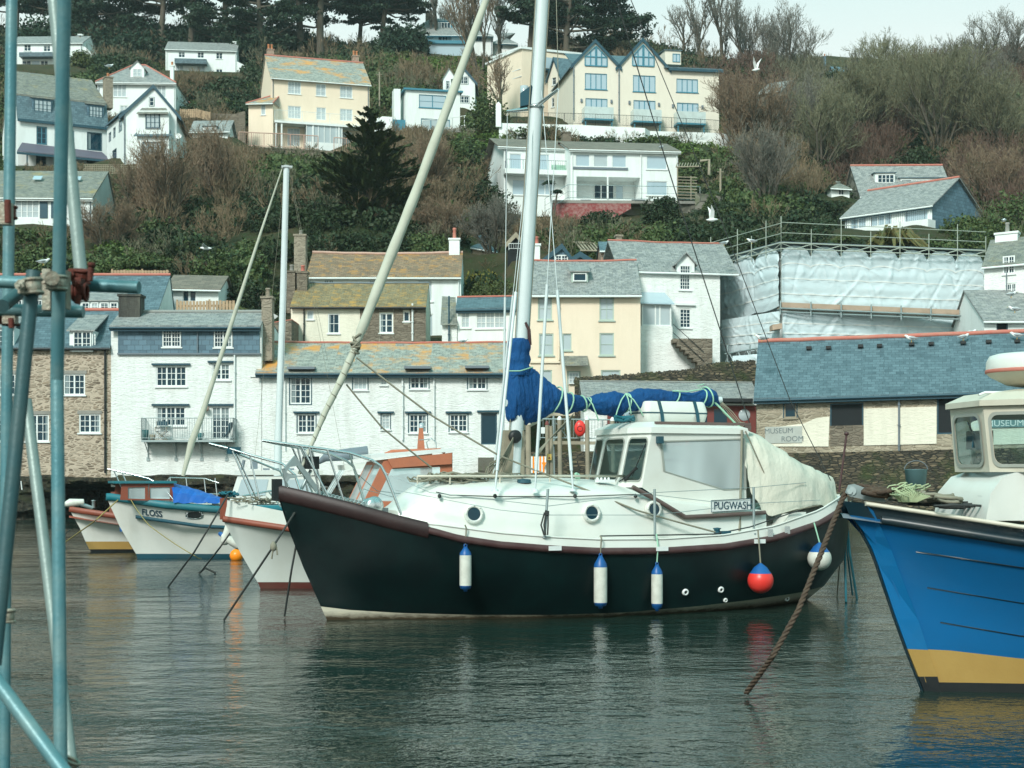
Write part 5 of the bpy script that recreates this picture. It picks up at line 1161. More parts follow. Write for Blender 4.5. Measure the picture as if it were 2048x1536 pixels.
def cypress(px,py_base,d,hgt,rad,label,seed=1,mat='cypress',layers=17):
 rs=np.random.RandomState(seed);b=P(px,py_base,d);b.z=gz(b.x,b.y)-.3;o=thing('spreading_conifer',b,label,'tree')
 mb=MB();mb.tube([b,b+UP*hgt*.95],[.28,.05],8);mb.build('trunk',M['bark'],o)
 C=[];A=[];Bb=[]
 for L in range(layers):
  t=L/(layers-1);z0=hgt*(.08+.9*t);R_=rad*(1-t**1.25*.93)*rs.uniform(.85,1.12)*(.72+.5*min(1,t*4));nb=max(5,int(13*(1-.5*t)))
  for j in range(nb):
   a=rs.uniform(0,6.28);Rj=R_*rs.uniform(.65,1.12);n_=max(10,int(Rj*30));s_=rs.uniform(.15,1,n_)**.8
   x=Rj*s_;drop=-.10*x+.22*Rj*s_**3+rs.randn(n_)*.05;side=rs.randn(n_)*.15*(1.25-s_)*Rj*.9+rs.randn(n_)*.05
   c=np.stack([math.cos(a)*x-math.sin(a)*side,math.sin(a)*x+math.cos(a)*side,z0+drop-np.abs(side)*.25],1);C.append(c)
   dv=np.stack([np.full(n_,math.cos(a)),np.full(n_,math.sin(a)),.2+.4*s_],1)+rs.randn(n_,3)*.25;dv/=np.linalg.norm(dv,axis=1)[:,None]
   sd=np.cross(dv,[0,0,1.0])+rs.randn(n_,3)*.35;sd/=np.linalg.norm(sd,axis=1)[:,None]
   A.append(dv*.22);Bb.append(sd*.07)
 V,Fq=quads_at(np.concatenate(C),np.concatenate(A),np.concatenate(Bb));np_mesh('foliage',V,Fq,[M[mat]],o);return o
def spiky(px,py,d,hgt,rad,label,seed=0,mat='olivegreen',n=60,name='cordyline',trunk=True,cat='palm',droop=.5,heads=1,z=None,w=.05):
 rs=np.random.RandomState(seed);b=P(px,py,d);b.z=(gz(b.x,b.y)-.1)if z is None else z;o=thing(name,b,label,cat)
 mb=MB();V=[];Fs=[];k_=0
 for h_ in range(heads):
  off=Vector((rs.uniform(-.5,.5)*rad*(heads>1),0,hgt*(.5+.5*(h_+1)/heads)));mb.tube([b,b+off*.5,b+off],[.12,.08,.07],6)
  dr=rand_dir(rs,n);dr[:,2]=np.abs(dr[:,2])*.8+.12;L=rad*rs.uniform(.7,1,n);c=np.array(off)
  P0=np.tile(c,(n,1));P1=c+dr*L[:,None]*.55;P2=P1+(dr*np.array([1,1,.3])+np.array([0,0,-droop]))*L[:,None]*.5
  for a_,e_,w0,w1 in((P0,P1,w,w*.9),(P1,P2,w*.9,.01)):
   v,f_=ribbons(a_,e_,np.full(n,w0),np.full(n,w1),rs);V.append(v);Fs.append(f_+k_);k_+=len(v)
 if trunk:mb.build('trunk',M['bark'],o)
 np_mesh('fronds',np.concatenate(V),np.concatenate(Fs),[M[mat]],o);return o
# hilltop pines
G_='dark pines on the hilltop'
for i,(px,d,h_,sp,lb,ln,br)in enumerate([
 (30,250,16,7,'dark pine behind the left-hand scaffold poles',0,.3),(110,246,15,7,'dark pine above the white longhouse',0,.35),(190,244,15,7.5,'broad dark pine right of the tall scaffold pole on the skyline',0,.25),(262,246,14,7,'low-branched dark pine over the gap before the white villa',.02,.2),
 (326,240,19,7,'pine with straight trunk rising directly above the white villa roof',0,.5),(382,238,20,6.5,'pine with thick trunk above the right end of the white villa',0,.55),(448,236,20,7,'tall dense pine left of the cream villa chimney',0,.3),(520,232,19,8,'dense low-hanging pine just above the left chimney of the cream villa',.0,.12),(600,232,21,7,'very dark pine above the centre of the cream villa roof',0,.25),
 (640,230,21,6,'pine with leaning trunk above the right half of the cream villa roof',.04,.45),(765,236,15,7.5,'spreading pine with forked trunk right of the cream villa',.06,.45),(722,240,13,6,'small pine close to the right chimney of the cream villa',-.03,.4),
 (1060,228,16,6,'pine just left of the big mast top',.0,.3)]):pine(px,d,h_,sp,lb,i,ln,br,psize=1.25 if i in(7,8,2,3)else 1.0)
pine(1128,222,17,9.5,'great wide-spreading pine leaning right above the two slate gables',40,.10,.22,pads=40,psize=1.25,lopside=.25)
pine(1200,226,12,8,'lower dark pine behind the two slate gables',41,.08,.3,pads=26,psize=1.1,lopside=.2)
# bare trees on the skyline
k=0
for px,d,h_,w_,mt,lb in[(872,238,13,7,'twiggrey','bare tree behind the hilltop house chimney'),(905,250,12,7,'twiggrey','thin bare tree behind the dormer of the hilltop house'),(958,215,15,8,'twigbrown','bare tree with pale twigs where the leaning sail meets the skyline'),(1000,228,13,7,'twiggrey','bare tree standing between the hilltop annexe and the mast'),
 (930,198,8,6,'twigbrown','small bare tree in front of the hilltop house'),(1000,176,9,6,'twigbrown','small bare tree in front of the yellow house'),
 (1365,244,10,7,'twiggrey','first bare skyline tree right of the gabled apartment block'),(1400,242,13,6,'twiggrey','tall slim bare tree behind the right end of the apartment block'),(1448,244,13.5,6,'twiggrey','bare tree with upright limbs next right on the skyline'),(1492,242,12.5,8,'twiggrey','tallest double-stemmed bare tree in the open sky'),(1545,240,10,8,'twiggrey','bare tree left of the large fan-shaped one'),
 (1592,236,11.5,12,'twiggrey','large fan-shaped bare tree swept to the right on the skyline'),(1710,246,6,5,'twiggrey','small bare tree above the skyline house roof'),(1765,238,8,9,'twigolive','rounded bare tree right of the skyline house'),(1850,238,6,7,'twigolive','low bare tree in the dip of the right-hand skyline'),(1930,232,7,8,'twiggrey','bare tree rising towards the right edge of the skyline'),(1992,225,11,13,'twiggrey','domed bare tree highest on the right-hand skyline'),(2060,222,9,12,'twiggrey','bare tree cut by the right edge of the skyline')]:
 X=(px-1024)/F*d;bare_tree(px,HY-(gz(X,d)-H)/d*F,d,h_,w_,lb,mt,k,stems=4 if w_>7.5 else(2 if 'double' in lb else 1));k+=1
# bare domes on the right-hand hillside
for px,py,d,h_,w_,mt,lb in[(1510,330,160,9,9,'twigbrown','grey-brown bare tree right of the white terrace wall'),(1580,300,168,9,10,'twiggrey','wide bare bush below the ivy-clad cottage'),(1640,320,160,10,11,'twigolive','large olive-grey bare dome in the middle of the right hillside'),(1720,290,172,10,11,'twigolive','bare dome above the slate cottage ridge'),(1800,280,175,12,14,'twigolive','tallest greenish bare dome on the right hillside'),(1880,300,168,12,12,'twigolive','greenish bare tree with visible fan of stems above the chalet gable'),
 (1940,270,180,10,11,'twiggrey','dark bare dome near the right edge of the hillside'),(2010,300,165,10,11,'twigolive','bare tree at the right edge above the corner cottage'),(1750,335,152,5,8,'twigbrown','low russet bare thicket directly above the slate cottage roof'),(1980,400,135,6,7,'twigbrown','russet bare bush right of the chalet gable'),(1530,400,130,7,6,'twiggrey','thin grey bare tree on the slope left of the green kiosk'),(1475,290,160,6,5,'twigbrown','small bare tree at the right end of the white terrace wall'),
 (340,430,122,7.5,8,'twigbrown','big brown bare tree on the slope left of centre'),(290,400,128,6,7,'twigbrown','brown bare bush below the trellis fence'),(440,400,130,7,7,'twigbrown','brown bare bush between the poles and the dark conifer'),(215,470,115,4,5,'twigbrown','low tan bare bush right of the blue shutters'),(845,410,128,6,6,'twigbrown','brown bare tree just right of the dark spreading conifer'),(890,460,116,4,5,'twigbrown','pale bare bush behind the rusty-roofed cottage chimney'),(990,480,114,4.5,6,'twiggrey','gnarled grey bare tree left of the mast beside the dark shed'),(1255,262,150,3.5,6,'twigbrown','low bare bush beneath the middle glass balcony')]:
 bare_tree(px,py,d,h_,w_,lb,mt,k,stems=8,name='bare_shrub' if h_<6 else 'bare_tree');k+=1
cypress(738,500,118,8.7,4.8,'large dark spreading conifer in the centre of the slope',5)
cypress(1560,500,104,2.6,3.6,'low flat-topped dark conifer behind the wrapped scaffold',9,layers=7);cypress(1480,500,106,2.4,3.2,'flat dark conifer left of the first behind the scaffold rails',12,layers=7)
leafy(1322,450,124,1.75,2.5,'round clipped green bush in front of the white modern house terrace','d',5200,.09,1,lobes=12,hollow=.8,name='round_bush')
leafy(1205,470,120,2.2,2.1,'wide dark bush below the flaking red boards','d',5200,.09,2,lobes=12,hollow=.7)
leafy(972,236,164,2.9,4.4,'dense dark green tree behind the lane railing left of the yellow house','g',5200,.14,3,name='evergreen_tree',cat='tree')
leafy(810,120,222,1.5,2.6,'rounded olive topiary dome by the hilltop house','olivegreen',2400,.12,4,hollow=.85,name='topiary')
leafy(962,545,108,1.7,2.4,'yellow-green bush beside the white chimney of the rusty-roofed cottage','yellowleaf',3600,.08,5)
leafy(985,590,103,2.0,1.9,'clipped olive hedge left of the mast above the small slate cottage','olivegreen',4200,.06,6,hollow=.9,name='clipped_hedge',cat='hedge',lobes=14)
leafy(505,585,104,2.2,3.6,'dark leafy tree behind the silver mast','d',4200,.11,7,name='evergreen_tree',cat='tree')
leafy(430,560,106,2.0,2.6,'dark green bush above the small white bungalow','g',3600,.10,8)
leafy(230,545,106,2.3,1.4,'bright laurel bank above the pinkish board fence','y',3000,.10,9);leafy(290,535,109,2.2,1.5,'second laurel clump to the right above the pinkish board fence','g',3000,.10,10)
leafy(40,475,112,1.6,1.9,'dark rounded bush below the blue shutters behind the poles','g',2600,.09,11)
leafy(440,215,190,3.6,4.6,'broad dark evergreen left of the cream villa','d',4800,.14,12,name='evergreen_tree',cat='tree');leafy(395,205,192,2.4,3.0,'brown-green bush right of the hipped white house','g',3000,.13,13)
leafy(160,158,205,2.2,2.6,'light green bush between the white longhouse and the mansard roof','olivegreen',3000,.13,14)
leafy(230,122,208,1.8,1.6,'rounded green bush above the hipped white house','olivegreen',2200,.13,15);leafy(880,255,152,2.5,1.2,'bright green ivy bank below the lane wall','y',3200,.11,16,hollow=.4)
leafy(1180,262,152,2.4,1.9,'dark clipped bush below the white terrace wall','d',3000,.11,17);leafy(1690,168,232,4.2,3.8,'dark evergreen below the skyline house','d',4200,.17,18,name='evergreen_tree',cat='tree');leafy(1495,158,236,4.5,3.4,'dark evergreen clump under the tall bare skyline trees','d',4200,.17,19,name='evergreen_tree',cat='tree')
leafy(1425,440,128,1.0,2.0,'ivy-covered pillar beside the pale garden wall','g',2200,.07,20,lobes=5);leafy(950,390,132,3.4,3.2,'dark green shrub bank left of the white modern house','d',4200,.11,21);leafy(905,335,145,3.5,3.2,'olive shrub bank under the bright ivy','g',4200,.12,22)
leafy(1960,490,96,2.2,4.2,'dark shrub behind the corner cottage chimney','d',3600,.09,23);leafy(2040,450,112,3.0,4.0,'dark shrub at the right edge above the corner cottage','g',3600,.1,24)
leafy(620,470,116,3.2,3.0,'dark shrub behind the two left chimneys','d',4200,.10,25);leafy(880,400,130,2.2,2.0,'low yellowish gorse bush right of the conifer','yellowleaf',2200,.09,26,name='gorse_bush')
spiky(462,615,98,.5,1.7,'spiky green cordyline clump right of the small bungalow',1,n=110);spiky(45,545,100,.4,1.6,'spiky green plant behind the left-hand poles',2,n=110)
spiky(1786,520,108,1.0,3.2,'arching palm with orange-tinged fronds above the wrapped scaffold',3,'palmleaf',n=90,name='palm_tree',droop=.9,w=.16)
spiky(1106,425,133,3.2,.75,'slim dark cordyline with two spiky heads by the terrace steps',4,'pine',n=70,heads=2,w=.05);spiky(1460,420,122,.6,1.4,'spiky yucca on the slope right of the pale garden wall',5,n=80);spiky(1690,470,112,.5,1.2,'small spiky plant left of the arching palm',6,n=80)
for i,(px,d,rx,hh,lb)in enumerate(((60,236,7,9,'huge dark evergreen crown behind the outer scaffold pole'),(165,240,8,9.5,'huge dark evergreen crown right of the white longhouse chimney'),(262,238,8,9,'rounded dark evergreen crown left of the white villa'),(395,244,8,7,'low dark evergreen mass behind the white villa roof'),(500,234,8,9,'dark evergreen mass between the white villa and the cream villa'),(560,238,7,8,'dark evergreen mass directly behind the cream villa roof'),(800,232,5,6,'dark evergreen left of the hilltop house'))):
 leafy(px,80,d,rx,hh,lb,'pine',5200,.26,60+i,name='evergreen_tree',cat='tree',lobes=13,hollow=.3)
for i,(px,rx,hh,lb)in enumerate(((655,2.2,2.4,'dark bush right behind the left part of the rusty ridge'),(715,2.4,2.7,'dark bush under the spreading conifer behind the rusty ridge'),(780,2.3,2.3,'dark bush right of centre behind the rusty ridge'),(845,2.2,2.6,'green bush by the right-hand end of the rusty ridge'))):
 leafy(px,505,111.5,rx,hh,lb,'dg'[i//3],3200,.10,80+i)
# poles on the hillside
for px,py,d,h_,lb in((759,218,190,5.2,'tall timber pole right of the cream villa'),(761,192,189,2.2,None),(1441,352,140,3.2,'timber post at the right of the white pergola')):
 if lb is None:continue
 b=P(px,py,d);b.z=gz(b.x,b.y)-.3;m_=MB();m_.tube([b,b+UP*h_],[.12,.09],7);m_.tube([b+UP*(h_-.3)+Vector((-.3,0,0)),b+UP*(h_-.3)+Vector((.3,0,0))],.04,5);o=m_.build('telegraph_pole',M['timber']);tag(o,lb,'pole')
fp=thing('post_fence',P(790,178,196),'row of pale posts and rails along the path above the flat-roofed house','fence')
for i in range(5):b=P(788+i*28,178,195);b.z=gz(b.x,b.y);m_=MB();m_.tube([b,b+UP*1.7],.07,5);m_.build('post',M['trim'],fp)
# ================================================================ the wrapped scaffold
s=NT('scaffold_sheeting',.5,.3);n1=s.noise(s.pos(),.9,5,.6)
c=s.mix(n1,(.50,.61,.64),(.66,.75,.77));s.color(c);s.b.inputs['Transmission Weight'].default_value=0
cr2=s.noise(s.pos((1,1,1.4)),1.5,7,.75);s.bump(cr2,.5,.05)
M['sheet']=s.m;M['railpale']=m_paint('pale_galvanised_rail',(.42,.47,.40),.5,dirt=.3,bump=0);M['tape']=m_paint('white_banding_tape',(.78,.82,.80),.5,bump=0);M['board']=m_paint('scaffold_board',(.46,.34,.25),.8,dirt=.3)
WF=[(1422,95.6,528,655),(1560,88.0,492,612),(1966,91.3,508,628)]
wrap=thing('wrapped_scaffold',P(1700,690,88),'scaffolding wrapped in creased white plastic sheeting around a hidden building','scaffolding')
def sheet(x0,d0,yt0,yb0,x1,d1,yt1,yb1,seed,nu=90,nv=40,sc=True,amp=.16,bays=6):
 rs=np.random.RandomState(seed);a=P(x0,yt0,d0);a2=P(x0,yb0,d0);b=P(x1,yt1,d1);b2=P(x1,yb1,d1);n=Vector(((b-a).y,-(b-a).x,0)).normalized()
 Lm=(b-a).length;Hm_=(a-a2).length;nu,nv=int(Lm*14),int(Hm_*14);U,V_=np.meshgrid(np.linspace(0,1,nu+1),np.linspace(0,1,nv+1));X=U*Lm;Z=V_*Hm_
 tapes=(.0,.31,.56,.80,1.0);near_t=np.min([np.abs(V_-t)for t in tapes],0)*Hm_
 D=.055*np.clip(near_t/.6,0,1)**.6*(1+.5*np.sin(X*.9+seed))
 for _ in range(int(Lm*Hm_*1.6)):
  cx,cz=rs.uniform(0,Lm),rs.uniform(0,Hm_);an=rs.choice([1,-1])*rs.uniform(.45,1.35)+rs.randn()*.1;L_=rs.uniform(.5,2.0);w_=rs.uniform(.05,.17);am=rs.uniform(.025,.085)*rs.choice([1,1,-1])
  dx,dz=X-cx,Z-cz;t=dx*math.cos(an)+dz*math.sin(an);q=-dx*math.sin(an)+dz*math.cos(an)+.08*t*t*rs.randn()
  D+=am*np.clip(1-np.abs(q)/(w_*(1.2-.6*t/L_)).clip(.02),0,1)*np.clip(1-(t/L_)**2,0,1)
 for t in tapes[1:4]:D+=.05*np.exp(-((V_-t)*Hm_/.06)**2)*(1+np.sin(X*7+t*9))
 D*=.5+.5*np.clip(near_t/.35,0,1)
 rows=[]
 for j in range(nv+1):
  r_=[]
  for i in range(nu+1):
   u,v=U[j,i],V_[j,i];p=a.lerp(b,u).lerp(a2.lerp(b2,u),v)+n*(float(D[j,i])+.05)
   if sc:p=p-UP*(.75*(1-abs(math.sin(u*math.pi*bays))**.4))*(1-v)**3
   p=p-UP*.10*abs(math.sin(u*math.pi*bays))*v**6;r_.append(p)
  rows.append(r_)
 mb=MB();mb.grid(rows,True);o=mb.build('plastic_sheet',M['sheet'],wrap)
 tb=MB()
 for v in tapes[1:4]:
  j=int(v*nv);tb.grid([[p+n*.02+UP*(.04+.02*math.sin(k*.3))for k,p in enumerate(rows[j])],[p+n*.02-UP*.03 for p in rows[j]]],True)
 tb.build('banding',M['tape'],o)
 return n
sheet(1422,95.6,528,652,1560,88,492,612,1,50,40,True,.20,3)
n_=sheet(1560,88,490,612,1966,91.3,506,628,2,150,44,True,.20,7)
sheet(1446,92.5,640,702,1562,87.2,622,696,3,40,24,False,.15,3);sheet(1564,87.2,626,700,1928,90.2,640,700,4,120,22,False,.16,6)
sheet(1466,84,712,772,1520,83,708,770,5,26,24,False,.12,2)
# hidden building core so the sheets wrap something solid
mb=MB();mb.prism([P(1432,540,96.5),P(1565,505,89),P(1960,520,92.3),P(1960,520,99)],UP*-9);mb.build('hidden_wall',M['white'],wrap)
tb=MB();bd=MB()
def tp(a,b,r=.024,mb=tb):mb.tube([a,b],r,6)
ctp=[P(1420,526,95.8),P(1560,489,87.8),P(1968,505,91.2)]
out=Vector((0,-.35,0))
for a,b,n in((ctp[0],ctp[1],5),(ctp[1],ctp[2],7)):
 for i in range(n+1):
  p=a.lerp(b,i/n);tp(p+out-UP*4.5 if i in(0,n)else p+out-UP*.6,p+out+UP*(1.55 if i%2==0 else .9))
  tp(p+out,p-out*4)
 for h_ in(.05,-.28):tp(a+out+UP*h_,b+out+UP*h_,.035)
 for h_ in(.62,1.2):tp(a+out+UP*h_,b+out+UP*(h_-.05),.02)
 m=2*n
 for i in range(m):p,q=a.lerp(b,i/m)+out,a.lerp(b,(i+1)/m)+out;tp(p-UP*.26,q+UP*.02,.03)if i%2 else tp(p+UP*.02,q-UP*.26,.02)
 bd.prism([a+out*.5+UP*.09,b+out*.5+UP*.09,b+Vector((0,3.2,.09)),a+Vector((0,3.2,.09))],UP*.06)
tb.build('tubes',M['railpale'],wrap);bd.build('top_boards',M['lead'],wrap)
bd=MB();tb=MB()
la,lb_=P(1560,614,87.0),P(2036,634,89.2)
bd.prism([la,lb_,lb_+Vector((0,.9,0)),la+Vector((0,.9,0))],UP*-.06);bd.prism([la+Vector((0,-.01,.01)),lb_+Vector((0,-.01,.01)),lb_+Vector((0,.03,.01)),la+Vector((0,.03,.01))],UP*.26)
for a,b in((P(1408,655,93.5),P(1440,649,92.4)),(P(1545,660,86.4),P(1564,657,86.2))):
 bd.prism([a,b,b+Vector((0,1,0)),a+Vector((0,1,0))],UP*.3)
bd.build('boards',M['board'],wrap)
for h_ in(.0,-.2):tb.tube([la+Vector((0,-.1,-.08+h_)),lb_+Vector((0,-.1,-.08+h_))],.05,6)
for i in range(9):p=la.lerp(lb_,i/8)+Vector((0,-.15,0));tb.tube([p-UP*(.45 if i<7 else 2.2),p+UP*(.35 if i<7 else 1.6)],.045,6);tb.tube([p+Vector((0,-.25,-.1)),p+Vector((0,1,-.1))],.045,6)
for h_ in(.7,1.3):tb.tube([P(1968,600+(0 if h_<1 else-18),89),P(2040,604+(0 if h_<1 else-18),89.2)],.045,6)
tb.tube([P(1415,530,93),P(1415,742,93)],.05,6);tb.tube([P(1421,560,92.6),P(1421,742,92.6)],.05,6);tb.tube([P(1455,690,90),P(1455,742,90)],.05,6);tb.tube([P(1500,690,88),P(1500,735,88)],.05,6)
for y in(560,590,622,628,660,690):tb.tube([P(1402,y+4,92.7),P(1440,y-3,92.5)],.045,6)
ta,tb2=P(1450,708,88),P(1520,696,86)
tb.tube([ta,tb2],.05,6);tb.tube([ta-UP*.5,tb2-UP*.5],.05,6)
for i in range(8):p,q=ta.lerp(tb2,i/8),ta.lerp(tb2,(i+1)/8);tb.tube([p,q-UP*.5]if i%2 else[p-UP*.5,q],.03,5)
ta,tb2=P(1408,664,92),P(1445,658,92)
for h_ in(0,-.8):tb.tube([ta+UP*h_,tb2+UP*h_],.045,6)
for i in range(4):p,q=ta.lerp(tb2,i/4),ta.lerp(tb2,(i+1)/4);tb.tube([p,q-UP*.8]if i%2 else[p-UP*.8,q],.03,5)
tb.build('lower_tubes',M['galv'],wrap)
# ================================================================ boats
class BF:
 """boat frame: s runs aft from the stem at the waterline, b is positive towards the near side"""
 def __init__(s,px,py,deg):
  d=H*F/(py-HY);s.o=Vector(((px-1024)/F*d,d,0));a=R(deg);s.A=Vector((math.cos(a),math.sin(a),0));s.N=Vector((math.sin(a),-math.cos(a),0))
 def pt(s,a,b,z):p=s.o+s.A*a+s.N*b;return Vector((p.x,p.y,z))
 def sz(s,px,py,b):
  dr=Vector(((px-1024)/F,1,0));t=(s.o.dot(s.N)+b)/dr.dot(s.N);X=dr*t
  return(X-s.o).dot(s.A),H-(py-HY)/F*t
 def at(s,px,py,b):a,z=s.sz(px,py,b);return s.pt(a,b,z)
 def px(s,p):return 1024+p.x/p.y*F
BOWT=([0,.02,.05,.1,.2,.35,.5,.65,.8,.9,.96,1],[.02,.12,.26,.46,.75,.95,1,.98,.87,.70,.45,.04])
WLT=([0,.05,.1,.2,.35,.5,.65,.8,.9,1],[0,.10,.22,.50,.85,1,.96,.72,.40,0])
TRT=([0,.02,.05,.1,.2,.35,.5,.65,.8,.9,1],[.02,.12,.26,.46,.75,.95,1,1,.97,.93,.88])
TWT=([0,.05,.1,.2,.35,.5,.65,.8,.9,1],[0,.10,.22,.50,.85,1,1,.95,.90,.84])
def hline(fr,s0,s1,bm,tab,pix=None,z=None,n=72,off=0.0,up=0.0):
 near=[];far=[]
 for i in range(n+1):
  u=i/n;u=u**1.25;a=s0+(s1-s0)*u;b=bm*float(np.interp(u,*tab))+off*min(1,u*20)
  q=fr.pt(a,b,0)
  if pix:py=float(np.interp(fr.px(q),[p[0]for p in pix],[p[1]for p in pix]));zz=H-(py-HY)/F*q.y
  else:zz=z(u)if callable(z)else z
  near.append(fr.pt(a,b,zz+up));far.append(fr.pt(a,-b,zz+up))
 return near,far
def strip(lines,name,mat,parent,transom=False):
 mb=MB();mb.grid([l[0]for l in lines],True);mb.grid([l[1]for l in lines[::-1]],True)
 if transom:
  for a,b in zip(lines[:-1],lines[1:]):mb.poly([a[0][-1],a[1][-1],b[1][-1],b[0][-1]])
 return mb.build(name,M[mat],parent)
def deckof(line,name,mat,parent,dz=0.0,camber=.06):
 rows=[]
 for a,b in zip(*line):rows.append([a+UP*dz,a.lerp(b,.25)+UP*(dz+camber*.75),a.lerp(b,.5)+UP*(dz+camber),a.lerp(b,.75)+UP*(dz+camber*.75),b+UP*dz])
 mb=MB();mb.grid(rows,True);return mb.build(name,M[mat],parent)
def band(line,h_,out,name,mat,parent,i0=0,i1=None):
 """a rubbing strake following a hull line"""
 mb=MB();i1=i1 or len(line[0])
 for k,L in enumerate(line):
  sgn=1 if k==0 else-1;rows=[]
  for i in range(i0,i1):
   p=L[i];q=line[1-k][i];d=(p-q);d.z=0;d=d.normalized()if d.length>1e-5 else Vector((0,-1,0))
   o_=out(i/len(L))if callable(out)else out;hh=h_(i/len(L))if callable(h_)else h_
   rows.append([p+UP*hh/2-d*.01,p+UP*hh*.35+d*o_,p-UP*hh*.35+d*o_,p-UP*hh/2-d*.01])
  mb.grid(rows,True);mb.poly(rows[0]);mb.poly(rows[-1][::-1])
 return mb.build(name,M[mat],parent)
def ringquad(mb,outer,inner):
 n=len(outer)
 for i in range(n):j=(i+1)%n;mb.poly([outer[i],outer[j],inner[j],inner[i]])
def bil(q,u,v):return q[0].lerp(q[1],u).lerp(q[3].lerp(q[2],u),v)
def shrink(pts,k):
 c=sum(pts,Vector())/len(pts);return[p.lerp(c,k)for p in pts]
def rrect(q,r=.14,n=4):
 """rounded outline inside a quad, as many points as wanted"""
 out=[]
 for cu,cv,a0 in((r,r,180),(1-r,r,270),(1-r,1-r,0),(r,1-r,90)):
  for i in range(n+1):a=R(a0+90*i/n);out.append(bil(q,cu+r*math.cos(a),cv+r*math.sin(a)))
 return out
def rope(name,pts,r,mat,label,cat='rope',sag=0.0,n=14,parent=None,group=None,lay=False):
 P_=[Vector(p)for p in pts];L=[]
 for k in range(len(P_)-1):
  for i in range(n):t=i/n;q=P_[k].lerp(P_[k+1],t);q.z-=sag*4*t*(1-t)*(P_[k+1]-P_[k]).length;L.append(q)
 L.append(P_[-1]);mb=MB()
 if lay:
  dense=[]
  for a,b in zip(L[:-1],L[1:]):
   for i in range(8):dense.append(a.lerp(b,i/8))
  dense.append(L[-1]);tot=0
  for ph in(0,2.094,4.189):
   q=[];tot=0
   for i,p in enumerate(dense):
    if i:tot+=(p-dense[i-1]).length
    t=(dense[min(i+1,len(dense)-1)]-dense[max(i-1,0)]).normalized();x=t.cross(Vector((0,1,0))).normalized();y=t.cross(x);an=tot/(r*6.5)*6.283+ph
    q.append(p+(x*math.cos(an)+y*math.sin(an))*r*.52)
   mb.tube(q,r*.56,6)
 else:mb.tube(L,r,6)
 o=mb.build(name,M[mat],parent)
 if parent is None:tag(o,label,cat,group)
 return o
s=NT('clear_pane',.05,.5);tr=s.n('ShaderNodeBsdfTransparent');tr.inputs[0].default_value=(.72,.84,.84,1);gl=s.n('ShaderNodeBsdfGlossy');gl.inputs['Roughness'].default_value=.04;gl.inputs[0].default_value=(.9,.95,.95,1)
fr_=s.n('ShaderNodeLayerWeight');fr_.inputs[0].default_value=.35;ms=s.n('ShaderNodeMixShader');s.L(fr_.outputs['Fresnel'],ms.inputs[0]);s.L(tr.outputs[0],ms.inputs[1]);s.L(gl.outputs[0],ms.inputs[2]);s.L(ms.outputs[0],s.t.nodes['Material Output'].inputs[0]);M['clear']=s.m
s=NT('hazy_vinyl',.12,.5);tr=s.n('ShaderNodeBsdfTransparent');tr.inputs[0].default_value=(.80,.93,.95,1);s.color((.86,.96,.97));tl=s.n('ShaderNodeBsdfTranslucent');tl.inputs[0].default_value=(.85,.95,.96,1);m1=s.n('ShaderNodeMixShader');m1.inputs[0].default_value=.22;s.L(s.b.outputs[0],m1.inputs[1]);s.L(tl.outputs[0],m1.inputs[2])
ms=s.n('ShaderNodeMixShader');n_v=s.noise(s.pos((1,1,.4)),1.1,2);s.L(s.ramp(n_v,[(.35,.42),(.65,.70)]),ms.inputs[0]);s.L(tr.outputs[0],ms.inputs[1]);s.L(m1.outputs[0],ms.inputs[2]);s.L(ms.outputs[0],s.t.nodes['Material Output'].inputs[0]);M['vinyl']=s.m
M['boatwhite']=m_paint('aged_white_gelcoat',(.70,.72,.67),.28,spec=.5,dirt=.28,dcol=(.42,.38,.28),scale=.9,bump=.03,bscale=4)
M['boatgreen']=m_paint('very_dark_green_topsides',(.0018,.008,.0085),.34,spec=.3,dirt=.5,dcol=(.006,.028,.027),scale=1.6,bump=.04,bscale=3)
M['maroon']=m_paint('worn_maroon_strake',(.065,.028,.028),.45,dirt=.6,dcol=(.12,.075,.07),scale=2.5,bump=.1)
M['maroondark']=m_paint('dark_maroon_bow_strake',(.020,.008,.008),.5,dirt=.5,dcol=(.06,.03,.028),scale=2.5,bump=.15)
M['teak']=m_paint('weathered_teak',(.13,.09,.08),.6,dirt=.4,dcol=(.22,.18,.16))
M['bootwhite']=None
s=NT('stained_boot_stripe',.5,.3);g=s.n('ShaderNodeNewGeometry');sp=s.n('ShaderNodeSeparateXYZ');s.L(g.outputs['Position'],sp.inputs[0]);nn=s.noise(s.pos((1,1,3)),6,6,.7)
zf=s.math('ADD',sp.outputs[2],s.math('MULTIPLY',nn,.16));s.color(s.mix(s.ramp(zf,[(.10,0.0),(.22,1.0)]),(.05,.035,.018),s.mix(nn,(.66,.64,.54),(.5,.45,.32))));M['bootwhite']=s.m
M['weed']=m_paint('weedy_antifouling',(.035,.02,.012),.8,dirt=.5,dcol=(.02,.03,.01),bump=.5)
s=NT('blue_sail_canvas',.75,.25);nv=s.noise(s.pos((1,1,1)),2.0,5);s.color(s.mix(nv,(.004,.05,.175),(.010,.10,.285)));h1=s.noise(s.pos((5,5,1.2)),3.0,5,.65);s.bump(h1,1.0,.07);M['sailblue']=s.m
s=NT('cream_canvas',.85,.15);nv=s.noise(s.pos(),1.4,6,.65);s.color(s.mix(nv,(.50,.49,.40),(.68,.67,.58)));s.bump(s.noise(s.pos((1,1,.5)),2.2,5,.65),.7,.08);M['canvas']=s.m
M['jib']=m_paint('grey_furled_sailcloth',(.50,.51,.42),.8,dirt=.35,dcol=(.2,.2,.14),bump=.3,bscale=9)
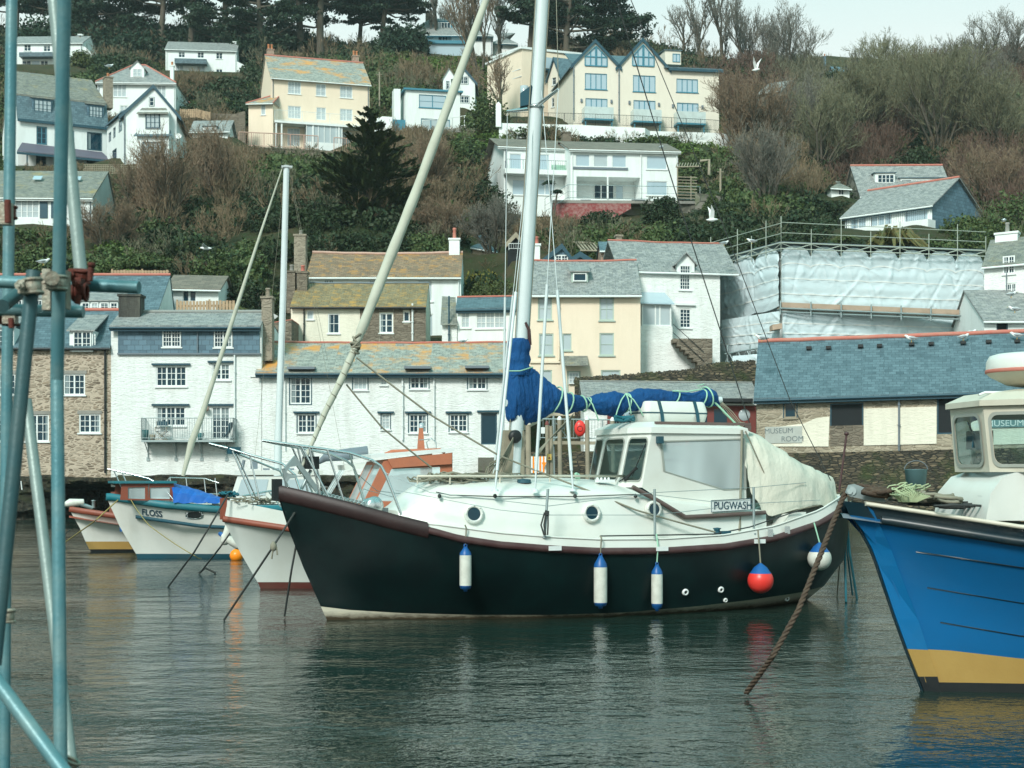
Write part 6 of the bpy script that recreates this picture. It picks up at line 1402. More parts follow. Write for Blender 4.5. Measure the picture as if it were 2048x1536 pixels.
M['ropegreen']=m_paint('pale_green_rope',(.35,.62,.45),.8,bump=0);M['ropeteal']=m_paint('teal_rope',(.01,.13,.17),.8,bump=0);M['ropegrey']=m_paint('weathered_grey_rope',(.26,.25,.19),.9,dirt=.4,bump=.3)
M['ropedark']=m_paint('dark_wet_rope',(.035,.042,.042),.8,bump=0);M['ropebrown']=m_paint('brown_laid_rope',(.06,.04,.028),.85,dirt=.5,dcol=(.16,.115,.075),scale=20,bump=.3,bscale=120);M['ropeyellow']=m_paint('yellow_rope',(.32,.25,.08),.8,bump=0);M['ropepale']=m_paint('pale_yellow_green_cord',(.42,.5,.3),.8,bump=0)
M['fendwhite']=m_paint('scuffed_white_vinyl',(.66,.67,.60),.45,dirt=.5,dcol=(.3,.3,.25),scale=7,bump=.05);M['fendblue']=m_paint('blue_vinyl',(.01,.10,.32),.4,dirt=.3,dcol=(.02,.05,.12),scale=6,bump=0)
M['strap']=m_paint('dark_teal_webbing',(.008,.07,.10),.7,bump=0)
M['boatblue']=m_paint('strong_blue_hull_paint',(.0045,.12,.31),.36,spec=.4,dirt=.35,dcol=(.014,.09,.2),scale=1.2,bump=.04,bscale=5)
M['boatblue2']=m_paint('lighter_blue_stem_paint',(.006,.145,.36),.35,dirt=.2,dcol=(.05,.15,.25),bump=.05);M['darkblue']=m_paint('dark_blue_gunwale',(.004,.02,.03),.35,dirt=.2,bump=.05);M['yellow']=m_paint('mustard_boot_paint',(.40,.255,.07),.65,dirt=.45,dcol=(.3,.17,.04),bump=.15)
M['cabcream']=m_paint('aged_cream_cabin',(.60,.57,.47),.45,dirt=.35,dcol=(.33,.28,.2),bump=.15,bscale=12);M['rubberseal']=m_paint('grey_window_gasket',(.34,.36,.32),.6,dirt=.3)
M['brownrail']=m_paint('varnished_brown_rail',(.26,.07,.04),.5,dirt=.4,dcol=(.12,.04,.03),scale=3);M['orangewood']=m_paint('orange_red_cabin_wood',(.50,.17,.09),.5,dirt=.35,dcol=(.30,.12,.08),scale=3);M['tealgun']=m_paint('teal_gunwale',(.01,.16,.20),.5,dirt=.3);M['darkred']=m_paint('dark_red_boot',(.10,.02,.015),.6,dirt=.3);M['tarpblue']=m_paint('bright_blue_tarpaulin',(.008,.12,.48),.5,dirt=.2,bump=.5,bscale=4)
M['pale']=m_paint('pale_painted_topsides',(.60,.64,.60),.35,dirt=.35,dcol=(.4,.4,.32),scale=1.0,bump=.02)
def stanchions(fr,pts,mat='steel'):pass
# ---------------------------------------------------------------- the dark green yacht in the middle
fr=BF(650,1240,25)
Y_=thing('sailing_yacht',fr.pt(5,0,0),'large dark green and white motor-sailer with blue boom cover and wheelhouse, in the centre','sailing boat',None)
SH=[(560,986),(600,995),(700,1020),(800,1047),(870,1064),(920,1078),(1000,1090),(1100,1098),(1200,1103),(1330,1102),(1450,1094),(1550,1077),(1640,1047),(1695,1012)]
BT=[(600,1208),(642,1213),(700,1220),(800,1226),(950,1230),(1100,1230),(1250,1225),(1400,1212),(1500,1200),(1600,1185),(1650,1172)]
L0=hline(fr,-.78,10.12,1.66,BOWT,SH)
midp=lambda t:[(a,float(np.interp(a,[q[0]for q in SH],[q[1]for q in SH]))*(1-t)+float(np.interp(a,[q[0]for q in BT],[q[1]for q in BT]))*t)for a in range(560,1720,20)]
L1=hline(fr,-.60,10.12,1.64,BOWT,midp(.3));L2=hline(fr,-.36,9.98,1.58,([0,.05,.1,.2,.35,.5,.65,.8,.9,.96,1],[.0,.18,.36,.66,.92,1,.99,.90,.74,.50,0]),midp(.65))
L3=hline(fr,-.07,9.65,1.50,([0,.05,.1,.2,.35,.5,.65,.8,.9,.96,1],[0,.10,.22,.50,.85,1,.98,.84,.62,.38,0]),BT);L4=hline(fr,.03,9.3,1.42,WLT,None,0.0);L5=hline(fr,.4,8.4,.9,WLT,None,-.6)
strip([L0,L1,L2,L3],'hull','boatgreen',Y_);strip([L3,L4,L5],'boot_stripe','bootwhite',Y_)
n0=next(i for i,p in enumerate(L0[0])if fr.px(p)>866)
band(L0,lambda t:.25,.035,'bow_strake','maroondark',Y_,0,n0);band(([p-UP*.0 for p in L0[0]],[p for p in L0[1]]),lambda t:.12,.05,'rubbing_strake','maroon',Y_,n0-1)
mb=MB();mb.box(fr.pt(-.86,-.06,L0[0][0].z-.12),fr.A*.14,fr.N*.12,UP*.34);mb.build('stem_post',M['black'],Y_)
# bulwark, deck
BW=hline(fr,-.70,10.08,1.62,BOWT,[(a,b-(13 if a<860 else 13+min(20,(a-860)*.6))-(18 if a>1600 else 0)*(a-1600)/95*(a>1600))for a,b in SH+[(866,1063)]if True]if False else[(560,972),(700,1007),(800,1034),(864,1049),(880,1050),(1000,1066),(1100,1074),(1200,1079),(1330,1078),(1450,1070),(1550,1052),(1640,1020),(1695,985)])
strip([BW,L0],'bulwark','boatwhite',Y_);deckof((BW[0],BW[1]),'deck','boatwhite',Y_,-.10,.08)
band(BW,.03,.015,'toe_rail','boatwhite',Y_)
# coachroof
def cl(s0,s1,bm,pts):return None
cs_top=[(812,1012),(835,996),(872,982),(1000,984),(1240,983),(1290,985)]
rows=[]
S0,S1=fr.sz(800,1020,.5)[0],fr.sz(1530,1030,1.15)[0]
for i in range(41):
 u=i/40;a=S0+(S1-S0)*u
 b=1.22*float(np.interp(u,[0,.06,.15,.3,.5,.8,1],[.34,.5,.68,.86,.97,1,.95]))
 q=fr.pt(a,b,0);x=fr.px(q);yt=float(np.interp(x,[805,835,880,1000,1240,1340,1540],[1022,1000,984,984,983,1000,1022]));zt=H-(yt-HY)/F*q.y
 zc=zt+float(np.interp(u,[0,.06,.12,.5,.62,.75,1],[.01,.12,.22,.22,.18,.05,.03]))
 cs=[fr.pt(a,b+.10,zt-.85),fr.pt(a,b+.015,zt-.05),fr.pt(a,b-.03,zt)]
 for w_ in(.75,.5,.25,0,-.25,-.5,-.75):cs.append(fr.pt(a,b*w_,zt+(zc-zt)*(1-w_*w_)))
 cs+=[fr.pt(a,-b+.03,zt),fr.pt(a,-b-.015,zt-.05),fr.pt(a,-b-.10,zt-.85)];rows.append(cs)
mb=MB();mb.grid(rows,True);mb.poly(rows[0]);mb.poly(rows[-1]);coach=mb.build('coachroof',M['boatwhite'],Y_)
def cside(px,py,out=.0):
 """point on the near side of the coachroof"""
 b=1.2
 for _ in range(6):
  a,z=fr.sz(px,py,b);u=(a-S0)/(S1-S0);b=1.22*float(np.interp(u,[0,.06,.15,.3,.5,.8,1],[.34,.5,.68,.86,.97,1,.95]))+.06+out
 return fr.at(px,py,b)
for px,py,r in((947,1028,20),(1182,1026,19.5),(1306,1019,18)):
 p=cside(px,py,.0);k=p.y/F;nx=(cside(px+10,py)-cside(px-10,py)).normalized();ax=Vector((nx.y,-nx.x,.06)).normalized()
 m_=MB();m_.lathe(p-ax*.02,[(r*k*.64,.05),(r*k*.66,.075),(r*k*.82,.085),(r*k,.06),(r*k,0)],28,ax)
 for j in range(8):an=j*math.pi/4;x_=ax.orthogonal().normalized();m_.lathe(p+ax*.062+(x_*math.cos(an)+ax.cross(x_)*math.sin(an))*r*k*.83,[(.012,0),(.01,.01),(0,.012)],6,ax)
 o=m_.build('porthole',M['galvp']if 'galvp' in M else M['boatwhite'],Y_);m_=MB();m_.lathe(p,[(0,.045),(r*k*.66,.045)],24,ax);m_.build('pane',M['glass'],o)
m_=MB();m_.tube([cside(x,y,.02)for x,y in((872,984),(900,990),(990,993),(1150,993),(1260,989),(1300,990))],.009,5);m_.build('side_rope',M['ropedark'],Y_)
m_=MB()
for x in(879,990,1150,1271):p=cside(x,992,.03);m_.lathe(p-UP*.04,[(.0,0),(.03,.02),(.03,.06),(0,.08)],8)
m_.build('lashing_eyes',M['ropedark'],Y_)
# wheelhouse: openings are real, panes are thin
cnr={}
cb=[.98,.50,-.50,-.98];tpx=[1303,1257,1211,None];bpx=[1284,1236,1189,None];ty=864;by=[975,955,950,950]
top=[];bot=[]
zt_=fr.sz(1303,866,.98)[1];zb_=fr.sz(1284,975,.98)[1]
for b,tx,bx in zip(cb,tpx,bpx):
 if tx is None:st,sb=top_s[0],bot_s[0]
 else:st=fr.sz(tx,864,b)[0];sb=fr.sz(bx,960,b)[0]
 if b==.98:top_s=[st];bot_s=[sb]
 top.append(fr.pt(st,b,zt_));bot.append(fr.pt(sb,b,zb_))
wh=MB();panes=MB();gk=MB()
for i in range(3):
 q=[bot[i+1],bot[i],top[i],top[i+1]];inner=rrect([bil(q,*c)for c in((.10,.13),(.90,.13),(.90,.90),(.10,.90))],.14);outer=rrect(q,.001);ringquad(wh,outer,inner)
 nrm=(q[1]-q[0]).cross(q[3]-q[0]).normalized();nrm=nrm if nrm.y<0 or nrm.dot(-fr.A)>0 else-nrm
 big=[p.lerp(sum(inner,Vector())/len(inner),-.07)+nrm*.012 for p in inner];ringquad(gk,big,[p+nrm*.012 for p in inner]);panes.poly(inner)
sr=fr.sz(1488,880,.98)[0]
sideo={}
for sg in(1,-1):
 def sp_(px,py):a,z=fr.sz(px,py,.98);return fr.pt(a,.98*sg,z)
 outer=[sp_(1284,975),sp_(1303,866),sp_(1488,864),sp_(1494,1032),sp_(1370,1032)];inner=[sp_(1330,942),sp_(1324,884),sp_(1486,879),sp_(1489,976),sp_(1446,978)]
 ringquad(wh,outer,inner);cc=sum(inner,Vector())/5;ringquad(gk,[p.lerp(cc,-.05)+fr.N*.012*sg for p in inner],[p+fr.N*.012*sg for p in inner])
 v_=MB();v_.poly([p-fr.N*.004*sg for p in inner]);v_.build('side_window',M['vinyl'],Y_)
 m_=MB();tt=[cside(1265,974,.02),cside(1320,1004,.02),cside(1370,1034,.02),cside(1440,1031,.02),cside(1530,1025,.02)];tt=tt if sg>0 else[p-fr.N*2*(p-fr.o).dot(fr.N)for p in tt];m_.tube(tt,.04,6);m_.build('teak_trim',M['teak'],Y_)
# roof with crowned sides
ro=[t+Vector((0,0,0))for t in top];ae=[fr.pt(fr.sz(1492,864,.98)[0],.98*k,zt_)for k in(-1,1)]
rim=[ro[0],ro[1],ro[2],ro[3],ae[0],ae[1]];cc=sum(rim,Vector())/6
rim2=[p+(p-cc).normalized()*.05+UP*.0 for p in rim];rim3=[p+UP*.10+(p-cc).normalized()*.03 for p in rim];rim4=[p.lerp(cc,.22)+UP*.20 for p in rim]
rf=MB();ringquad(rf,rim2,rim3);ringquad(rf,rim3,rim4);rf.poly(rim4);rf.poly(rim2[::-1])
whs=wh.build('wheelhouse',M['boatwhite'],Y_);panes.build('windscreen',M['clear'],whs);gk.build('gaskets',M['rubberseal'],whs);rf.build('roof',M['boatwhite'],whs)
# interior: seat back and wheel so the openings are not empty
m_=MB();m_.box(fr.pt(sr-1.25,-.5,zb_-.35),fr.A*.12,fr.N*1.0,UP*.5);m_.box(fr.pt(bot_s[0]+.1,-.75,zb_-.25),fr.A*.35,fr.N*1.5,UP*.16);m_.ring(fr.pt(bot_s[0]+.62,.25,zb_+.05),fr.A+UP*.3,.2,.018);m_.build('helm',M['strap'],whs)
m_=MB();p=fr.at(1450,935,0);m_.tube([fr.at(1330,920,.6),fr.at(1400,922,.6),fr.at(1450,935,.6),fr.at(1485,950,.6)],.022,6);m_.tube([fr.at(1385,958,.6),fr.at(1420,965,.6),fr.at(1455,977,.6)],.022,6)
for x,y0,y1 in((1373,921,955),(1412,925,963),(1452,936,976)):m_.tube([fr.at(x,y0,.6),fr.at(x+6,y1,.6)],.012,5)
m_.build('inner_rail',M['strap'],whs)
# wipers, lamp, teak handrails
m_=MB();q=[bot[1],bot[0],top[0],top[1]];nq=(q[1]-q[0]).cross(q[3]-q[0]).normalized();nq=nq if nq.y<0 else-nq
m_.tube([bil(q,.05,.10)+nq*.03,bil(q,.75,.34)+nq*.04],.012,5);m_.tube([bil(q,.28,.12)+nq*.04,bil(q,.70,.36)+nq*.05],.022,5);m_.tube([bil(q,.55,.2)+nq*.03,bil(q,.9,.8)+nq*.04],.009,5);m_.build('wiper',M['black'],whs)
m_=MB();a,z=fr.sz(1317,875,1.0);m_.box(fr.pt(a-.05,1.0,z-.1),fr.A*.1,fr.N*.09,UP*.12);m_.build('deck_lamp',M['strap'],whs)
for sg in(1,-1):
 m_=MB();a0,a1=fr.sz(1310,855,.86)[0],fr.sz(1500,855,.86)[0];zr=zt_+.10
 m_.box(fr.pt(a0,.84*sg,zr+.055),fr.A*(a1-a0),fr.N*.05*sg,UP*.045)
 for k in range(6):t=(k+.0)/5;m_.box(fr.pt(a0+(a1-a0-.12)*t,.842*sg,zr-.03),fr.A*.13,fr.N*.045*sg,UP*.084)
 m_.build('handrail',M['teak'],whs)
# aft canvas cover
rows=[]
stn=[(1489,860,866,930,.99),(1500,857,880,975,1.03),(1522,855,905,1020,1.10),(1545,864,930,1032,1.16),(1595,896,950,1018,1.16),(1630,922,965,1010,1.05),(1660,938,975,1012,.88),(1676,950,985,1018,.62)]
rs=np.random.RandomState(4)
for k in range(len(stn)*5-4):
 t=k/5;i=min(int(t),len(stn)-2);f_=t-i;x,yr,ym,yl,b=[a*(1-f_)+c*f_ for a,c in zip(stn[i],stn[i+1])]
 a_l,z_l=fr.sz(x,yl,b);z_r=fr.sz(x,yr,b*.4)[1];z_m=fr.sz(x,ym,b)[1];r_=[]
 zq=lambda t:z_l+(z_r-z_l)*t;prof=[(1.0,z_l),(.985,zq(.22)),(.96,zq(.42)),(.92,zq(.60)),(.84,zq(.77)),(.70,zq(.91)),(.45,zq(1)),(-.45,zq(1)),(-.70,zq(.91)),(-.92,zq(.60)),(-.985,zq(.22)),(-1,z_l)]
 for j,(w_,z)in enumerate(prof):
  wr=.012*math.sin(k*.8+j*1.1)+.008*math.sin(k*1.7-j*1.3)
  r_.append(fr.pt(a_l+wr,b*w_+wr,z+wr*.6))
 rows.append(r_)
mb=MB();mb.grid(rows,True);mb.poly(rows[-1]);cv=mb.build('aft_canvas',M['canvas'],Y_)
m_=MB();m_.tube([fr.at(1491,862,1.02),fr.at(1530,950,1.06),fr.at(1547,1030,1.08)],.012,5);m_.tube([fr.at(1545,1030,1.09),fr.at(1600,1018,1.13),fr.at(1640,1010,1.03)],.012,5);m_.tube([fr.at(1484,860,1.03),fr.at(1482,960,1.05),fr.at(1479,1062,1.25)],.022,6);m_.build('hem_lacing',M['ropegrey'],cv)
# plate with the boat's name
class FP:
 def __init__(s,o,U,N):s.o,s.U,s.N=o,U,N
 def W(s,u,z,o=0):p=s.o+s.U*u+s.N*o;return Vector((p.x,p.y,s.o.z+z))
pl_a=cside(1421,1024,.03);pl_b=cside(1500,1020,.03);U_=(pl_b-pl_a);tl=U_.z/U_.length;U_.z=0;wd=U_.length;U_.normalize();N_=Vector((U_.y,-U_.x,0));fp_=FP(pl_a,U_,N_);hh=(1023-1000)*pl_a.y/F
m_=MB();m_.prism([fp_.W(0,0),fp_.W(wd,.03),fp_.W(wd,hh+.03),fp_.W(0,hh)],N_*.02);npx=m_.build('name_plate',M['trim'],Y_)
M['ink']=m_paint('dark_blue_lettering',(.015,.06,.10),.5,bump=0);text('PUGWASH',fp_,.05,.045,.024,.185,'ink',npx,xs=(wd-.1)/.80*.98)
m_=MB()
for a_,b_ in(((0,0),(wd,0)),((0,hh),(wd,hh)),((0,0),(0,hh)),((wd,0),(wd,hh))):m_.tube([fp_.W(a_[0],a_[1]+(.03 if a_[0]else 0),.022),fp_.W(b_[0],b_[1]+(.03 if b_[0]else 0),.022)],.006,4)
m_.build('plate_border',M['ink'],npx)
# mast, rig
def mast_pt(y):return fr.at(1084-54*(y/900.0),y,0)
m_=MB();m_.tube([mast_pt(y)for y in(952,700,400,0,-375)],[.125,.12,.118,.112,.098],18);mast=m_.build('mast',M['alu'],Y_)
m_=MB()
for dx,r in((.10,.012),(.135,.009),(-.12,.01)):m_.tube([mast_pt(y)+fr.A*dx-Vector((0,.07,0))for y in(900,400,-365)],r,5)
m_.build('halyards',M['ropegrey'],mast)
m_=MB();p=mast_pt(214)
m_.tube([p,fr.at(1117,178,.95)],[.04,.022],8);m_.tube([p+UP*-.02,fr.pt(fr.sz(1062,225,0)[0],-.95,p.z+.12)],[.04,.022],8);m_.ring(p,UP,.12,.03,16,6);m_.build('spreaders',M['steel'],mast)
m_=MB();q=mast_pt(196)-fr.A*.2;m_.prism([q+Vector((-.09,0,-.16)),q+Vector((.12,0,-.12)),q+Vector((.2,0,.05)),q+Vector((.1,0,.2)),q+Vector((-.09,0,.06))],(0,.16,0));m_.build('steaming_light',M['strap'],mast);m_=MB();m_.lathe(q+Vector((-.02,.08,.08)),[(.07,0),(.07,.12),(.0,.14)],12);m_.build('lamp_glass',M['curtain'],mast)
for x0,y0,b0,tgt in((990,980,1.12,mast_pt(200)),(1070,980,1.15,fr.at(1117,178,.95)),(1146,980,1.15,mast_pt(110)),(984,978,-.9,mast_pt(120)),(1005,976,-1.1,fr.pt(fr.sz(1062,225,0)[0],-.95,mast_pt(214).z+.12)),(1040,976,-1.1,mast_pt(190))):
 p=fr.at(x0,y0,b0)if b0>0 else fr.pt(fr.sz(x0,y0,b0)[0],b0,fr.sz(1070,980,1.15)[1])
 m_=MB();d=(tgt-p);t0=.32/d.length;m_.tube([p,p+d*t0],.017,6);m_.tube([p+d*t0,p+d*min(1,3.35/d.length)],.026 if b0>0 else .02,8);m_.tube([p+d*min(1,3.35/d.length),tgt],.007,5);m_.lathe(p-UP*.02,[(.06,0),(.05,.03),(0,.04)],8);m_.build('shroud',M['alu'],Y_)
m_=MB();t_=fr.at(1117,178,.95);m_.tube([t_,mast_pt(-340)],.007,5);m_.build('cap_shroud',M['ropegrey'],Y_)
m_=MB();m_.tube([fr.at(1112,-365,0),fr.at(1262,0,.15),fr.at(1427,400,.4),fr.at(1580,800,.55),fr.at(1662,962,.6)],.008,5);m_.tube([fr.at(1110,-365,0),fr.at(1233,0,-.15),fr.at(1356,400,-.3),fr.at(1434,640,-.45),fr.at(1500,850,-.5)],.011,5);m_.build('backstay',M['ropedark'],Y_)
jp=[(598,948,3),(625,885,4),(650,825,6),(680,765,7),(706,705,7.5),(712,690,5.5),(722,662,9.5),(770,540,10.5),(830,390,10),(900,200,9),(972,0,7),(1068,-250,5),(1102,-345,2)]
m_=MB();pts_=[];rr=[]
for(a,b,c),(d,e,g)in zip(jp[:-1],jp[1:]):
 for i in range(8):t=i/8;p=fr.at(a+(d-a)*t,b+(e-b)*t,0);pts_.append(p);rr.append((c+(g-c)*t)*p.y/F*(1+.05*math.sin(len(pts_)*1.3)))
m_.tube(pts_,rr,12);jib=m_.build('furled_jib',M['jib'],Y_)
m_=MB()
hel=[]
for i in range(90):t=i/89;j=t*38;k0=int(j);p=pts_[k0].lerp(pts_[k0+1],j-k0);r_=rr[k0]+.006;an=i*.95;hel.append(p+(fr.A*math.cos(an)+fr.N*math.sin(an))*r_)
m_.tube(hel,.008,4)
for i in range(14):an=i*1.2;k0=38+i//3;p=pts_[k0];hel.append(p)
w2=[pts_[int(36+i*.25)]+(fr.A*math.cos(i*1.1)+fr.N*math.sin(i*1.1))*(rr[int(36+i*.25)]+.015)+UP*.1*math.sin(i*.7)for i in range(34)]
m_.tube(w2,.02,5);m_.build('furling_line',M['ropegrey'],jib)
rope('jib_sheet',[fr.at(713,715,.05),fr.at(865,832,.3),fr.at(998,911,.6),fr.at(1184,984,1.1),fr.at(1272,1020,1.3),fr.at(1430,1064,1.5)],.016,'ropegrey',None,sag=.004,parent=Y_)
rope('jib_sheet',[fr.at(693,769,-.05),fr.at(764,855,-.1),fr.at(863,935,-.2)],.016,'ropegrey',None,sag=.006,parent=Y_)
# boom and blue cover
tops=[(1013,742),(1016,733),(1040,728),(1060,731),(1063,734),(1064,737),(1075,745),(1090,757),(1110,775),(1130,786),(1160,791),(1175,797),(1190,789),(1230,782),(1252,789),(1275,777),(1310,778),(1350,783),(1385,786),(1405,780),(1413,775),(1430,782),(1438,796)]
bots=[(1013,835),(1016,843),(1040,846),(1060,846),(1085,838),(1105,824),(1130,829),(1165,821),(1175,816),(1200,830),(1240,834),(1254,822),(1285,822),(1320,812),(1350,808),(1385,806),(1405,812),(1438,812)]
rows=[];m_=MB();n_=130;rs=np.random.RandomState(8)
for i in range(n_+1):
 x=1013+(1438-1013)*(i/n_)**1.15;yt=float(np.interp(x,[a for a,b in tops],[b for a,b in tops]));yb=float(np.interp(x,[a for a,b in bots],[b for a,b in bots]))
 a,zt=fr.sz(x,yt,0);_,zb=fr.sz(x,yb,0);hz=(zt-zb)/2;cz=(zt+zb)/2;w_=min(.21,hz*.95)*(min(1,.35+i/8))*(min(1,.4+(n_-i)/6));r_=[]
 for k in range(28):
  an=2*math.pi*k/28;wr=1+.05*math.sin(an*5+i*.21)+.06*math.sin(i*.9+math.sin(an*2)*2.5)+.045*math.sin(an*9-i*.5)+.05*math.sin(i*1.9+an*3)+.02*rs.randn()
  fl=.35 if hz>.4 else 0
  sh=.25*hz if x<1070 else 0
  r_.append(fr.pt(a,w_*math.cos(an)*wr*(1-fl*.1),cz+hz*math.sin(an)*(1+(wr-1)*.5)))
 rows.append(r_)
m_.grid(rows,True,True);m_.poly(rows[0]);m_.poly(rows[-1])
rows=[]
for i in range(15):
 y=752-75*i/14;c_=fr.at(1037.5+(1 if i>9 else 0),y,0);rr_=(.215 if i<4 else .192+.01*math.sin(i*1.3))*(1 if i<14 else .8)
 rows.append([c_+(fr.A*math.cos(k*.2618)*1.0+fr.N*math.sin(k*.2618)*.85)*rr_*(1+.04*math.sin(k*1.9+i*.6)+.03*math.sin(k*.9+i))for k in range(24)])
m_.grid(rows,True,True);m_.poly(rows[-1]);cover=m_.build('boom_cover',M['sailblue'],Y_)
def tie(x,lean=0,tail=None):
 m_=MB()
 yt=float(np.interp(x,[a for a,b in tops],[b for a,b in tops]));yb=float(np.interp(x,[a for a,b in bots],[b for a,b in bots]));a,zt=fr.sz(x,yt,0);_,zb=fr.sz(x,yb,0);hz=(zt-zb)/2+.012;cz=(zt+zb)/2;w_=min(.21,hz)+.018
 m_.tube([fr.pt(a+lean*math.sin(t*.2618),w_*math.cos(t*.2618)*(1.03),cz+hz*math.sin(t*.2618))for t in range(25)],.014,5)
 m_.build('cover_tie',M['ropegreen'],cover)if not tail else None
 if tail:
  for dx,dy in tail:m_.tube([fr.at(x,yt-2,.12),fr.at(x+dx*.45,yt+dy*.25,.24),fr.at(x+dx*.85,yt+dy*.75,.25),fr.at(x+dx,yt+dy,.24)],.012,5)
  m_.build('cover_tie',M['ropegreen'],cover)
tie(1110,.08);tie(1135,.05);tie(1165,-.03);tie(1175,.04,[(22,45)]);tie(1252,.03,[(-20,42),(34,42),(10,38)]);tie(1350,.05);tie(1403,.04);tie(1414,-.05)
m_=MB();m_.tube([fr.at(1018,742,.22),fr.at(1040,742,.24),fr.at(1066,734,.2)],.012,5);m_.tube([fr.at(1345,782,.1),fr.at(1375,783,.16),fr.at(1400,779,.12)],.012,5);m_.tube([fr.at(1404,778,.1),fr.at(1394,772,.1),fr.at(1408,768,.1)],.01,5);m_.build('cover_tie',M['ropegreen'],cover)
m_=MB();m_.tube([fr.at(1012,806,0),fr.at(1442,800,0)],.06,10);m_.build('boom',M['alu'],Y_)
m_=MB();m_.tube([fr.at(1060,690,.1),fr.at(1058,660,.12),fr.at(1050,645,.1)],.03,6);m_.build('sail_head',M['maroon'],Y_)
rope('mainsheet',[fr.at(1414,790,.05),fr.at(1440,815,.1),fr.at(1476,852,.2),fr.at(1490,858,.3)],.018,'ropegreen',None,parent=Y_)
m_=MB()
for k in range(5):m_.tube([fr.at(1436+k,800,0),fr.at(1446+5*k,825,.05*k),fr.at(1478+3*k,856,.1*k)],.008,4)
for k in range(26):an=k*.8;m_.tube([fr.at(1480,852,.2)+Vector((math.cos(an),math.sin(an*1.3)*.5,abs(math.sin(an))*.6))*.10,fr.at(1484,853,.2)+Vector((math.cos(an+.9),math.sin(an*1.3+1)*.5,abs(math.sin(an+.9))*.6))*.11],.016,4)
m_.build('sheet_tackle',M['ropegrey'],Y_)
# mast tabernacle and block with hanging lines
m_=MB();a,z=fr.sz(1022,950,0);m_.box(fr.pt(a-.17,-.1,z-.25),fr.A*.36,fr.N*.2,UP*1.0);m_.build('tabernacle',M['timber'],Y_)
m_=MB();p=fr.at(1030,873,.16);m_.lathe(p,[(0,.05),(.06,.06),(.11,.03),(.11,-.03),(.06,-.05),(0,-.05)],16,fr.N);m_.build('winch_block',M['black'],Y_)
m_=MB();rs=np.random.RandomState(6)
for k in range(16):m_.tube([fr.at(1028,872,.2),fr.at(1022-k*1.2,900+k,.22+.01*k),fr.at(1012-k*2.2+rs.randn()*3,930+rs.randn()*4,.25),fr.at(1000-k*2+rs.randn()*4,955,.28)],.009,4)
m_.build('halyard_tails',M['ropegrey'],Y_)
# coachroof handrails, rope coils, fittings
for b,y in((.55,962),(-.4,954)):
 m_=MB();pts_=[fr.pt(fr.sz(x,y,b)[0],b,zt_*0+fr.sz(870,955,.5)[1]+.02)for x in(835,900,1000,1100,1250)];m_.tube([pts_[0]-UP*.06]+pts_+[pts_[-1]],.022,8)
 for p in pts_:m_.tube([p,p-UP*.12],.015,6)
 m_.build('grab_rail',M['cabcream'],Y_)
m_=MB();rs=np.random.RandomState(2)
for k in range(34):
 c=fr.at(915+rs.randn()*32,955+rs.randn()*3,.25+rs.randn()*.12);r_=rs.uniform(.12,.3);m_.tube([c+fr.A*math.cos(j*.7)*r_*1.6+fr.N*math.sin(j*.7)*r_*.8+UP*.045*math.sin(j*2.1+k)for j in range(8)],.014,5)
m_.build('coiled_lines',M['ropegrey'],Y_)
m_=MB();m_.tube([fr.at(902+6*math.cos(j),952+3*math.sin(j*1.7),.35)for j in range(22)],.022,5);m_.build('red_line',M['orangewood'],Y_)
for x,y in((1188,966),(1230,966)):
 pass
m_=MB();p=fr.at(1190,965,.7);m_.box(p,fr.A*.3,fr.N*.15,UP*.05);
for j in range(4):m_.lathe(p+fr.A*(.05+.07*j)+UP*.05,[(.02,0),(.02,.03),(0,.035)],6)
m_.build('rope_clutch',M['trim'],Y_)
m_=MB();m_.lathe(fr.at(1048,966,.6),[(.12,0),(.11,.06),(0,.07)],14);m_.build('deck_vent',M['strap'],Y_)
m_=MB();[m_.tube([fr.at(1155+4*math.cos(j*1.9),952+5*math.sin(j*2.3),.3),fr.at(1155+4*math.cos(j*1.9+1.6),952+5*math.sin(j*2.3+1.5),.33)],.025,5)for j in range(9)];m_.build('green_rope',M['ropegreen'],Y_)
# pulpit and guard rails
zk=[fr.at(525,881,.0),fr.at(560,886,.12),fr.at(640,897,.35),fr.at(700,906,.5),fr.at(745,921,.62),fr.at(762,932,.66),fr.at(772,950,.70),fr.at(803,1030,.80)]
m_=MB()
def mir(p):q=p-fr.o;b=q.dot(fr.N);return p-fr.N*2*b
m_.tube(zk,.022,8);m_.tube([mir(p)for p in zk],.022,8);m_.tube([zk[1],mir(zk[1])],.018,6);m_.tube([zk[0],zk[0]+Vector((.01,0,0))],.022,6)
for x0,y0,b0,x1,y1,b1 in((655,900,.40,688,1004,.45),(618,893,.3,640,990,.3),(602,891,.25,661,1000,.38)):
 p,q=fr.at(x0,y0,b0),fr.at(x1,y1,b1);m_.tube([p,q],.018,6);m_.tube([mir(p),mir(q)],.018,6)
m_.tube([fr.at(700,908,-.5),fr.at(704,925,-.55),fr.at(728,1003,-.62)],.018,6);m_.build('pulpit',M['steel'],Y_)
m_=MB()
def wire(pp):m_.tube(pp,.006,4);m_.tube([mir(p)for p in pp],.006,4)
wire([fr.at(770,945,.7),fr.at(860,985,1.2),fr.at(1097,1012,1.55),fr.at(1311,985,1.6),fr.at(1507,975,1.45),fr.at(1612,965,1.1)]);wire([fr.at(790,980,.75),fr.at(1000,1020,1.5),fr.at(1097,1030,1.55),fr.at(1311,1030,1.6),fr.at(1507,1007,1.45),fr.at(1640,1000,1.1)]);wire([fr.at(1012,985,1.5)if False else fr.at(1311,990,1.6),fr.at(1420,1003,1.55),fr.at(1507,1000,1.45)])
m_.build('guard_wires',M['galv'],Y_)
m_=MB()
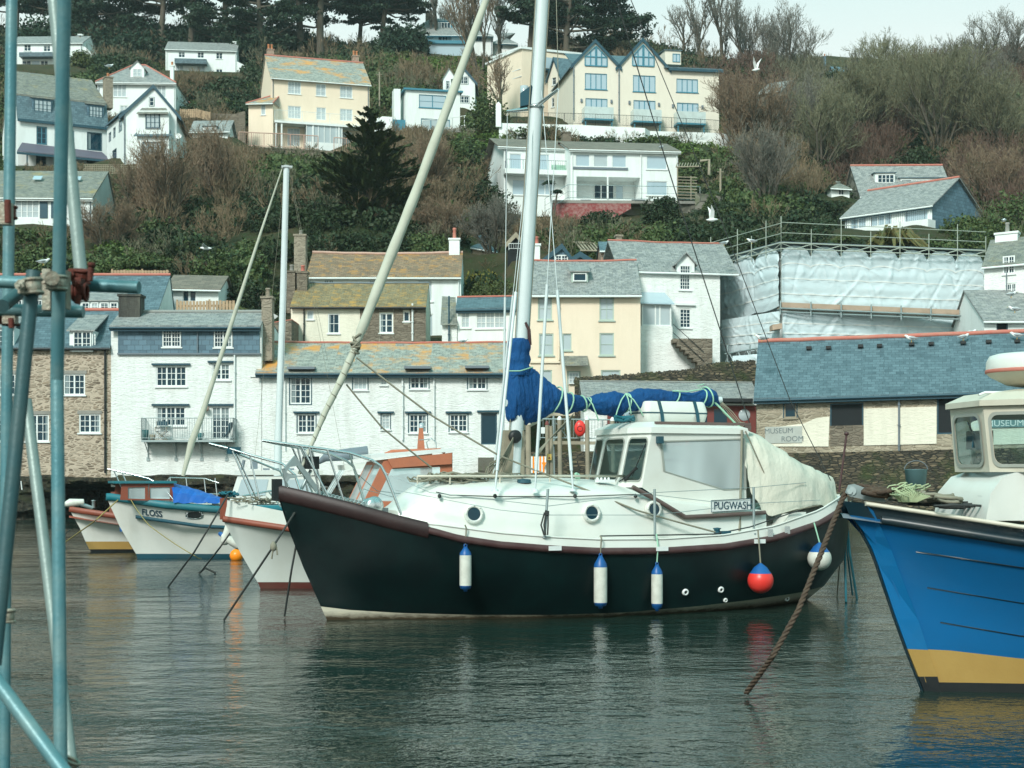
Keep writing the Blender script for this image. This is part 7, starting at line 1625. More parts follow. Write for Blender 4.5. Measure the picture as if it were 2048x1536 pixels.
for x0,y0,x1,y1,b in((1096,978,1089,1072,1.55),(1309,978,1310,1076,1.6),(1507,974,1508,1066,1.48)):
 p,q=fr.at(x0,y0,b),fr.at(x1,y1,b);m_.tube([p,q],.022,8);m_.tube([mir(p),mir(q)],.022,8);m_.tube([q,q-UP*.03],.04,8)
m_.build('stanchions',M['galv'],Y_)
m_=MB();[m_.tube([fr.at(1092+dx,1025,1.6),fr.at(1088+dx*2,1050,1.62),fr.at(1091+dx,1070,1.62)],.014,5)for dx in(-3,0,4)];[m_.tube([fr.at(1090,1022+k*3,1.6),fr.at(1098,1024+k*3,1.62)],.02,5)for k in range(3)];m_.build('lashing',M['ropedark'],Y_)
m_=MB();p=fr.at(1434,1068,1.45);m_.lathe(p-UP*.02,[(.09,0),(.05,.03),(.05,.09),(.075,.12),(0,.13)],12);m_.box(p+fr.A*.05,fr.A*.18,fr.N*.08,UP*.05);m_.build('winch',M['strap'],Y_)
rope('deck_line',[fr.at(1200,1072,1.55),fr.at(1330,1070,1.62),fr.at(1430,1068,1.5),fr.at(1500,1054,1.5),fr.at(1600,1020,1.35)],.012,'ropedark',None,parent=Y_)
m_=MB();m_.prism([fr.at(1570,1053,1.4),fr.at(1612,1041,1.28),fr.at(1612,1024,1.25),fr.at(1578,1028,1.35)],fr.N*-.4);m_.build('locker_box',M['boatwhite'],Y_)
for x,y in((1540,1070),(1574,1064),(1108,1097),(1322,1098),(1517,1083)):
 b=1.62
 for _ in range(5):
  a,z=fr.sz(x,y,b);b=float(np.interp(a,[p.dot(fr.A)-fr.o.dot(fr.A)for p in L0[0]],[(p-fr.o).dot(fr.N)for p in L0[0]]))+.03
 p=fr.at(x,y,b);m_=MB();big=x in(1108,1322,1517)
 m_.box(p-fr.A*(.11 if big else .05)-UP*.03+fr.N*(.03 if big else-.0),fr.A*(.22 if big else .1),fr.N*.02,UP*(.07 if big else .13));m_.build('fairlead',M['trim' if big else 'steel'],Y_)
# skin fittings
def hull_b(x,y):
 b=1.5
 for _ in range(8):
  a,z=fr.sz(x,y,b);bs=[]
  for Ln in(L0,L1,L2,L3,L4):aa=[(p-fr.o).dot(fr.A)for p in Ln[0]];bs.append((float(np.interp(a,aa,[p.z for p in Ln[0]])),float(np.interp(a,aa,[(p-fr.o).dot(fr.N)for p in Ln[0]]))))
  bs.sort();b=float(np.interp(z,[q[0]for q in bs],[q[1]for q in bs]))
 return b
for x,y,r in((1370,1184,7),(1441,1179,6.5),(1450,1200,4.5),(1573,1197,5)):
 b=hull_b(x,y);p=fr.at(x,y,b);m_=MB();k=p.y/F;m_.lathe(p-fr.N*.01,[(r*k*.45,.035),(r*k*.6,.05),(r*k,.035),(r*k,0)],18,fr.N+UP*-.15);o=m_.build('skin_fitting',M['trim'],Y_);m_=MB();m_.lathe(p,[(0,.01),(r*k*.5,.012)],12,fr.N);m_.build('hole',M['black'],o)
# anchor, windlass, chain
m_=MB();c=fr.at(600,940,.05)
def fa(x,y,b=.05):return fr.at(x,y,b)
m_.prism([fa(566,937),fa(588,911),fa(642,985),fa(640,998),fa(634,990),fa(592,932),fa(578,934),fa(570,945)],fr.N*.06)
m_.prism([fa(563,937,.1),fa(576,948,.14),fa(594,951,.16),(fa(592,956,.16)),fa(578,957,.14),fa(572,965,.1),fa(578,990,.05),fa(572,990,.05),fa(568,960,.08)],fr.N*.05)
m_.prism([fa(563,937,.0),fa(575,947,-.14),fa(590,949,-.16),(fa(588,955,-.16)),fa(575,955,-.14)],fr.N*.03)
m_.build('anchor',M['galv'],Y_)
m_=MB();a,z=fr.sz(623,928,.05);m_.box(fr.pt(a-.1,-.12,z-.08),fr.A*.2,fr.N*.26,UP*.2);m_.build('bow_roller_box',M['black'],Y_)
m_=MB();m_.tube([fr.at(622,940,0),fr.at(603,978,0)],.03,6);m_.tube([fr.at(600,892,0),fr.at(618,935,0)],.018,6);m_.build('furler_drum',M['galv'],Y_)
m_=MB();p=fr.at(743,1012,.15);m_.lathe(p-fr.N*.2,[(0,0),(.12,.0),(.13,.08),(.07,.12),(.07,.2),(.14,.24),(.16,.33),(.1,.38),(0,.38)],20,fr.N);m_.box(p-fr.A*.15-fr.N*.12-UP*.2,fr.A*.4,fr.N*.22,UP*.17);m_.build('windlass',M['steel'],Y_)
m_=MB()
for i in range(26):
 t=i/25;p=fr.at(632+95*t,986+22*t,.2);m_.ring(p,(fr.N if i%2 else UP),.035,.011,8,4)
m_.build('anchor_chain',M['galv'],Y_)
# fenders and buoys hanging from the yacht
def tubef(x,yt0,yt1,yb1,yb0,w_,kk,lab,ry=None):
 b=hull_b(x,(yt1+yb1)/2)+w_*25.5/F*.5+.01;p=fr.at(x,yb0,b);k=p.y/F;hh=(yb0-yt0)*k;c0=(yb0-yb1)*k;c1=(yb0-yt1)*k;r=w_*k/2
 o=thing('fender',p,lab,'fender','tube fenders along the dark green hull')
 m_=MB();m_.lathe(p,[(r*.98,c0),(r,c0+.03),(r,c1-.03),(r*.98,c1)],20);m_.build('body',M['fendwhite'],o)
 m_=MB();m_.lathe(p,[(0,.0),(r*.3,.0),(r*.35,.03),(r*.85,c0*.5),(r,c0)],20);m_.lathe(p,[(r,c1),(r*.92,c1+(hh-c1)*.3),(r*.5,c1+(hh-c1)*.75),(r*.28,hh),(0,hh)],20);m_.ring(p+UP*(hh+.02),fr.N,.025,.012,10,5);m_.build('end_caps',M['fendblue'],o)
 return p,hh
for x,a,b,c,d,w_,lab,ty_,mt in((931,1094,1110,1171,1183,24,'blue-capped white fender hanging nearest the bow, highest of the three',1050,'ropegrey'),(1201,1112,1134,1205,1217,27,'thickest blue-capped white fender, below the middle porthole',1072,'ropegrey'),(1314,1130,1148,1207,1222,23,'slim blue-capped white fender on a green line below the aft porthole',1068,'ropegreen')):
 p,hh=tubef(x,a,b,c,d,w_,0,lab)
 q=fr.at(x-1,ty_,1.64 if x>1000 else hull_b(x,1060)+.05);rope('fender_line',[q,Vector((p.x,p.y,p.z+hh+.3))+fr.N*.03,Vector((p.x,p.y,p.z+hh+.04))],.012,mt,dict([(931,'thin line holding the fender nearest the bow'),(1201,'line holding the thickest fender below the middle porthole'),(1314,'green line holding the slim fender below the aft porthole')])[x],'rope')
def ballf(x,y,r,mat,lab,xt,yt,mt,rl):
 b=hull_b(x,y)+r*27/F;p=fr.at(x,y,b);k=p.y/F;R_=r*k;o=thing('ball_fender',p,lab,'fender')
 m_=MB();m_.lathe(p,[(R_*math.sin(t*math.pi/16),-R_*math.cos(t*math.pi/16))for t in range(12)],26);m_.build('ball',M[mat],o)
 m_=MB();m_.lathe(p,[(R_*math.sin(t*math.pi/16)*1.004,-R_*math.cos(t*math.pi/16))for t in(11,12)]+[(R_*.5,R_*1.02),(R_*.16,R_*1.28),(.02,R_*1.34),(0,R_*1.35)],26);m_.build('neck',M['fendblue'],o)
 rope('fender_line',[fr.at(xt,yt,hull_b(xt,min(yt+30,1060))+.1),p+UP*R_*1.34],.014,mt,rl)
ballf(1521,1161,26,'red','red ball fender with a blue neck hanging on the dark hull near the stern',1516,1060,'ropegrey','pale line holding the red ball fender')
ballf(1639,1117,24,'fendwhite','white ball fender at the stern of the dark hull',1628,1045,'ropegreen','green line holding the white ball fender')
# liferaft canister on the wheelhouse roof
o=thing('liferaft_canister',fr.pt(fr.sz(1360,850,0)[0],0,zt_+.2),'white two-part canister strapped on the wheelhouse roof under the boom','liferaft')
a0,z0c=fr.sz(1293,850,.35);a1,z1c=fr.sz(1420,804,.35);zm=fr.sz(1360,826,.35)[1];z0c=zt_+.21
def rbox(z0,z1,e0,e1,mat,nm):
 m_=MB();rows=[]
 for z,e in((z0,e0),(z0+.02,e0*.6),(z1-.02,e1*.6),(z1,e1)):
  pts_=[]
  for cx_,cy_,s0 in((1,1,0),(-1,1,90),(-1,-1,180),(1,-1,270)):
   for i in range(5):an=R(s0+22.5*i);pts_.append(fr.pt((a0+a1)/2+cx_*((a1-a0)/2-.1-e)+.1*math.cos(an),cy_*(.33-.1-e)+.1*math.sin(an),z))
  rows.append(pts_)
 m_.grid(rows,True,True);m_.poly(rows[0][::-1]);m_.poly(rows[-1]);return m_.build(nm,M[mat],o)
rbox(z0c,zm-.008,.05,0,'boatwhite','lower_shell');rbox(zm+.008,z1c,0,.06,'boatwhite','upper_shell');rbox(zm-.009,zm+.009,-.008,-.008,'strap','seam')
for t in(.24,.80):
 m_=MB();aa=a0+(a1-a0)*t;pp=[fr.pt(aa+.02,.37,z0c-.12),fr.pt(aa,.345,zm),fr.pt(aa-.03,.29,z1c+.01),fr.pt(aa-.03,-.29,z1c+.01),fr.pt(aa,-.345,zm),fr.pt(aa,-.37,z0c-.1)];m_.grid([[p-fr.A*.035 for p in pp],[p+fr.A*.035 for p in pp]],False);m_.build('strap',M['strap'],o)
m_=MB();[m_.box(fr.pt(a0+(a1-a0)*t,-.35,zt_+.12),fr.A*.08,fr.N*.7,UP*.09)for t in(.18,.78)];m_.build('cradle',M['trim'],o)
m_=MB();p=fr.at(1248,846,.3);p.z=zt_+.25
for j in range(16):m_.tube([p+Vector((.17*math.cos(j*.9),.08*math.sin(j*1.7),.03*math.sin(j*2.2))),p+Vector((.17*math.cos(j*.9+.9),.08*math.sin(j*1.7+1.2),.03*math.sin(j*2.2+1)+.02))],.03,5)
o=m_.build('rope_heap',M['ropeteal']);tag(o,'small heap of teal rope on the front of the wheelhouse roof','rope')
# ---------------------------------------------------------------- white motor boat with brown rail and orange cabin (behind the yacht's bow)
fr=BF(520,1177,17);Z_=thing('motor_boat',fr.pt(3.5,0,0),'white motor boat with brown rail and orange-framed cabin, partly behind the dark yacht bow','motor boat')
SHw=[(436,1036),(460,1040),(570,1056),(620,1064),(760,1074),(900,1076),(1100,1060)]
L0=hline(fr,-.75,8.2,1.35,TRT,SHw);L1=hline(fr,-.38,8.1,1.25,TWT,[(a,(b+1165)/2+4)for a,b in SHw]);L2=hline(fr,-.05,8.0,1.12,TWT,None,.13);L3=hline(fr,.02,8.0,1.05,TWT,None,-.02);L4=hline(fr,.5,7.9,.7,TWT,None,-.5)
strip([L0,L1,L2],'hull','pale',Z_,True);strip([L2,L3,L4],'boot_stripe','darkred',Z_,True);band(L0,.13,.06,'rubbing_rail','brownrail',Z_)
BW=hline(fr,-.68,8.1,1.33,TRT,[(a,b-40+max(0,(a-450))*.06)for a,b in SHw]);strip([BW,L0],'bulwark','pale',Z_,True);deckof(BW,'deck','pale',Z_,-.12)
m_=MB();m_.box(fr.pt(-.80,-.05,BW[0][0].z-.4),fr.A*.13,fr.N*.1,UP*.43);m_.build('stem_cap',M['brownrail'],Z_)
b=.85;c_=lambda x,y,bb=b:fr.at(x,y,bb)
wh=MB();gl_=MB()
for sg in(1,-1):
 def sp_(x,y):a,z=fr.sz(x,y,b);return fr.pt(a,b*sg,z)
 outer=[sp_(724,1012),sp_(768,922),sp_(905,905),sp_(905,1025)];inner=[sp_(752,1002),sp_(783,938),sp_(880,934),sp_(880,1004)];ringquad(wh,outer,inner)
 gl_.poly([p for p in inner])
A0=[fr.sz(724,1012,b),fr.sz(768,922,b)];q=[fr.pt(A0[0][0],-b,A0[0][1]),fr.pt(A0[0][0],b,A0[0][1]),fr.pt(A0[1][0],b,A0[1][1]),fr.pt(A0[1][0],-b,A0[1][1])]
for u0,u1 in((0,.5),(.5,1)):
 qq=[bil(q,u0,0),bil(q,u1,0),bil(q,u1,1),bil(q,u0,1)];inn=[bil(qq,*c)for c in((.1,.08),(.9,.08),(.9,.92),(.1,.92))];ringquad(wh,qq,inn);gl_.poly(inn)
wo_=wh.build('cabin',M['orangewood'],Z_);gl_.build('cabin_glass',M['vinyl'],wo_)
m_=MB();a0,z0_=fr.sz(755,916,b);a1,z1_=fr.sz(908,903,b)
m_.prism([fr.pt(a0-.15,b+.06,z0_),fr.pt(a1,b+.06,z1_),fr.pt(a1,-b-.06,z1_),fr.pt(a0-.15,-b-.06,z0_)],UP*.07);m_.build('cabin_roof',M['trim'],Z_)
m_=MB();m_.prism([fr.at(775,918,b+.07),fr.at(904,906,b+.07),fr.at(904,928,b+.07),fr.at(785,936,b+.07)],-fr.N*.03)
m_.tube([fr.at(770,909,.3),fr.at(784,903,.3),fr.at(880,900,.3),fr.at(890,905,.3)],.04,6);m_.prism([fr.at(836,903,.2),fr.at(850,903,.2),fr.at(846,856,.2),fr.at(840,856,.2)],-fr.N*.1);m_.build('roof_rail_and_post',M['orangewood'],Z_)
m_=MB();m_.lathe(fr.at(843,856,.15),[(.05,0),(.05,.09),(0,.11)],10);m_.build('mast_lamp',M['curtain'],Z_)
m_=MB();[m_.tube([fr.at(858,903,.2),fr.at(853,885,.2),fr.at(862,876,.2),fr.at(872,885,.2),fr.at(873,903,.2)],.012,5)];m_.tube([fr.at(838,880,.2),fr.at(862,878,.2)],.01,5);m_.build('roof_arch',M['steel'],Z_)
m_=MB()
pl=[fr.at(418,887,0),fr.at(455,896,.12),fr.at(500,910,.3),fr.at(565,928,.5),fr.at(590,950,.58),fr.at(612,1018,.7)]
m_.tube(pl,.025,8);m_.tube([fr.at(420,888,0),fr.at(470,905,-.2),fr.at(560,942,-.4),fr.at(592,1000,-.6)],.022,8)
for x0,y0,x1,y1,bb in((465,902,508,1004,.3),(472,906,515,1002,-.1),(500,912,520,1003,.3)):m_.tube([fr.at(x0,y0,bb*.6),fr.at(x1,y1,bb)],.02,6)
m_.tube([fr.at(486,992,-.2),fr.at(540,982,-.4),fr.at(580,980,-.5)],.02,6);m_.tube([fr.at(538,984,-.4),fr.at(562,1014,-.4)],.018,6);m_.build('pulpit',M['steel'],Z_)
m_=MB();p=fr.at(467,903,.1);m_.box(p-fr.A*.12-fr.N*.1-UP*.05,fr.A*.26,fr.N*.16,UP*.14);m_.build('bow_light',M['strap'],Z_)
m_=MB();rs=np.random.RandomState(3)
for k in range(12):p=fr.at(458+rs.randn()*7,988+rs.randn()*2,rs.randn()*.1);m_.tube([p+Vector((.07*math.cos(j*1.1),.07*math.sin(j),.03*math.sin(j*2+k)))for j in range(7)],.018,4)
m_.build('bow_ropes',M['ropeteal'],Z_)
m_=MB()
for k in range(30):p=fr.at(470+rs.rand()*100,1006+rs.randn()*2,.2+rs.randn()*.15);m_.tube([p+fr.A*rs.randn()*.1+UP*.03*j+fr.N*rs.randn()*.08 for j in range(4)],.014,4)
m_.build('deck_clutter',M['ropegrey'],Z_)
# ---- boat Floss
fr=BF(274,1117,20);Fl=thing('motor_boat',fr.pt(3,0,0),'white motor boat named FLOSS with teal gunwale and blue tarpaulin','motor boat')
SF=[(225,994),(260,1000),(330,1010),(440,1020),(560,1018)]
L0=hline(fr,-.82,6.6,1.25,TRT,SF);L1=hline(fr,-.45,6.5,1.18,TWT,[(a,b+58)for a,b in SF]);L2=hline(fr,-.03,6.4,1.05,TWT,None,.13);L3=hline(fr,.02,6.4,1.0,TWT,None,-.02);L4=hline(fr,.4,6.4,.6,TWT,None,-.5)
strip([L0,L1,L2],'hull','boatwhite',Fl,True);strip([L2,L3,L4],'boot_stripe','strap',Fl,True);band(L0,.20,.07,'gunwale','tealgun',Fl);deckof(L0,'deck','tealgun',Fl,.04)
Lm=hline(fr,-.45,6.4,1.25,TRT,[(225,1022),(268,1033),(330,1042),(400,1052),(470,1056),(560,1056)]);band(Lm,.10,.05,'rubbing_strake','strap',Fl,7)
def onb(fr,Ls,x,y):
 b=.6
 for _ in range(10):
  a,z=fr.sz(x,y,b);bs=[]
  for Ln in Ls:aa=[(p-fr.o).dot(fr.A)for p in Ln[0]];bs.append((float(np.interp(a,aa,[p.z for p in Ln[0]])),float(np.interp(a,aa,[(p-fr.o).dot(fr.N)for p in Ln[0]]))))
  bs.sort();b=.5*b+.5*float(np.interp(z,[q[0]for q in bs],[q[1]for q in bs]))
 return fr.at(x,y,b)
tx=text('FLOSS',Fac(1000,10,1100,10),0,0,.0,1.0,'ink',Fl,bold=.02,depth=.0)
vs=[v.co+Fl.location for v in tx.data.vertices];f0=Fac(1000,10,1100,10);us=[((v-f0.A).dot(f0.U),v.z)for v in vs];mu=max(u for u,z in us);mz=max(z for u,z in us)
for v,(u,z)in zip(tx.data.vertices,us):v.co=onb(fr,(L0,L1,L2),283+41*u/mu,1029+5*u/mu-12*z/mz)+fr.N*.02-Fl.location
for kk,oo,nm,mt in((1.0,.02,'porthole','steel'),(.72,.035,'porthole_glass','black')):
 m_=MB();pts_=[onb(fr,(L0,L1,L2),388+18*kk*math.copysign(abs(math.cos(t))**.6,math.cos(t)),1030+8*kk*math.copysign(abs(math.sin(t))**.7,math.sin(t)))+fr.N*oo for t in[i*math.pi/12 for i in range(24)]];m_.prism(pts_,fr.N*.012);m_.build(nm,M[mt],Fl)
cb_=MB();rf_=MB();
for sg in(1,-1):
 def sp_(x,y):a,z=fr.sz(x,y,.8);return fr.pt(a,.8*sg,z)
 for x0,x1,i0,i1 in((240,296,256,290),(296,348,300,340)):ringquad(cb_,[sp_(x0,1000),sp_(x1,1001),sp_(x1,967),sp_(x0+3,968)],[sp_(i0,997),sp_(i1,998),sp_(i1,974),sp_(i0,975)])
cab=cb_.build('cabin',M['brownrail'],Fl);m_=MB();a,z=fr.sz(256,1000,.79);a1,_=fr.sz(340,1000,.79);m_.box(fr.pt(a,.77,z),fr.A*(a1-a),-fr.N*1.54,UP*.42);m_.build('cabin_glass',M['vinyl'],cab)
m_=MB();a,z=fr.sz(240,967,.85);a1,_=fr.sz(350,967,.85);m_.box(fr.pt(a-.15,.88,z),fr.A*(a1-a+.2),-fr.N*1.76,UP*.06);m_.build('cabin_roof',M['tealgun'],Fl)
rows=[]
for i in range(12):
 x=345+104*i/11;a=fr.sz(x,1000,.95)[0];zt=fr.sz(x,964+30*(i/11)**1.2,0)[1];zl=fr.sz(x,1006,.95)[1];rows.append([fr.pt(a,1.1*math.cos(t*math.pi/8),zl+(zt-zl)*math.sin(t*math.pi/8)**.7+.02*math.sin(i*2+t*3))for t in range(9)])
m_=MB();m_.grid(rows,False);m_.build('tarpaulin',M['tarpblue'],Fl)
m_=MB();m_.tube([fr.at(215,938,0),fr.at(250,945,.2),fr.at(298,957,.5),fr.at(330,978,.7),fr.at(353,1007,.9)],.022,7);m_.tube([fr.at(215,938,0),fr.at(260,948,-.3),fr.at(305,960,-.6),fr.at(330,990,-.8)],.022,7)
for x0,y0,x1,y1,bb in((228,942,250,990,.1),(244,944,268,1003,.3)):m_.tube([fr.at(x0,y0,bb),fr.at(x1,y1,bb)],.02,6)
m_.build('pulpit',M['steel'],Fl)
m_=MB();m_.box(fr.at(302,1003,.4),fr.A*.95,fr.N*.3,UP*.12);m_.build('deck_box',M['trim'],Fl);m_=MB();[m_.tube([fr.at(262+16*math.cos(j*.8),994+2.5*math.sin(j*.8)+(j%3),.1)for j in range(20)],.025,5)];m_.build('coiled_rope',M['ropeyellow'],Fl)
# ---- far left boat
fr=BF(180,1104,24);Bl=thing('motor_boat',fr.pt(2.5,0,0),'open white boat with brown rail and yellow boot stripe left of FLOSS','boat')
SB=[(138,1018),(170,1023),(240,1033),(330,1036)]
L0=hline(fr,-.6,5.6,1.1,TRT,SB);L1=hline(fr,-.3,5.5,1.0,TWT,[(a,b+34)for a,b in SB]);L2=hline(fr,-.13,5.4,.9,TWT,None,.31);L3=hline(fr,-.02,5.4,.86,TWT,None,.08);L4=hline(fr,.3,5.4,.5,TWT,None,-.4)
strip([L0,L1,L2],'hull','boatwhite',Bl,True);strip([L2,L3],'boot_stripe','yellow',Bl,True);strip([L3,L4],'bottom','black',Bl,True);band(L0,.17,.05,'rubbing_rail','brownrail',Bl);deckof(L0,'deck','brownrail',Bl,-.25)
m_=MB();m_.tube([fr.at(127,1010,0),fr.at(140,1006,0),fr.at(168,1004,.1)],[.06,.13,.09],10);m_.build('bow_fender',M['fendwhite'],Bl);m_=MB();m_.tube([fr.at(243,1035,.9),fr.at(247,1062,.9)],[.08,.11],7);m_.build('hanging_bag',M['fendblue'],Bl)
m_=MB();m_.tube([fr.at(160,1008,.1),fr.at(185,1016,.1)],.06,6);m_.lathe(fr.at(187,1016,.1),[(.05,0),(.05,.2),(.08,.22),(0,.24)],8);m_.build('deck_fitting',M['galv'],Bl)
m_=MB();m_.prism([fr.at(236,1033,.8),fr.at(240,985,.8),fr.at(250,985,.8),fr.at(250,1033,.8)],-fr.N*1.6);m_.build('cabin_front',M['brownrail'],Bl)
# ---- dark blue covered dinghy by the rocks, behind the scaffold poles
fr=BF(75,1038,5);Dn=thing('covered_dinghy',fr.pt(0,0,0),'small bright blue dinghy with a dark cover behind the scaffold poles','dinghy')
L0=hline(fr,-3.6,.25,.6,BOWT,None,.42);L1=hline(fr,-3.4,0,.5,WLT,None,-.05);strip([L0,L1],'hull','tarpblue',Dn)
rows=[[fr.pt(-3.4+3.3*i/8,.6*math.cos(t*math.pi/6),.42+(1.0 if i in(3,4)else .55+.1*i%2)*math.sin(t*math.pi/6)*(1-abs(i-3.5)/4.8))for t in range(7)]for i in range(9)];m_=MB();m_.grid(rows,False);m_.build('cover',M['strap'],Dn)
m_=MB();m_.tube([fr.at(42,962,0),fr.at(49,1024,0)],.035,6);m_.tube([fr.at(49,962,-.4),fr.at(58,1000,-.4)],.035,6);m_.build('poles',M['trim'],Dn)
# ---- slim yacht behind with the silver mast
fr=BF(345,1088,12);Ya=thing('sailing_yacht',fr.pt(5,0,0),'white sailing yacht with a bare silver mast moored behind FLOSS','sailing boat')
SY=[(320,1006),(400,1010),(520,1012),(760,1008)];L0=hline(fr,-.5,9,1.4,BOWT,SY);L1=hline(fr,0,8.6,1.2,WLT,None,.0);L2=hline(fr,.5,8,.7,WLT,None,-.5);strip([L0,L1,L2],'hull','boatwhite',Ya);deckof(L0,'deck','boatwhite',Ya,-.02)
d_y=fr.at(565,930,0).y
m_=MB();m_.tube([fr.at(554,1000,0),fr.at(557,860,0)],[.13,.13],12);m_.tube([fr.at(557,860,0),fr.at(566,600,0),fr.at(573,331,0)],[.115,.11,.10],14);m_.build('mast',M['alu'],Ya)
m_=MB();m_.box(fr.at(563,334,.12),fr.A*.36,-fr.N*.2,UP*.06);m_.tube([fr.at(577,345,.1),fr.at(571,620,.1),fr.at(563,900,.1)],.012,5);p=fr.at(556,632,0);m_.prism([p,p+Vector((-.15,0,.08)),p+Vector((-.12,0,-.1))],(0,.1,0));m_.build('masthead',M['steel'],Ya)
m_=MB();m_.tube([fr.at(564,338,0),fr.at(520,470,0),fr.at(470,625,0),fr.at(425,765,0),fr.at(404,830,0),fr.at(383,885,0),fr.at(366,952,0)],[.02,.045,.07,.08,.10,.12,.06],8);m_.build('furled_jib',M['jib'],Ya)
m_=MB()
for x0,x1,y1 in((578,690,940),(580,655,720),(570,505,960)):m_.tube([fr.at(x0,345,0),fr.at(x1,y1,-.5)],.006,4)
m_.build('stays',M['ropegrey'],Ya)
m_=MB()
for bb in(.5,-.5):m_.tube([fr.at(326,972,0),fr.at(340,955,bb*.4),fr.at(410,957,bb*1.6),fr.at(438,966,bb*2)],.02,6);m_.tube([fr.at(345,985,bb*.4),fr.at(440,988,bb*2)],.015,5)
for x in(340,372,408,430):m_.tube([fr.at(x,956,.5),fr.at(x+6,1008,.6)],.018,6)
m_.build('pulpit',M['steel'],Ya)
# ---- white cabin cruiser behind the brown-railed boat
fr=BF(452,1110,10);Cc=thing('cabin_cruiser',fr.pt(2,0,0),'white cabin cruiser with long pale windows behind the brown-railed boat','motor boat')
L0=hline(fr,-.4,6.5,1.2,TRT,[(420,1006),(520,1012),(760,1012)]);L1=hline(fr,0,6.3,1.0,TWT,None,-.1);strip([L0,L1],'hull','boatwhite',Cc,True);deckof(L0,'deck','boatwhite',Cc,0)
m_=MB();gg=MB()
q0,q1=fr.sz(457,1008,.8),fr.sz(640,1008,.8);zt=fr.sz(470,952,.8)[1]
base=[fr.pt(q0[0],.9,q0[1]),fr.pt(q1[0],.9,q0[1]),fr.pt(q1[0],-.9,q0[1]),fr.pt(q0[0],-.9,q0[1])];tp_=[fr.pt(q0[0]+.25,.8,zt),fr.pt(q1[0],.8,zt),fr.pt(q1[0],-.8,zt),fr.pt(q0[0]+.25,-.8,zt)]
for i in range(4):j=(i+1)%4;m_.poly([base[i],base[j],tp_[j],tp_[i]])
rr_=[p+UP*.03 for p in tp_];m_.prism([p+(p-sum(tp_,Vector())/4).normalized()*.1 for p in rr_],UP*.12);cab=m_.build('cabin',M['boatwhite'],Cc)
for i,cells in((3,((.08,.92),)),(0,((.06,.38),(.44,.9)))):
 q=[base[i],base[(i+1)%4],tp_[(i+1)%4],tp_[i]]
 for u0,u1 in cells:gg.poly([bil(q,u,v)+(fr.N if i==0 else-fr.A)*.015 for u,v in((u0,.3),(u1,.3),(u1,.88),(u0,.88))])
gg.build('cabin_windows',M['curtain'],cab)
m_=MB();p=fr.at(501,938,0);m_.box(p,fr.A*.2,fr.N*.2,UP*.22);m_.tube([fr.at(488,920,0),fr.at(484,940,0)],.05,6);[m_.box(fr.at(x,940,.3),fr.A*.18,fr.N*.3,UP*.05)for x in(526,545,575)];m_.build('roof_fittings',M['lead'],cab)
# ---- white windscreen boat seen through the pulpit
fr=BF(640,1098,14);Wb=thing('windscreen_boat',fr.pt(2,0,0),'white boat with raked windscreen and grey inflatable on top, seen through the yacht pulpit','motor boat')
L0=hline(fr,-.3,5,1.1,TRT,[(600,1000),(900,1003)]);L1=hline(fr,0,5,.9,TWT,None,-.1);strip([L0,L1],'hull','boatwhite',Wb,True);deckof(L0,'deck','boatwhite',Wb,0)
q=[fr.at(655,1000,.7),fr.at(680,1000,.7),fr.at(706,930,.7),fr.at(690,930,.7)];m_=MB();e=-fr.N*1.4
q=[fr.at(655,1000,.7)+e,fr.at(655,1000,.7),fr.at(695,932,.7),fr.at(695,932,.7)+e]
gk=MB()
for u0,u1 in((0,.33),(.33,.66),(.66,1)):qq=[bil(q,u0,0),bil(q,u1,0),bil(q,u1,1),bil(q,u0,1)];inn=[bil(qq,*c)for c in((.1,.08),(.9,.08),(.9,.92),(.1,.92))];ringquad(m_,qq,inn);gk.poly(inn)
ws_=m_.build('windscreen',M['trim'],Wb);gk.build('screen_glass',M['vinyl'],ws_)
m_=MB();m_.prism([fr.at(688,930,.75),fr.at(800,920,.75),fr.at(800,930,.75),fr.at(690,940,.75)],-fr.N*1.5);m_.build('roof',M['boatwhite'],Wb)
m_=MB();m_.tube([fr.at(638,925,0),fr.at(650,915,.2),fr.at(690,912,.3),fr.at(735,905,.3)],[.06,.13,.15,.13],12);m_.tube([fr.at(650,908,-.4),fr.at(690,905,-.4),fr.at(735,900,-.4)],[.06,.12,.13],12);o=m_.build('inflatable_dinghy',M['lead']);tag(o,'grey inflatable dinghy stowed on the white boat behind the pulpit','dinghy')
# orange and striped buoys
p=P(473,1108,41.6);k=p.y/F;m_=MB();m_.lathe(Vector((p.x,p.y,.12)),[(13.5*k*math.sin(t*math.pi/14),-13.5*k*math.cos(t*math.pi/14))for t in range(15)],22);m_.lathe(Vector((p.x,p.y,.12+13*k)),[(.04,0),(.03,.05),(0,.06)],8);o=m_.build('mooring_buoy',M['orange']);tag(o,'bright orange round buoy floating beside FLOSS','buoy')
for(x,y,w_,a_,lb)in((455,1066,9,.3,'white fender with a dark end leaning on the hull of FLOSS'),(463,1082,9,-1.0,'lower white fender resting above the orange buoy')):
 p=P(x,y,33.9);k=p.y/F;ax=Vector((math.sin(a_),0,math.cos(a_)));o=thing('fender',p,lb,'fender','white fenders at the stern of FLOSS');m_=MB();m_.lathe(p-ax*.28,[(0,0),(w_*k*.7,.03),(w_*k,.1),(w_*k,.42),(w_*k*.7,.52),(0,.55)],16,ax);m_.build('body',M['fendwhite'],o);m_=MB();m_.lathe(p+ax*.24,[(w_*k*.6,0),(.04,.08),(0,.1)],12,ax);m_.build('neck',M['fendblue'],o)
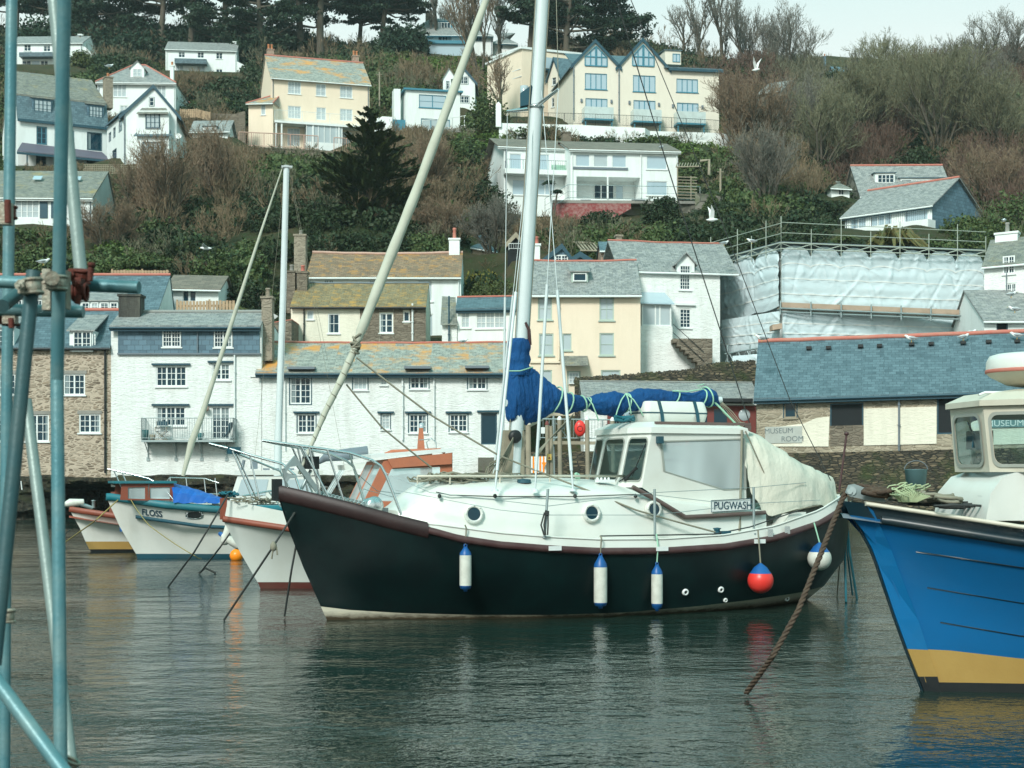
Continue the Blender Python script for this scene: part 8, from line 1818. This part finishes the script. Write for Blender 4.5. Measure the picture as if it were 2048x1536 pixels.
# ---------------------------------------------------------------- the blue fishing boat at the right
fr=BF(1846,1381,6);Bb=thing('fishing_boat',fr.pt(3.5,0,0),'big bright blue wooden fishing boat with mustard boot stripe entering from the right','fishing boat')
def BL(pts,s0,off,s1=9.5,bm=1.75,tab=None,z=None):return hline(fr,s0,s1,bm,tab or TRT,pts,z)
def hz(x0,y0,x1,y1,x2=None,y2=None):return[(x0,y0),(x1,y1),(x2 or 3400,y2 if y2 is not None else y1+(y1-y0)*.6)]
GB=([0,.02,.05,.1,.2,.35,.5,.65,.8,.9,1],[.06,.13,.23,.38,.62,.85,.97,1,1,.97,.92]);WB=([0,.02,.05,.1,.2,.35,.5,.65,.8,.9,1],[.07,.10,.15,.25,.46,.74,.92,1,.97,.92,.86])
K=[BL([(1690,1002),(1735,1008),(2048,1055),(3600,1120)],-.92,0,9.6,1.8,GB),BL([(1700,1030),(1735,1035),(2048,1085),(3600,1160)],-.85,0,9.6,1.76,GB),BL([(1760,1092),(2048,1136),(3600,1230)],-.55,0,9.5,1.66,GB),BL([(1780,1163),(2048,1207),(3600,1300)],-.38,0,9.5,1.52,WB),BL([(1800,1231),(2048,1273),(3600,1350)],-.22,0,9.4,1.38,WB),BL([(1820,1297),(1900,1301),(2048,1318),(3600,1360)],-.1,0,9.4,1.24,WB),BL(None,0,0,9.3,1.12,WB,.10),BL(None,.05,0,9.3,1.08,WB,-.02),BL(None,.4,0,9.2,.7,WB,-.6)]
strip(K[1:6],'hull','boatblue',Bb,True)
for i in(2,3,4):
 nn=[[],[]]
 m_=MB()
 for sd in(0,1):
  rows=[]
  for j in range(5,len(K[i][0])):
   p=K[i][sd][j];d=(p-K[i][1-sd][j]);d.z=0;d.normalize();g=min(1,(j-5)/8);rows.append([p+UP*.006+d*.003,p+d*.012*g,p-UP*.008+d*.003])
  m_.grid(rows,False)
 m_.build('plank_shadow_line',M['darkblue'],Bb)  # dark strips painted in as the shadow lines beneath the plank edges
strip(K[5:7],'boot_stripe','yellow',Bb,True);strip(K[6:],'bottom','black',Bb,True);strip(K[0:2],'gunwale','darkblue',Bb,True);band(K[0],.05,.05,'capping','cabcream',Bb,3);band(K[1],.10,.05,'rubbing_strake','darkblue',Bb,4)
# stem post: a tapered timber with its own faces
rows=[]
prof=[(1694,1006),(1700,1018),(1728,1072),(1742,1098),(1754,1130),(1790,1236),(1812,1297),(1834,1352),(1847,1385)];aft=[(1733,1012),(1744,1022),(1768,1074),(1780,1100),(1792,1132),(1834,1240),(1853,1299),(1872,1352),(1880,1385)]
for(x,y),(x2,y2)in zip(prof,aft):
 p=fr.at(x,y,0);q=onb(fr,K[1:8],x2,y2);rows.append([p-fr.N*.05,p,p+fr.N*.05,q+fr.N*.045,q+fr.A*.015+fr.N*-.01])
def both(r,nm,mt):
 m_=MB();m_.grid(r,False);m_.grid([[p-fr.N*2*(p-fr.o).dot(fr.N)for p in q]for q in r],False);m_.build(nm,M[mt],Bb)
both(rows[:7],'stem_post','boatblue2');both(rows[6:8],'stem_foot','yellow');both(rows[7:],'stem_heel','black')
m_=MB();m_.tube([fr.at(x-1,y,0)for x,y in prof],.018,6);m_.build('stem_band',M['darkblue'],Bb)
deckof((K[0][0],K[0][1]),'deck','lead',Bb,-.18,.05)
# wheelhouse
b=1.0
def sp3(x,y,bb=1.0,sg=1):a,z=fr.sz(x,y,bb);return fr.pt(a,bb*sg,z)
base=MB();a0=fr.sz(1876,1000,-.72)[0];zt=fr.sz(1930,945,0)[1];z9=fr.sz(1877,984,-.72)[1];zb=z9-.28
af=a0+.14;ae=af+5.0
wf=lambda a:1+.45*min(1,(a-a0)/2.5)
rows=[[fr.pt(a0-.05,bb*1.0,zb),fr.pt(a0,bb,z9),fr.pt(af,bb*.96,zt-.05),fr.pt(af+.15,bb*.95,zt),fr.pt(af+1.2,bb*.93*wf(af+1.2),zt+.01),fr.pt(ae,bb*.93*wf(ae),zt+.02)]for bb in(-.72,-.5,-.2,.2,.5,.72)]
base.grid(rows,True);[base.grid([rows[k],[Vector((p.x,p.y,zb))for p in rows[k]]],True)for k in(0,-1)];base.build('cabin_trunk',M['boatwhite'],Bb)
wh=MB();gk=MB();pn=MB();cb=[.9,.45,-.45,-.9]
tz=fr.sz(1969,812,.45)[1];bz=fr.sz(1977,944,.45)[1]
tps_=[fr.sz(2078,812,.9)[0],fr.sz(1966,818,.45)[0]];bps=[fr.sz(2090,943,.9)[0],fr.sz(1978,943,.45)[0]]
top=[fr.pt(tps_[0],.88,tz),fr.pt(tps_[1],.45,tz),fr.pt(tps_[1],-.45,tz),fr.pt(tps_[0],-.88,tz)];bot=[fr.pt(bps[0],.9,bz),fr.pt(bps[1],.47,bz),fr.pt(bps[1],-.47,bz),fr.pt(bps[0],-.9,bz)]
for i in range(3):
 q=[bot[i+1],bot[i],top[i],top[i+1]];inner=rrect([bil(q,*c)for c in((.12,.12),(.86,.12),(.86,.86),(.12,.86))],.18);ringquad(wh,rrect(q,.001),inner);nq=(q[1]-q[0]).cross(q[3]-q[0]).normalized();nq=nq if nq.dot(-fr.A)>0 or nq.y<0 else-nq
 cc=sum(inner,Vector())/len(inner);ringquad(gk,[p.lerp(cc,-.13)+nq*.014 for p in inner],[p+nq*.014 for p in inner]);pn.poly(inner)
for sg in(1,-1):
 e=tps_[0]+2.6;q=[fr.pt(bps[0],.9*sg,bz),fr.pt(e,.9*sg,bz),fr.pt(e,.88*sg,tz),fr.pt(tps_[0],.88*sg,tz)]
 m0=[bil(q,u,v)for u,v in((0,0),(.5,0),(.5,1),(0,1))];m1=[bil(q,u,v)for u,v in((.5,0),(1,0),(1,1),(.5,1))]
 for m3 in(m0,m1):inner=rrect([bil(m3,*c)for c in((.04,.12),(.90,.12),(.90,.86),(-.02 if m3 is m0 else .04,.86))],.14);ringquad(wh,rrect(m3,.001),inner);cc=sum(inner,Vector())/len(inner);ringquad(gk,[p.lerp(cc,-.08)+fr.N*.014*sg for p in inner],[p+fr.N*.014*sg for p in inner]);pn.poly(inner)
wl_=wh.build('wheelhouse',M['cabcream'],Bb);gk.build('gaskets',M['rubberseal'],wl_);pn.build('window_glass',M['clear'],wl_)
rf=MB();e=tps_[0]+2.6;rim=[fr.pt(e,.88,tz),top[0],top[1],top[2],top[3],fr.pt(e,-.88,tz)];cc=sum(rim,Vector())/6
r1=[p+(p-cc).normalized()*.05 for p in rim];r2=[p+(p-cc).normalized()*.05+UP*.06 for p in rim];r3=[p.lerp(cc,.12)+UP*.15 for p in rim];r4=[p.lerp(cc,.4)+UP*.19 for p in rim]
for x,y in((r1,r2),(r2,r3),(r3,r4)):ringquad(rf,x,y)
rf.poly(r4);rf.poly(r1[::-1]);rf.build('roof',M['cabcream'],wl_)
m_=MB();m_.tube([fr.at(1958,790,.4),fr.at(1970,785,.4),fr.at(2020,785,.4),fr.at(2070,785,.4)],.015,6);m_.build('roof_rail',M['trim'],wl_)
m_=MB();m_.box(fr.pt(bps[1]+.1,-.4,bz+.25),fr.A*.12,fr.N*.45,UP*.2);m_.box(fr.pt(bps[1]+.9,-.25,bz),fr.A*.25,fr.N*.5,UP*.3);m_.tube([fr.at(1936,845,0),fr.at(1948,870,.1),fr.at(1945,895,.1)],.01,5);m_.tube([fr.pt(bps[1]+.5,.6,bz),fr.pt(bps[1]+.45,.6,tz)],.03,6);m_.build('instruments',M['strap'],wl_)
# canister on the mast platform above
o=thing('roof_canister',fr.at(2060,760,.2),'white rounded canister with a red band above the blue boat wheelhouse','liferaft')
cx_=fr.sz(2075,740,.1)[0];z0,z1=fr.sz(2060,742,.1)[1],fr.sz(2060,708,.1)[1];rr_=95*17.5/F
c0=fr.pt(cx_,.1,z0);m_=MB();m_.lathe(c0,[(rr_,.0),(rr_,.03),(rr_*.99,z1-z0-.08),(rr_*.93,z1-z0-.02),(rr_*.8,z1-z0),(0,z1-z0+.02)],40);m_.build('lid',M['boatwhite'],o)
m_=MB();m_.lathe(c0,[(rr_*1.0,-.025),(rr_*1.015,-.02),(rr_*1.015,.012),(rr_,.016)],40);m_.build('band',M['ridge'],o)
m_=MB();m_.lathe(c0,[(rr_,-.02),(rr_*.92,-.06),(rr_*.6,-.15),(rr_*.38,-.17),(0,-.17)],40);m_.build('base',M['cabcream'],o);m_=MB();m_.tube([c0-UP*.17,Vector((c0.x,c0.y,tz+.1))],.09,10);m_.tube([c0-UP*.17+fr.A*.3,Vector((c0.x,c0.y,tz+.1))+fr.A*.3],.05,8);m_.build('pedestal',M['cabcream'],o)
# bow roller, ropes and anchor on the foredeck
m_=MB()
for bb in(.06,-.08):m_.prism([fr.at(x,y,bb)for x,y in((1690,985),(1696,970),(1708,968),(1730,976),(1765,990),(1771,1004),(1740,1002),(1700,993))],fr.N*.015)
m_.tube([fr.at(1703,982,-.08),fr.at(1703,982,.08)],.05,12);m_.tube([fr.at(1700,983,.075),fr.at(1700,983,.095)],.03,8);m_.build('bow_roller',M['galv'],Bb)
m_=MB();m_.prism([fr.at(x,y,.4)for x,y in((1955,992),(1962,985),(1992,973),(1994,978),(1984,984))],fr.N*.12);m_.prism([fr.at(x,y,.44)for x,y in((1970,988),(1982,983),(1982,1012),(1972,1012))],fr.N*.04);m_.tube([fr.at(1976,1005,.3),fr.at(1996,1010,.5)],.03,6);m_.build('samson_post',M['lead'],Bb)
rs=np.random.RandomState(9)
o=thing('rope_coils',fr.at(1850,1000,.3),'heap of pale coiled ropes on the blue boat foredeck','rope');zdk=fr.at(1800,1010,.5).z
def ropeblob(mat,nm,x0,x1,y,n,r,hgt,tk,seedr):
 rs=np.random.RandomState(seedr);m_=MB()
 for k in range(n):
  t=rs.rand();c=fr.at(x0+(x1-x0)*t,y+rs.randn()*2,.15+rs.randn()*.2);R_=rs.uniform(.6,1.2)*r;tl=rs.uniform(-.7,.7)
  m_.tube([c+fr.A*R_*1.3*math.cos(j*.6)+fr.N*R_*.8*math.sin(j*.6)+UP*(hgt*(.6+.4*math.sin(j*.6+tl*3))*rs.uniform(.8,1.1)+tl*.03)for j in range(11)],tk,6)
 m_.build(nm,M[mat],o)
ropeblob('ropepale','pale_coil',1790,1835,994,16,.11,.12,.008,1);ropeblob('ropegrey','grey_coil',1800,1900,1006,22,.13,.08,.02,2);ropeblob('ropebrown','brown_coil',1745,1800,992,9,.09,.06,.028,3);ropeblob('ropedark','dark_coil',1860,1950,1012,8,.16,.03,.014,4)
m_=MB()
for k in range(16):a0=k*.11+.4;m_.tube([fr.at(1800+2*math.cos(k),1003,.42),fr.at(1780+5*k,974+2*abs(k-7)+rs.randn(),.45),fr.at(1800+4*k,984+abs(k-7),.5),fr.at(1806+3*k*.6,1004,.46)],.007,5)
m_.build('hanging_cord',M['ropepale'],o)
bk=thing('bucket',fr.at(1832,966,-.6),'grey-teal bucket standing behind the ropes on the blue boat','bucket');m_=MB();pb=fr.at(1832,975,-.6);m_.lathe(pb,[(0,0),(.10,0),(.125,.2),(.135,.205),(.12,.195),(0,.19)],20);m_.build('pail',m_paint('grey_teal_plastic',(.14,.27,.29),.6,bump=0),bk);m_=MB();m_.tube([pb+Vector((.13*math.cos(t*.35),0,.2+.1*math.sin(t*.35)))for t in range(10)],.005,4);m_.build('handle',M['lead'],bk)
rope('mooring_rope',[fr.at(1800,985,.1),fr.at(1720,972,0),fr.at(1697,975,0),fr.at(1684,1000,.02)],.030,'ropebrown','thick brown laid rope leading over the bow roller of the blue boat',lay=True,n=4)
rope('mooring_rope',[fr.at(1684,1000,.02),P(1640,1112,16.2),P(1597,1220,15.9),P(1547,1310,15.8),P(1492,1386,16.2)],.030,'ropebrown','thick brown laid mooring rope from the blue bow into the water',lay=True,n=6)
# ---------------------------------------------------------------- other mooring lines
yf=BF(650,1240,25)
def line(nm,pts,r,mat,lab,**k):return rope('mooring_line',[P(*p)for p in pts],r,mat,lab,**k)
line('a',[(612,992,24.7),(580,1040,24.2),(547,1092,23.8),(448,1240,24.6)],.018,'ropedark','knotted mooring line from the yacht bow down to the left')
m_=MB();q=P(547,1092,23.8);m_.lathe(q-UP*.08,[(.02,0),(.055,.04),(.05,.1),(.02,.15)],8);m_.tube([q,q+Vector((.05,0,-.02)),q+Vector((.06,0,-.14))],.014,5);m_.tube([q,q+Vector((-.03,0,-.2))],.014,5);o=m_.build('rope_knot',M['ropegrey']);tag(o,'bulky knot in the yacht bow mooring line','knot')
line('b',[(596,1070,24.6),(583,1140,24.7),(569,1232,25.1)],.018,'ropedark','dark line dropping steeply beside the yacht stem')
line('c',[(455,990,31),(430,1035,30.6),(388,1105,30.6),(337,1173,31.9)],.02,'ropedark','dark line from the brown-railed boat bow to the water');line('d',[(468,1055,32.6),(440,1095,32.6),(400,1146,35.7)],.02,'ropedark','second dark line under the bow of the brown-railed boat')
m_=MB();m_.tube([P(398,1146,35.8),P(411,1136,36),P(432,1146,36)],.028,5);o=m_.build('wooden_toggle',M['ropedark']);tag(o,'dark crossed stick tied at the waterline end of a mooring line','stick')
line('e',[(236,1000,41.5),(190,1042,40.8),(128,1086,50)],.018,'ropeyellow','yellow line from the bow of FLOSS to the left');line('f',[(262,1000,41.5),(300,1052,39.5),(390,1112,39),(402,1117,40)],.012,'ropeyellow','thin slack yellow line across the side of FLOSS',sag=.02);line('g',[(140,1060,47),(76,1116,42.6)],.015,'ropedark','dark line entering the water left of the scaffold pole')
for a_,r_,mt,lb in(([(1688,1028,28.6),(1680,1120,28.6),(1674,1194,29.2)],.012,'ropegrey','thin brown line hanging from the yacht stern'),([(1690,1028,28.6),(1690,1120,28.4),(1692,1204,28.1)],.022,'ropeteal','straight teal line hanging from the yacht stern'),([(1692,1028,28.6),(1700,1110,28.4),(1714,1198,28.8)],.022,'ropeteal','slanting teal line at the yacht stern'),([(1694,1030,28.6),(1695,1110,28.4),(1705,1190,29)],.016,'ropeteal','slack teal line between the two stern lines')):line('h',a_,r_,mt,lb)
bt=MB();bt.tube([P(1693,870,40),P(1678,985,40)],.03,7);bt.lathe(P(1693,872,40),[(.0,0),(.06,.03),(.06,.09),(0,.12)],8);o=bt.build('mooring_post',M['maroon']);tag(o,'thin rusty red post standing behind the yacht stern','post')
# ================================================================ landing stage behind the mast
def post(nm,x,w_,y0,d,mat,lab,cap=None,hexa=8,cat='post'):
 p=P(x,y0,d);r=w_*d/F/2;o=thing(nm,Vector((p.x,d,0)),lab,cat);m_=MB();m_.tube([Vector((p.x,d,-1.5)),Vector((p.x+.03,d,p.z/2)),p],[r*1.08,r*1.02,r],hexa);m_.build('shaft',M[mat],o)
 if cap:m_=MB();m_.lathe(p,[(r*1.1,0),(r*1.1,.06),(r*.4,.16),(0,.17)],hexa);m_.build('cap',M[cap],o)
 return o
post('timber_pile',1056,14,850,60,'timber','tall grey pile with a pointed pale cap right of the mast foot','cabcream',4);post('timber_pile',1094,8,850,62,'timber','left half of the twin timber piles with the yellow notice','redwood');post('timber_pile',1102,8,852,62,'timber','right half of the twin timber piles with the yellow notice',None)
post('timber_pile',1119,9,840,66,'timber','straight brown timber pile left of the red lifebuoy housing','trim');post('timber_pile',1174,9,840,66,'timber','brown timber pile right of the red lifebuoy housing','trim');post('timber_pile',1107,4,832,67,'galv','thin pale metal post between the timber piles');post('timber_pile',1225,9,842,66,'timber','brown timber pile just left of the yacht wheelhouse','trim')
ns=thing('notice',P(1098,908,61.7),'small yellow warning notice on the twin timber piles','sign');m_=MB();m_.box(P(1094,920,61.8),(9*61.8/F,0,0),(0,.02,0),UP*12*61.8/F);m_.build('plate',m_paint('yellow_notice',(.7,.48,.12),.5,bump=0),ns);m_=MB();c_=P(1098.5,915,61.77);m_.prism([c_+Vector((-.05,0,-.04)),c_+Vector((.05,0,-.04)),c_+Vector((0,0,.05))],(0,-.005,0));m_.build('triangle',M['redwood'],ns)
wb=thing('white_notice',P(1085,855,64),'blank white board beside the twin timber piles','sign');m_=MB();m_.box(P(1082,867,64),(.16,0,0),(0,.03,0),UP*.26);m_.build('board',M['trim'],wb)
wk=thing('landing_walkway',P(1150,885,67),'steel-railed walkway on piles in front of the slate cafe','walkway');m_=MB();m_.prism([P(1105,882,66),P(1330,884,66),P(1330,884,69),P(1105,882,69)],UP*-.14);m_.build('deck',M['timber'],wk)
railing('balustrade',[P(1080,880,66.3),P(1330,883,66.3)],.9,'galv',wk,gap=.13,post=2.2,top=.028);m_=MB();m_.tube([P(1108,882,66.4),P(1135,845,66.3)],.025,6);m_.tube([P(1140,882,66.4),P(1112,846,66.3)],.02,6);m_.build('braces',M['galv'],wk)
lb=thing('lifebuoy_housing',P(1160,872,66),'bright red round lifebuoy housing on the walkway railing','lifebuoy');m_=MB();m_.lathe(P(1160,857,66.0),[(0,.16),(.13,.15),(.2,.11),(.235,.06),(.24,0)],24,Vector((0,-1,0)))
for v in range(len(m_.v)):x,y,z=m_.v[v];c_=P(1160,857,66);m_.v[v]=(x,y,c_.z+(z-c_.z)*1.45)
m_.build('cover',M['red'],lb);m_=MB();m_.ring(P(1160,857,65.84),Vector((0,1,0)),.11,.022,20,6);m_.build('inner_ring',m_paint('deep_red_vinyl',(.35,.01,.01),.4,bump=0),lb)
wt=thing('warning_barrier',P(1080,945,58),'orange and white striped barrier leaning at the foot of the piles','barrier')
m_=MB();m2=MB()
for i in range(9):(m_ if i%2 else m2).box(P(1062+i*3.4,946,58),(3.2*58/F,0,0),(0,.03,0),UP*.62)
m_.build('orange_bars',M['orange'],wt);m2.build('white_bars',M['trim'],wt);m_=MB();c_=P(1088,930,57.9);m_.prism([c_+Vector((-.09,0,.1)),c_+Vector((.09,0,.1)),c_+Vector((0,0,-.12))],(0,-.02,0));m_.build('triangle_flag',M['orange'],wt)
ns_=thing('hanging_nets',P(1050,930,61),'tangle of pale hanging ropes between the mast foot and the piles','ropes');rs=np.random.RandomState(5);m_=MB()
for k in range(22):x=rs.uniform(1038,1056);m_.tube([P(x+rs.randn()*1.5,y,60.5)for y in(862,885,905,925,950)],.014,4)
for k in range(9):m_.tube([P(1052+k*1.2,925+k,61),P(1092+k,885-k,61.5),P(1140+k,842-k*2,62)],.022,4)
m_.build('lines',M['ropegrey'],ns_)
sw=thing('rock_steps',P(990,935,76),'stone steps at the right end of the long white cottage','steps');m_=MB()
for i in range(6):m_.box(P(1026-i*14,950-i*7,76.5+i*.3),(1.5,0,0),(0,1.2,0),UP*-(.9+.18*i))
m_.build('blocks',M['palerock'],sw)
# ================================================================ gulls
def gull(p,ang,label,fly=False,sc=1.0,wing=(.55,.35)):
 o=thing('gull',Vector(p),label,'gull');A=Vector((math.cos(ang),math.sin(ang),0));N=Vector((-A.y,A.x,0));p=Vector(p);q=MB()
 def prof(ts):return[(p+A*a*sc+UP*z*sc,r*sc)for a,z,r in ts]
 bd=prof([(-.26,.14,.005),(-.2,.145,.035),(-.1,.15,.07),(0,.16,.085),(.1,.175,.08),(.16,.21,.055),(.2,.25,.048),(.24,.265,.035),(.27,.26,.01)]if not fly else[(-.28,.0,.005),(-.2,.0,.04),(-.05,.0,.075),(.08,.01,.07),(.18,.03,.045),(.24,.035,.035),(.28,.03,.01)])
 q.tube([a for a,b in bd],[b for a,b in bd],12);body=q.build('body',M['gullwhite'],o);q=MB();e=bd[-1][0];q.tube([e,e+A*.05*sc-UP*.01*sc],[.012*sc,.003],6);q.build('beak',M['beak'],o)
 for sg in(1,-1):
  q=MB()
  if fly:
   s0=p+UP*.03*sc;w1=s0+N*sg*wing[0]*.5*sc+UP*wing[1]*.6*sc;w2=s0+N*sg*wing[0]*sc+UP*wing[1]*sc-A*.12*sc;q.prism([s0+A*.10*sc,w1+A*.07*sc,w2,w1-A*.10*sc,s0-A*.12*sc],UP*.012)
  else:q.tube([p+A*.1*sc+N*sg*.06*sc+UP*.19*sc,p+N*sg*.075*sc+UP*.18*sc,p-A*.28*sc+N*sg*.02*sc+UP*.15*sc],[.03*sc,.055*sc,.008*sc],8)
  q.build('wing',M['gullgrey' if not fly else 'gullwhite'],o)
  if not fly:q=MB();q.tube([p+N*sg*.03*sc+UP*.1*sc,p+N*sg*.03*sc+A*.01],.008*sc,5);q.build('leg',M['beak'],o)
 return o
gull(P(412,497,70),3.0,'white gull flying in front of the dark slope left of the silver mast',True,1.0,(.7,.1));gull(P(1512,140,120),2.2,'gull flying against the trees below the tall bare skyline trees',True,1.5,(.3,.6));gull(P(1424,440,86),.2,'gull with raised wings landing above the left end of the scaffold',True,1.25,(.25,.6))
for i,(px,lb)in enumerate(((1823,'gull sitting on the roof vent left of centre on the museum roof'),(1926,'gull on the roof vent above the dark museum opening'),(2034,'gull on the last roof vent by the white canister'))):
 k=[1618,1657,1721,1759,1823,1862,1926,1977,2034].index(px);gull(ROOFPT[k],[3.0,.4,2.6][i],lb,False,1.3)
gull(P(1524,684,75.6),3.0,'gull at the left corner of the museum roof ridge',False,1.25);gull(P(86,531,92),.3,'gull on the pink ridge between the scaffold poles',False,1.5);gull(P(1322,300,136),1.0,'white gull on the roof edge of the white modern house',False,1.5);gull(P(1448,492,88),.3,'gull on the top boards at the left of the wrapped scaffold',False,1.1);gull(P(1504,488,87),2.9,'gull on the top boards near the corner of the wrapped scaffold',False,1.1)
gull(P(1942,672,80),.3,'gull standing in front of the pale wall beside the scaffold',False,1.2);gull(P(2022,596,84),.3,'upper gull on the slate roof at the right edge',False,1.3);gull(P(2030,626,82),2.6,'lower gull near the slate roof at the right edge',False,1.3);gull(P(926,688,76),.3,'dark pigeon-like gull on the pink ridge of the long white cottage',False,.9)
gull(P(2008,447,86.5),1.2,'gull perched on the chimney of the corner cottage',False,1.1);gull(P(160,76,214),.4,'gull on the chimney of the white longhouse',False,1.8);gull(P(218,137,150),.4,'gull on the chimney of the mansard house',False,1.6)
# ================================================================ foreground scaffold
sf=thing('scaffold_frame',P(110,900,5),'close blue-grey scaffold tubes and rusty couplers along the left edge','scaffolding')
M['tube']=m_paint('weathered_blue_grey_tube',(.075,.205,.235),.42,spec=.45,dirt=.55,dcol=(.25,.33,.31),scale=5,bump=.15,bscale=60,metal=.25)
M['tube2']=m_paint('pale_grey_tube',(.26,.33,.31),.45,spec=.4,dirt=.45,dcol=(.13,.18,.17),scale=6,bump=.15,bscale=60,metal=.3);M['tube3']=m_paint('dark_teal_tube',(.03,.085,.095),.5,dirt=.4,dcol=(.10,.12,.11),scale=6,bump=.15,bscale=60,metal=.2)
M['rust']=m_paint('rusty_coupler',(.12,.025,.015),.75,dirt=.6,dcol=(.06,.03,.025),scale=30,bump=.6,bscale=80);M['coupler']=m_paint('worn_steel_coupler',(.30,.30,.24),.5,dirt=.6,dcol=(.22,.10,.06),scale=25,bump=.5,bscale=80,metal=.4)
def tb_(a,b,wpx,mat,hollow=None):
 r=.0242;d=lambda w_:2*r*F/w_
 p,q=P(a[0],a[1],a[2]if len(a)>2 else d(wpx)),P(b[0],b[1],b[2]if len(b)>2 else d(wpx));m_=MB();m_.tube([p,q],r,20,cap=hollow is None)
 if hollow is not None:
  e,o_=(p,q)if hollow==0 else(q,p);t=(o_-e).normalized();m_.tube([e+t*.12,e],r*.86,20,cap=False);x=t.orthogonal().normalized();y=t.cross(x)
  m_.grid([[e+(x*math.cos(k*.314)+y*math.sin(k*.314))*rr for k in range(20)]for rr in(r,r*.86)],False,True);m_.poly([e+t*.12+(x*math.cos(k*.314)+y*math.sin(k*.314))*r*.86 for k in range(20)])
  if hollow==0:m_.poly([q+(x*math.cos(k*.314)+y*math.sin(k*.314))*r for k in range(20)])
 return m_.build('tube',M[mat],sf)
tb_((129,-40,5.4),(114,760,5.7),27,'tube');tb_((114,760,5.7),(122,1600,5.5),27,'tube')
tb_((104,-40,6.0),(163,560,5.9),25,'tube2',1);tb_((52,800,6.6),(152,1600,6.2),25,'tube2');tb_((24,-40,6.6),(12,900,6.5),22,'tube');tb_((12,900,6.5),(8,1600,6.4),22,'tube')
tb_((67,543,5.2),(-12,1330,5.0),26,'tube3',0)
tb_((-40,562,6.0),(278,575,5.9),25,'tube',None);tb_((-40,618,6.1),(167,624,6.1),21,'tube',None);tb_((5,612,5.6),(66,565,6.0),24,'tube3');tb_((-30,1330,5.0),(140,1560,4.8),30,'tube')
tb_((104,556,5.2),(98,556,6.2),20,'coupler')
def coupler(x,y,d,mat,w_=1.25,ax=UP):
 c=P(x,y,d);m_=MB();k=.0242
 for dz in(-.022,.022):m_.ring(c+Vector(ax)*dz,ax,k*1.25,.006,22,6)
 m_.lathe(c-Vector(ax)*.02,[(k*1.12,0),(k*1.2,.003),(k*1.2,.037),(k*1.12,.04)],20,ax)
 s_=Vector(ax).cross(Vector((0,1,0))).normalized()if abs(Vector(ax).y)<.9 else Vector((1,0,0))
 m_.tube([c+s_*k*1.15+Vector((0,-.02,0)),c+s_*k*1.15+Vector((0,-.07,0))],.008,8);m_.lathe(c+s_*k*1.15+Vector((0,-.045,0)),[(.0,0),(.016,0),(.016,.016),(0,.016)],6,Vector((0,-1,0)),smooth=False);m_.cbox(c+s_*k*1.25+Vector((0,.0,0)),.022,.06,.045)
 return m_.build('coupler',M[mat],sf)
coupler(116,566,5.55,'coupler');coupler(66,573,5.15,'coupler',ax=Vector((-.1,0,1)));coupler(163,553,5.85,'rust',ax=Vector((.12,-.2,1)).normalized());coupler(160,585,5.8,'rust',ax=Vector((1,0,0)));coupler(22,638,6.2,'rust');coupler(18,425,6.4,'rust');coupler(98,572,5.8,'coupler',ax=Vector((1,0,0)));coupler(14,1232,6.3,'coupler');coupler(138,1532,5.6,'coupler',ax=Vector((.5,0,1)).normalized())
m_=MB();m_.cbox(P(5,428,6.35),.075,.05,.09);m_.cbox(P(20,640,6.1),.05,.04,.03);m_.cbox(P(96,580,5.7),.03,.05,.15);m_.cbox(P(134,580,5.7),.012,.06,.14);m_.build('coupler_plate',M['coupler'],sf)
for k in range(5):
 m_=MB()
 if k==0:m_.tube([P(182,535,5.8),P(180,562,5.8)],.011,8);m_.lathe(P(183,535,5.8),[(0,0),(.016,.003),(.016,.018),(0,.02)],6)
 if k==1:m_.tube([P(158,590,5.75),P(154,608,5.75)],.012,8)
 if k==2:m_.tube([P(15,400,6.3),P(16,446,6.3)],.014,8)
 if k==3:m_.tube([P(22,636,6.05),P(23,656,6.05)],.012,8)
 if m_.v:m_.build('bolt',M['rust'],sf)
# ---------------------------------------------------------------- thin sea haze
hz_=MB();hz_.box((-430,-70,-6),(860,0,0),(0,540,0),(0,0,121));vm=bpy.data.materials.new('sea_haze');vm.use_nodes=True;vt=vm.node_tree;vt.nodes.clear()
vo=vt.nodes.new('ShaderNodeOutputMaterial');vp=vt.nodes.new('ShaderNodeVolumePrincipled');vp.inputs['Density'].default_value=.00018;vp.inputs['Color'].default_value=(.80,.95,.95,1);vt.links.new(vp.outputs[0],vo.inputs['Volume'])
o=hz_.build('haze',vm);tag(o,'thin pale haze softening the far hillside','haze',kind='stuff');SC.cycles.volume_bounces=0
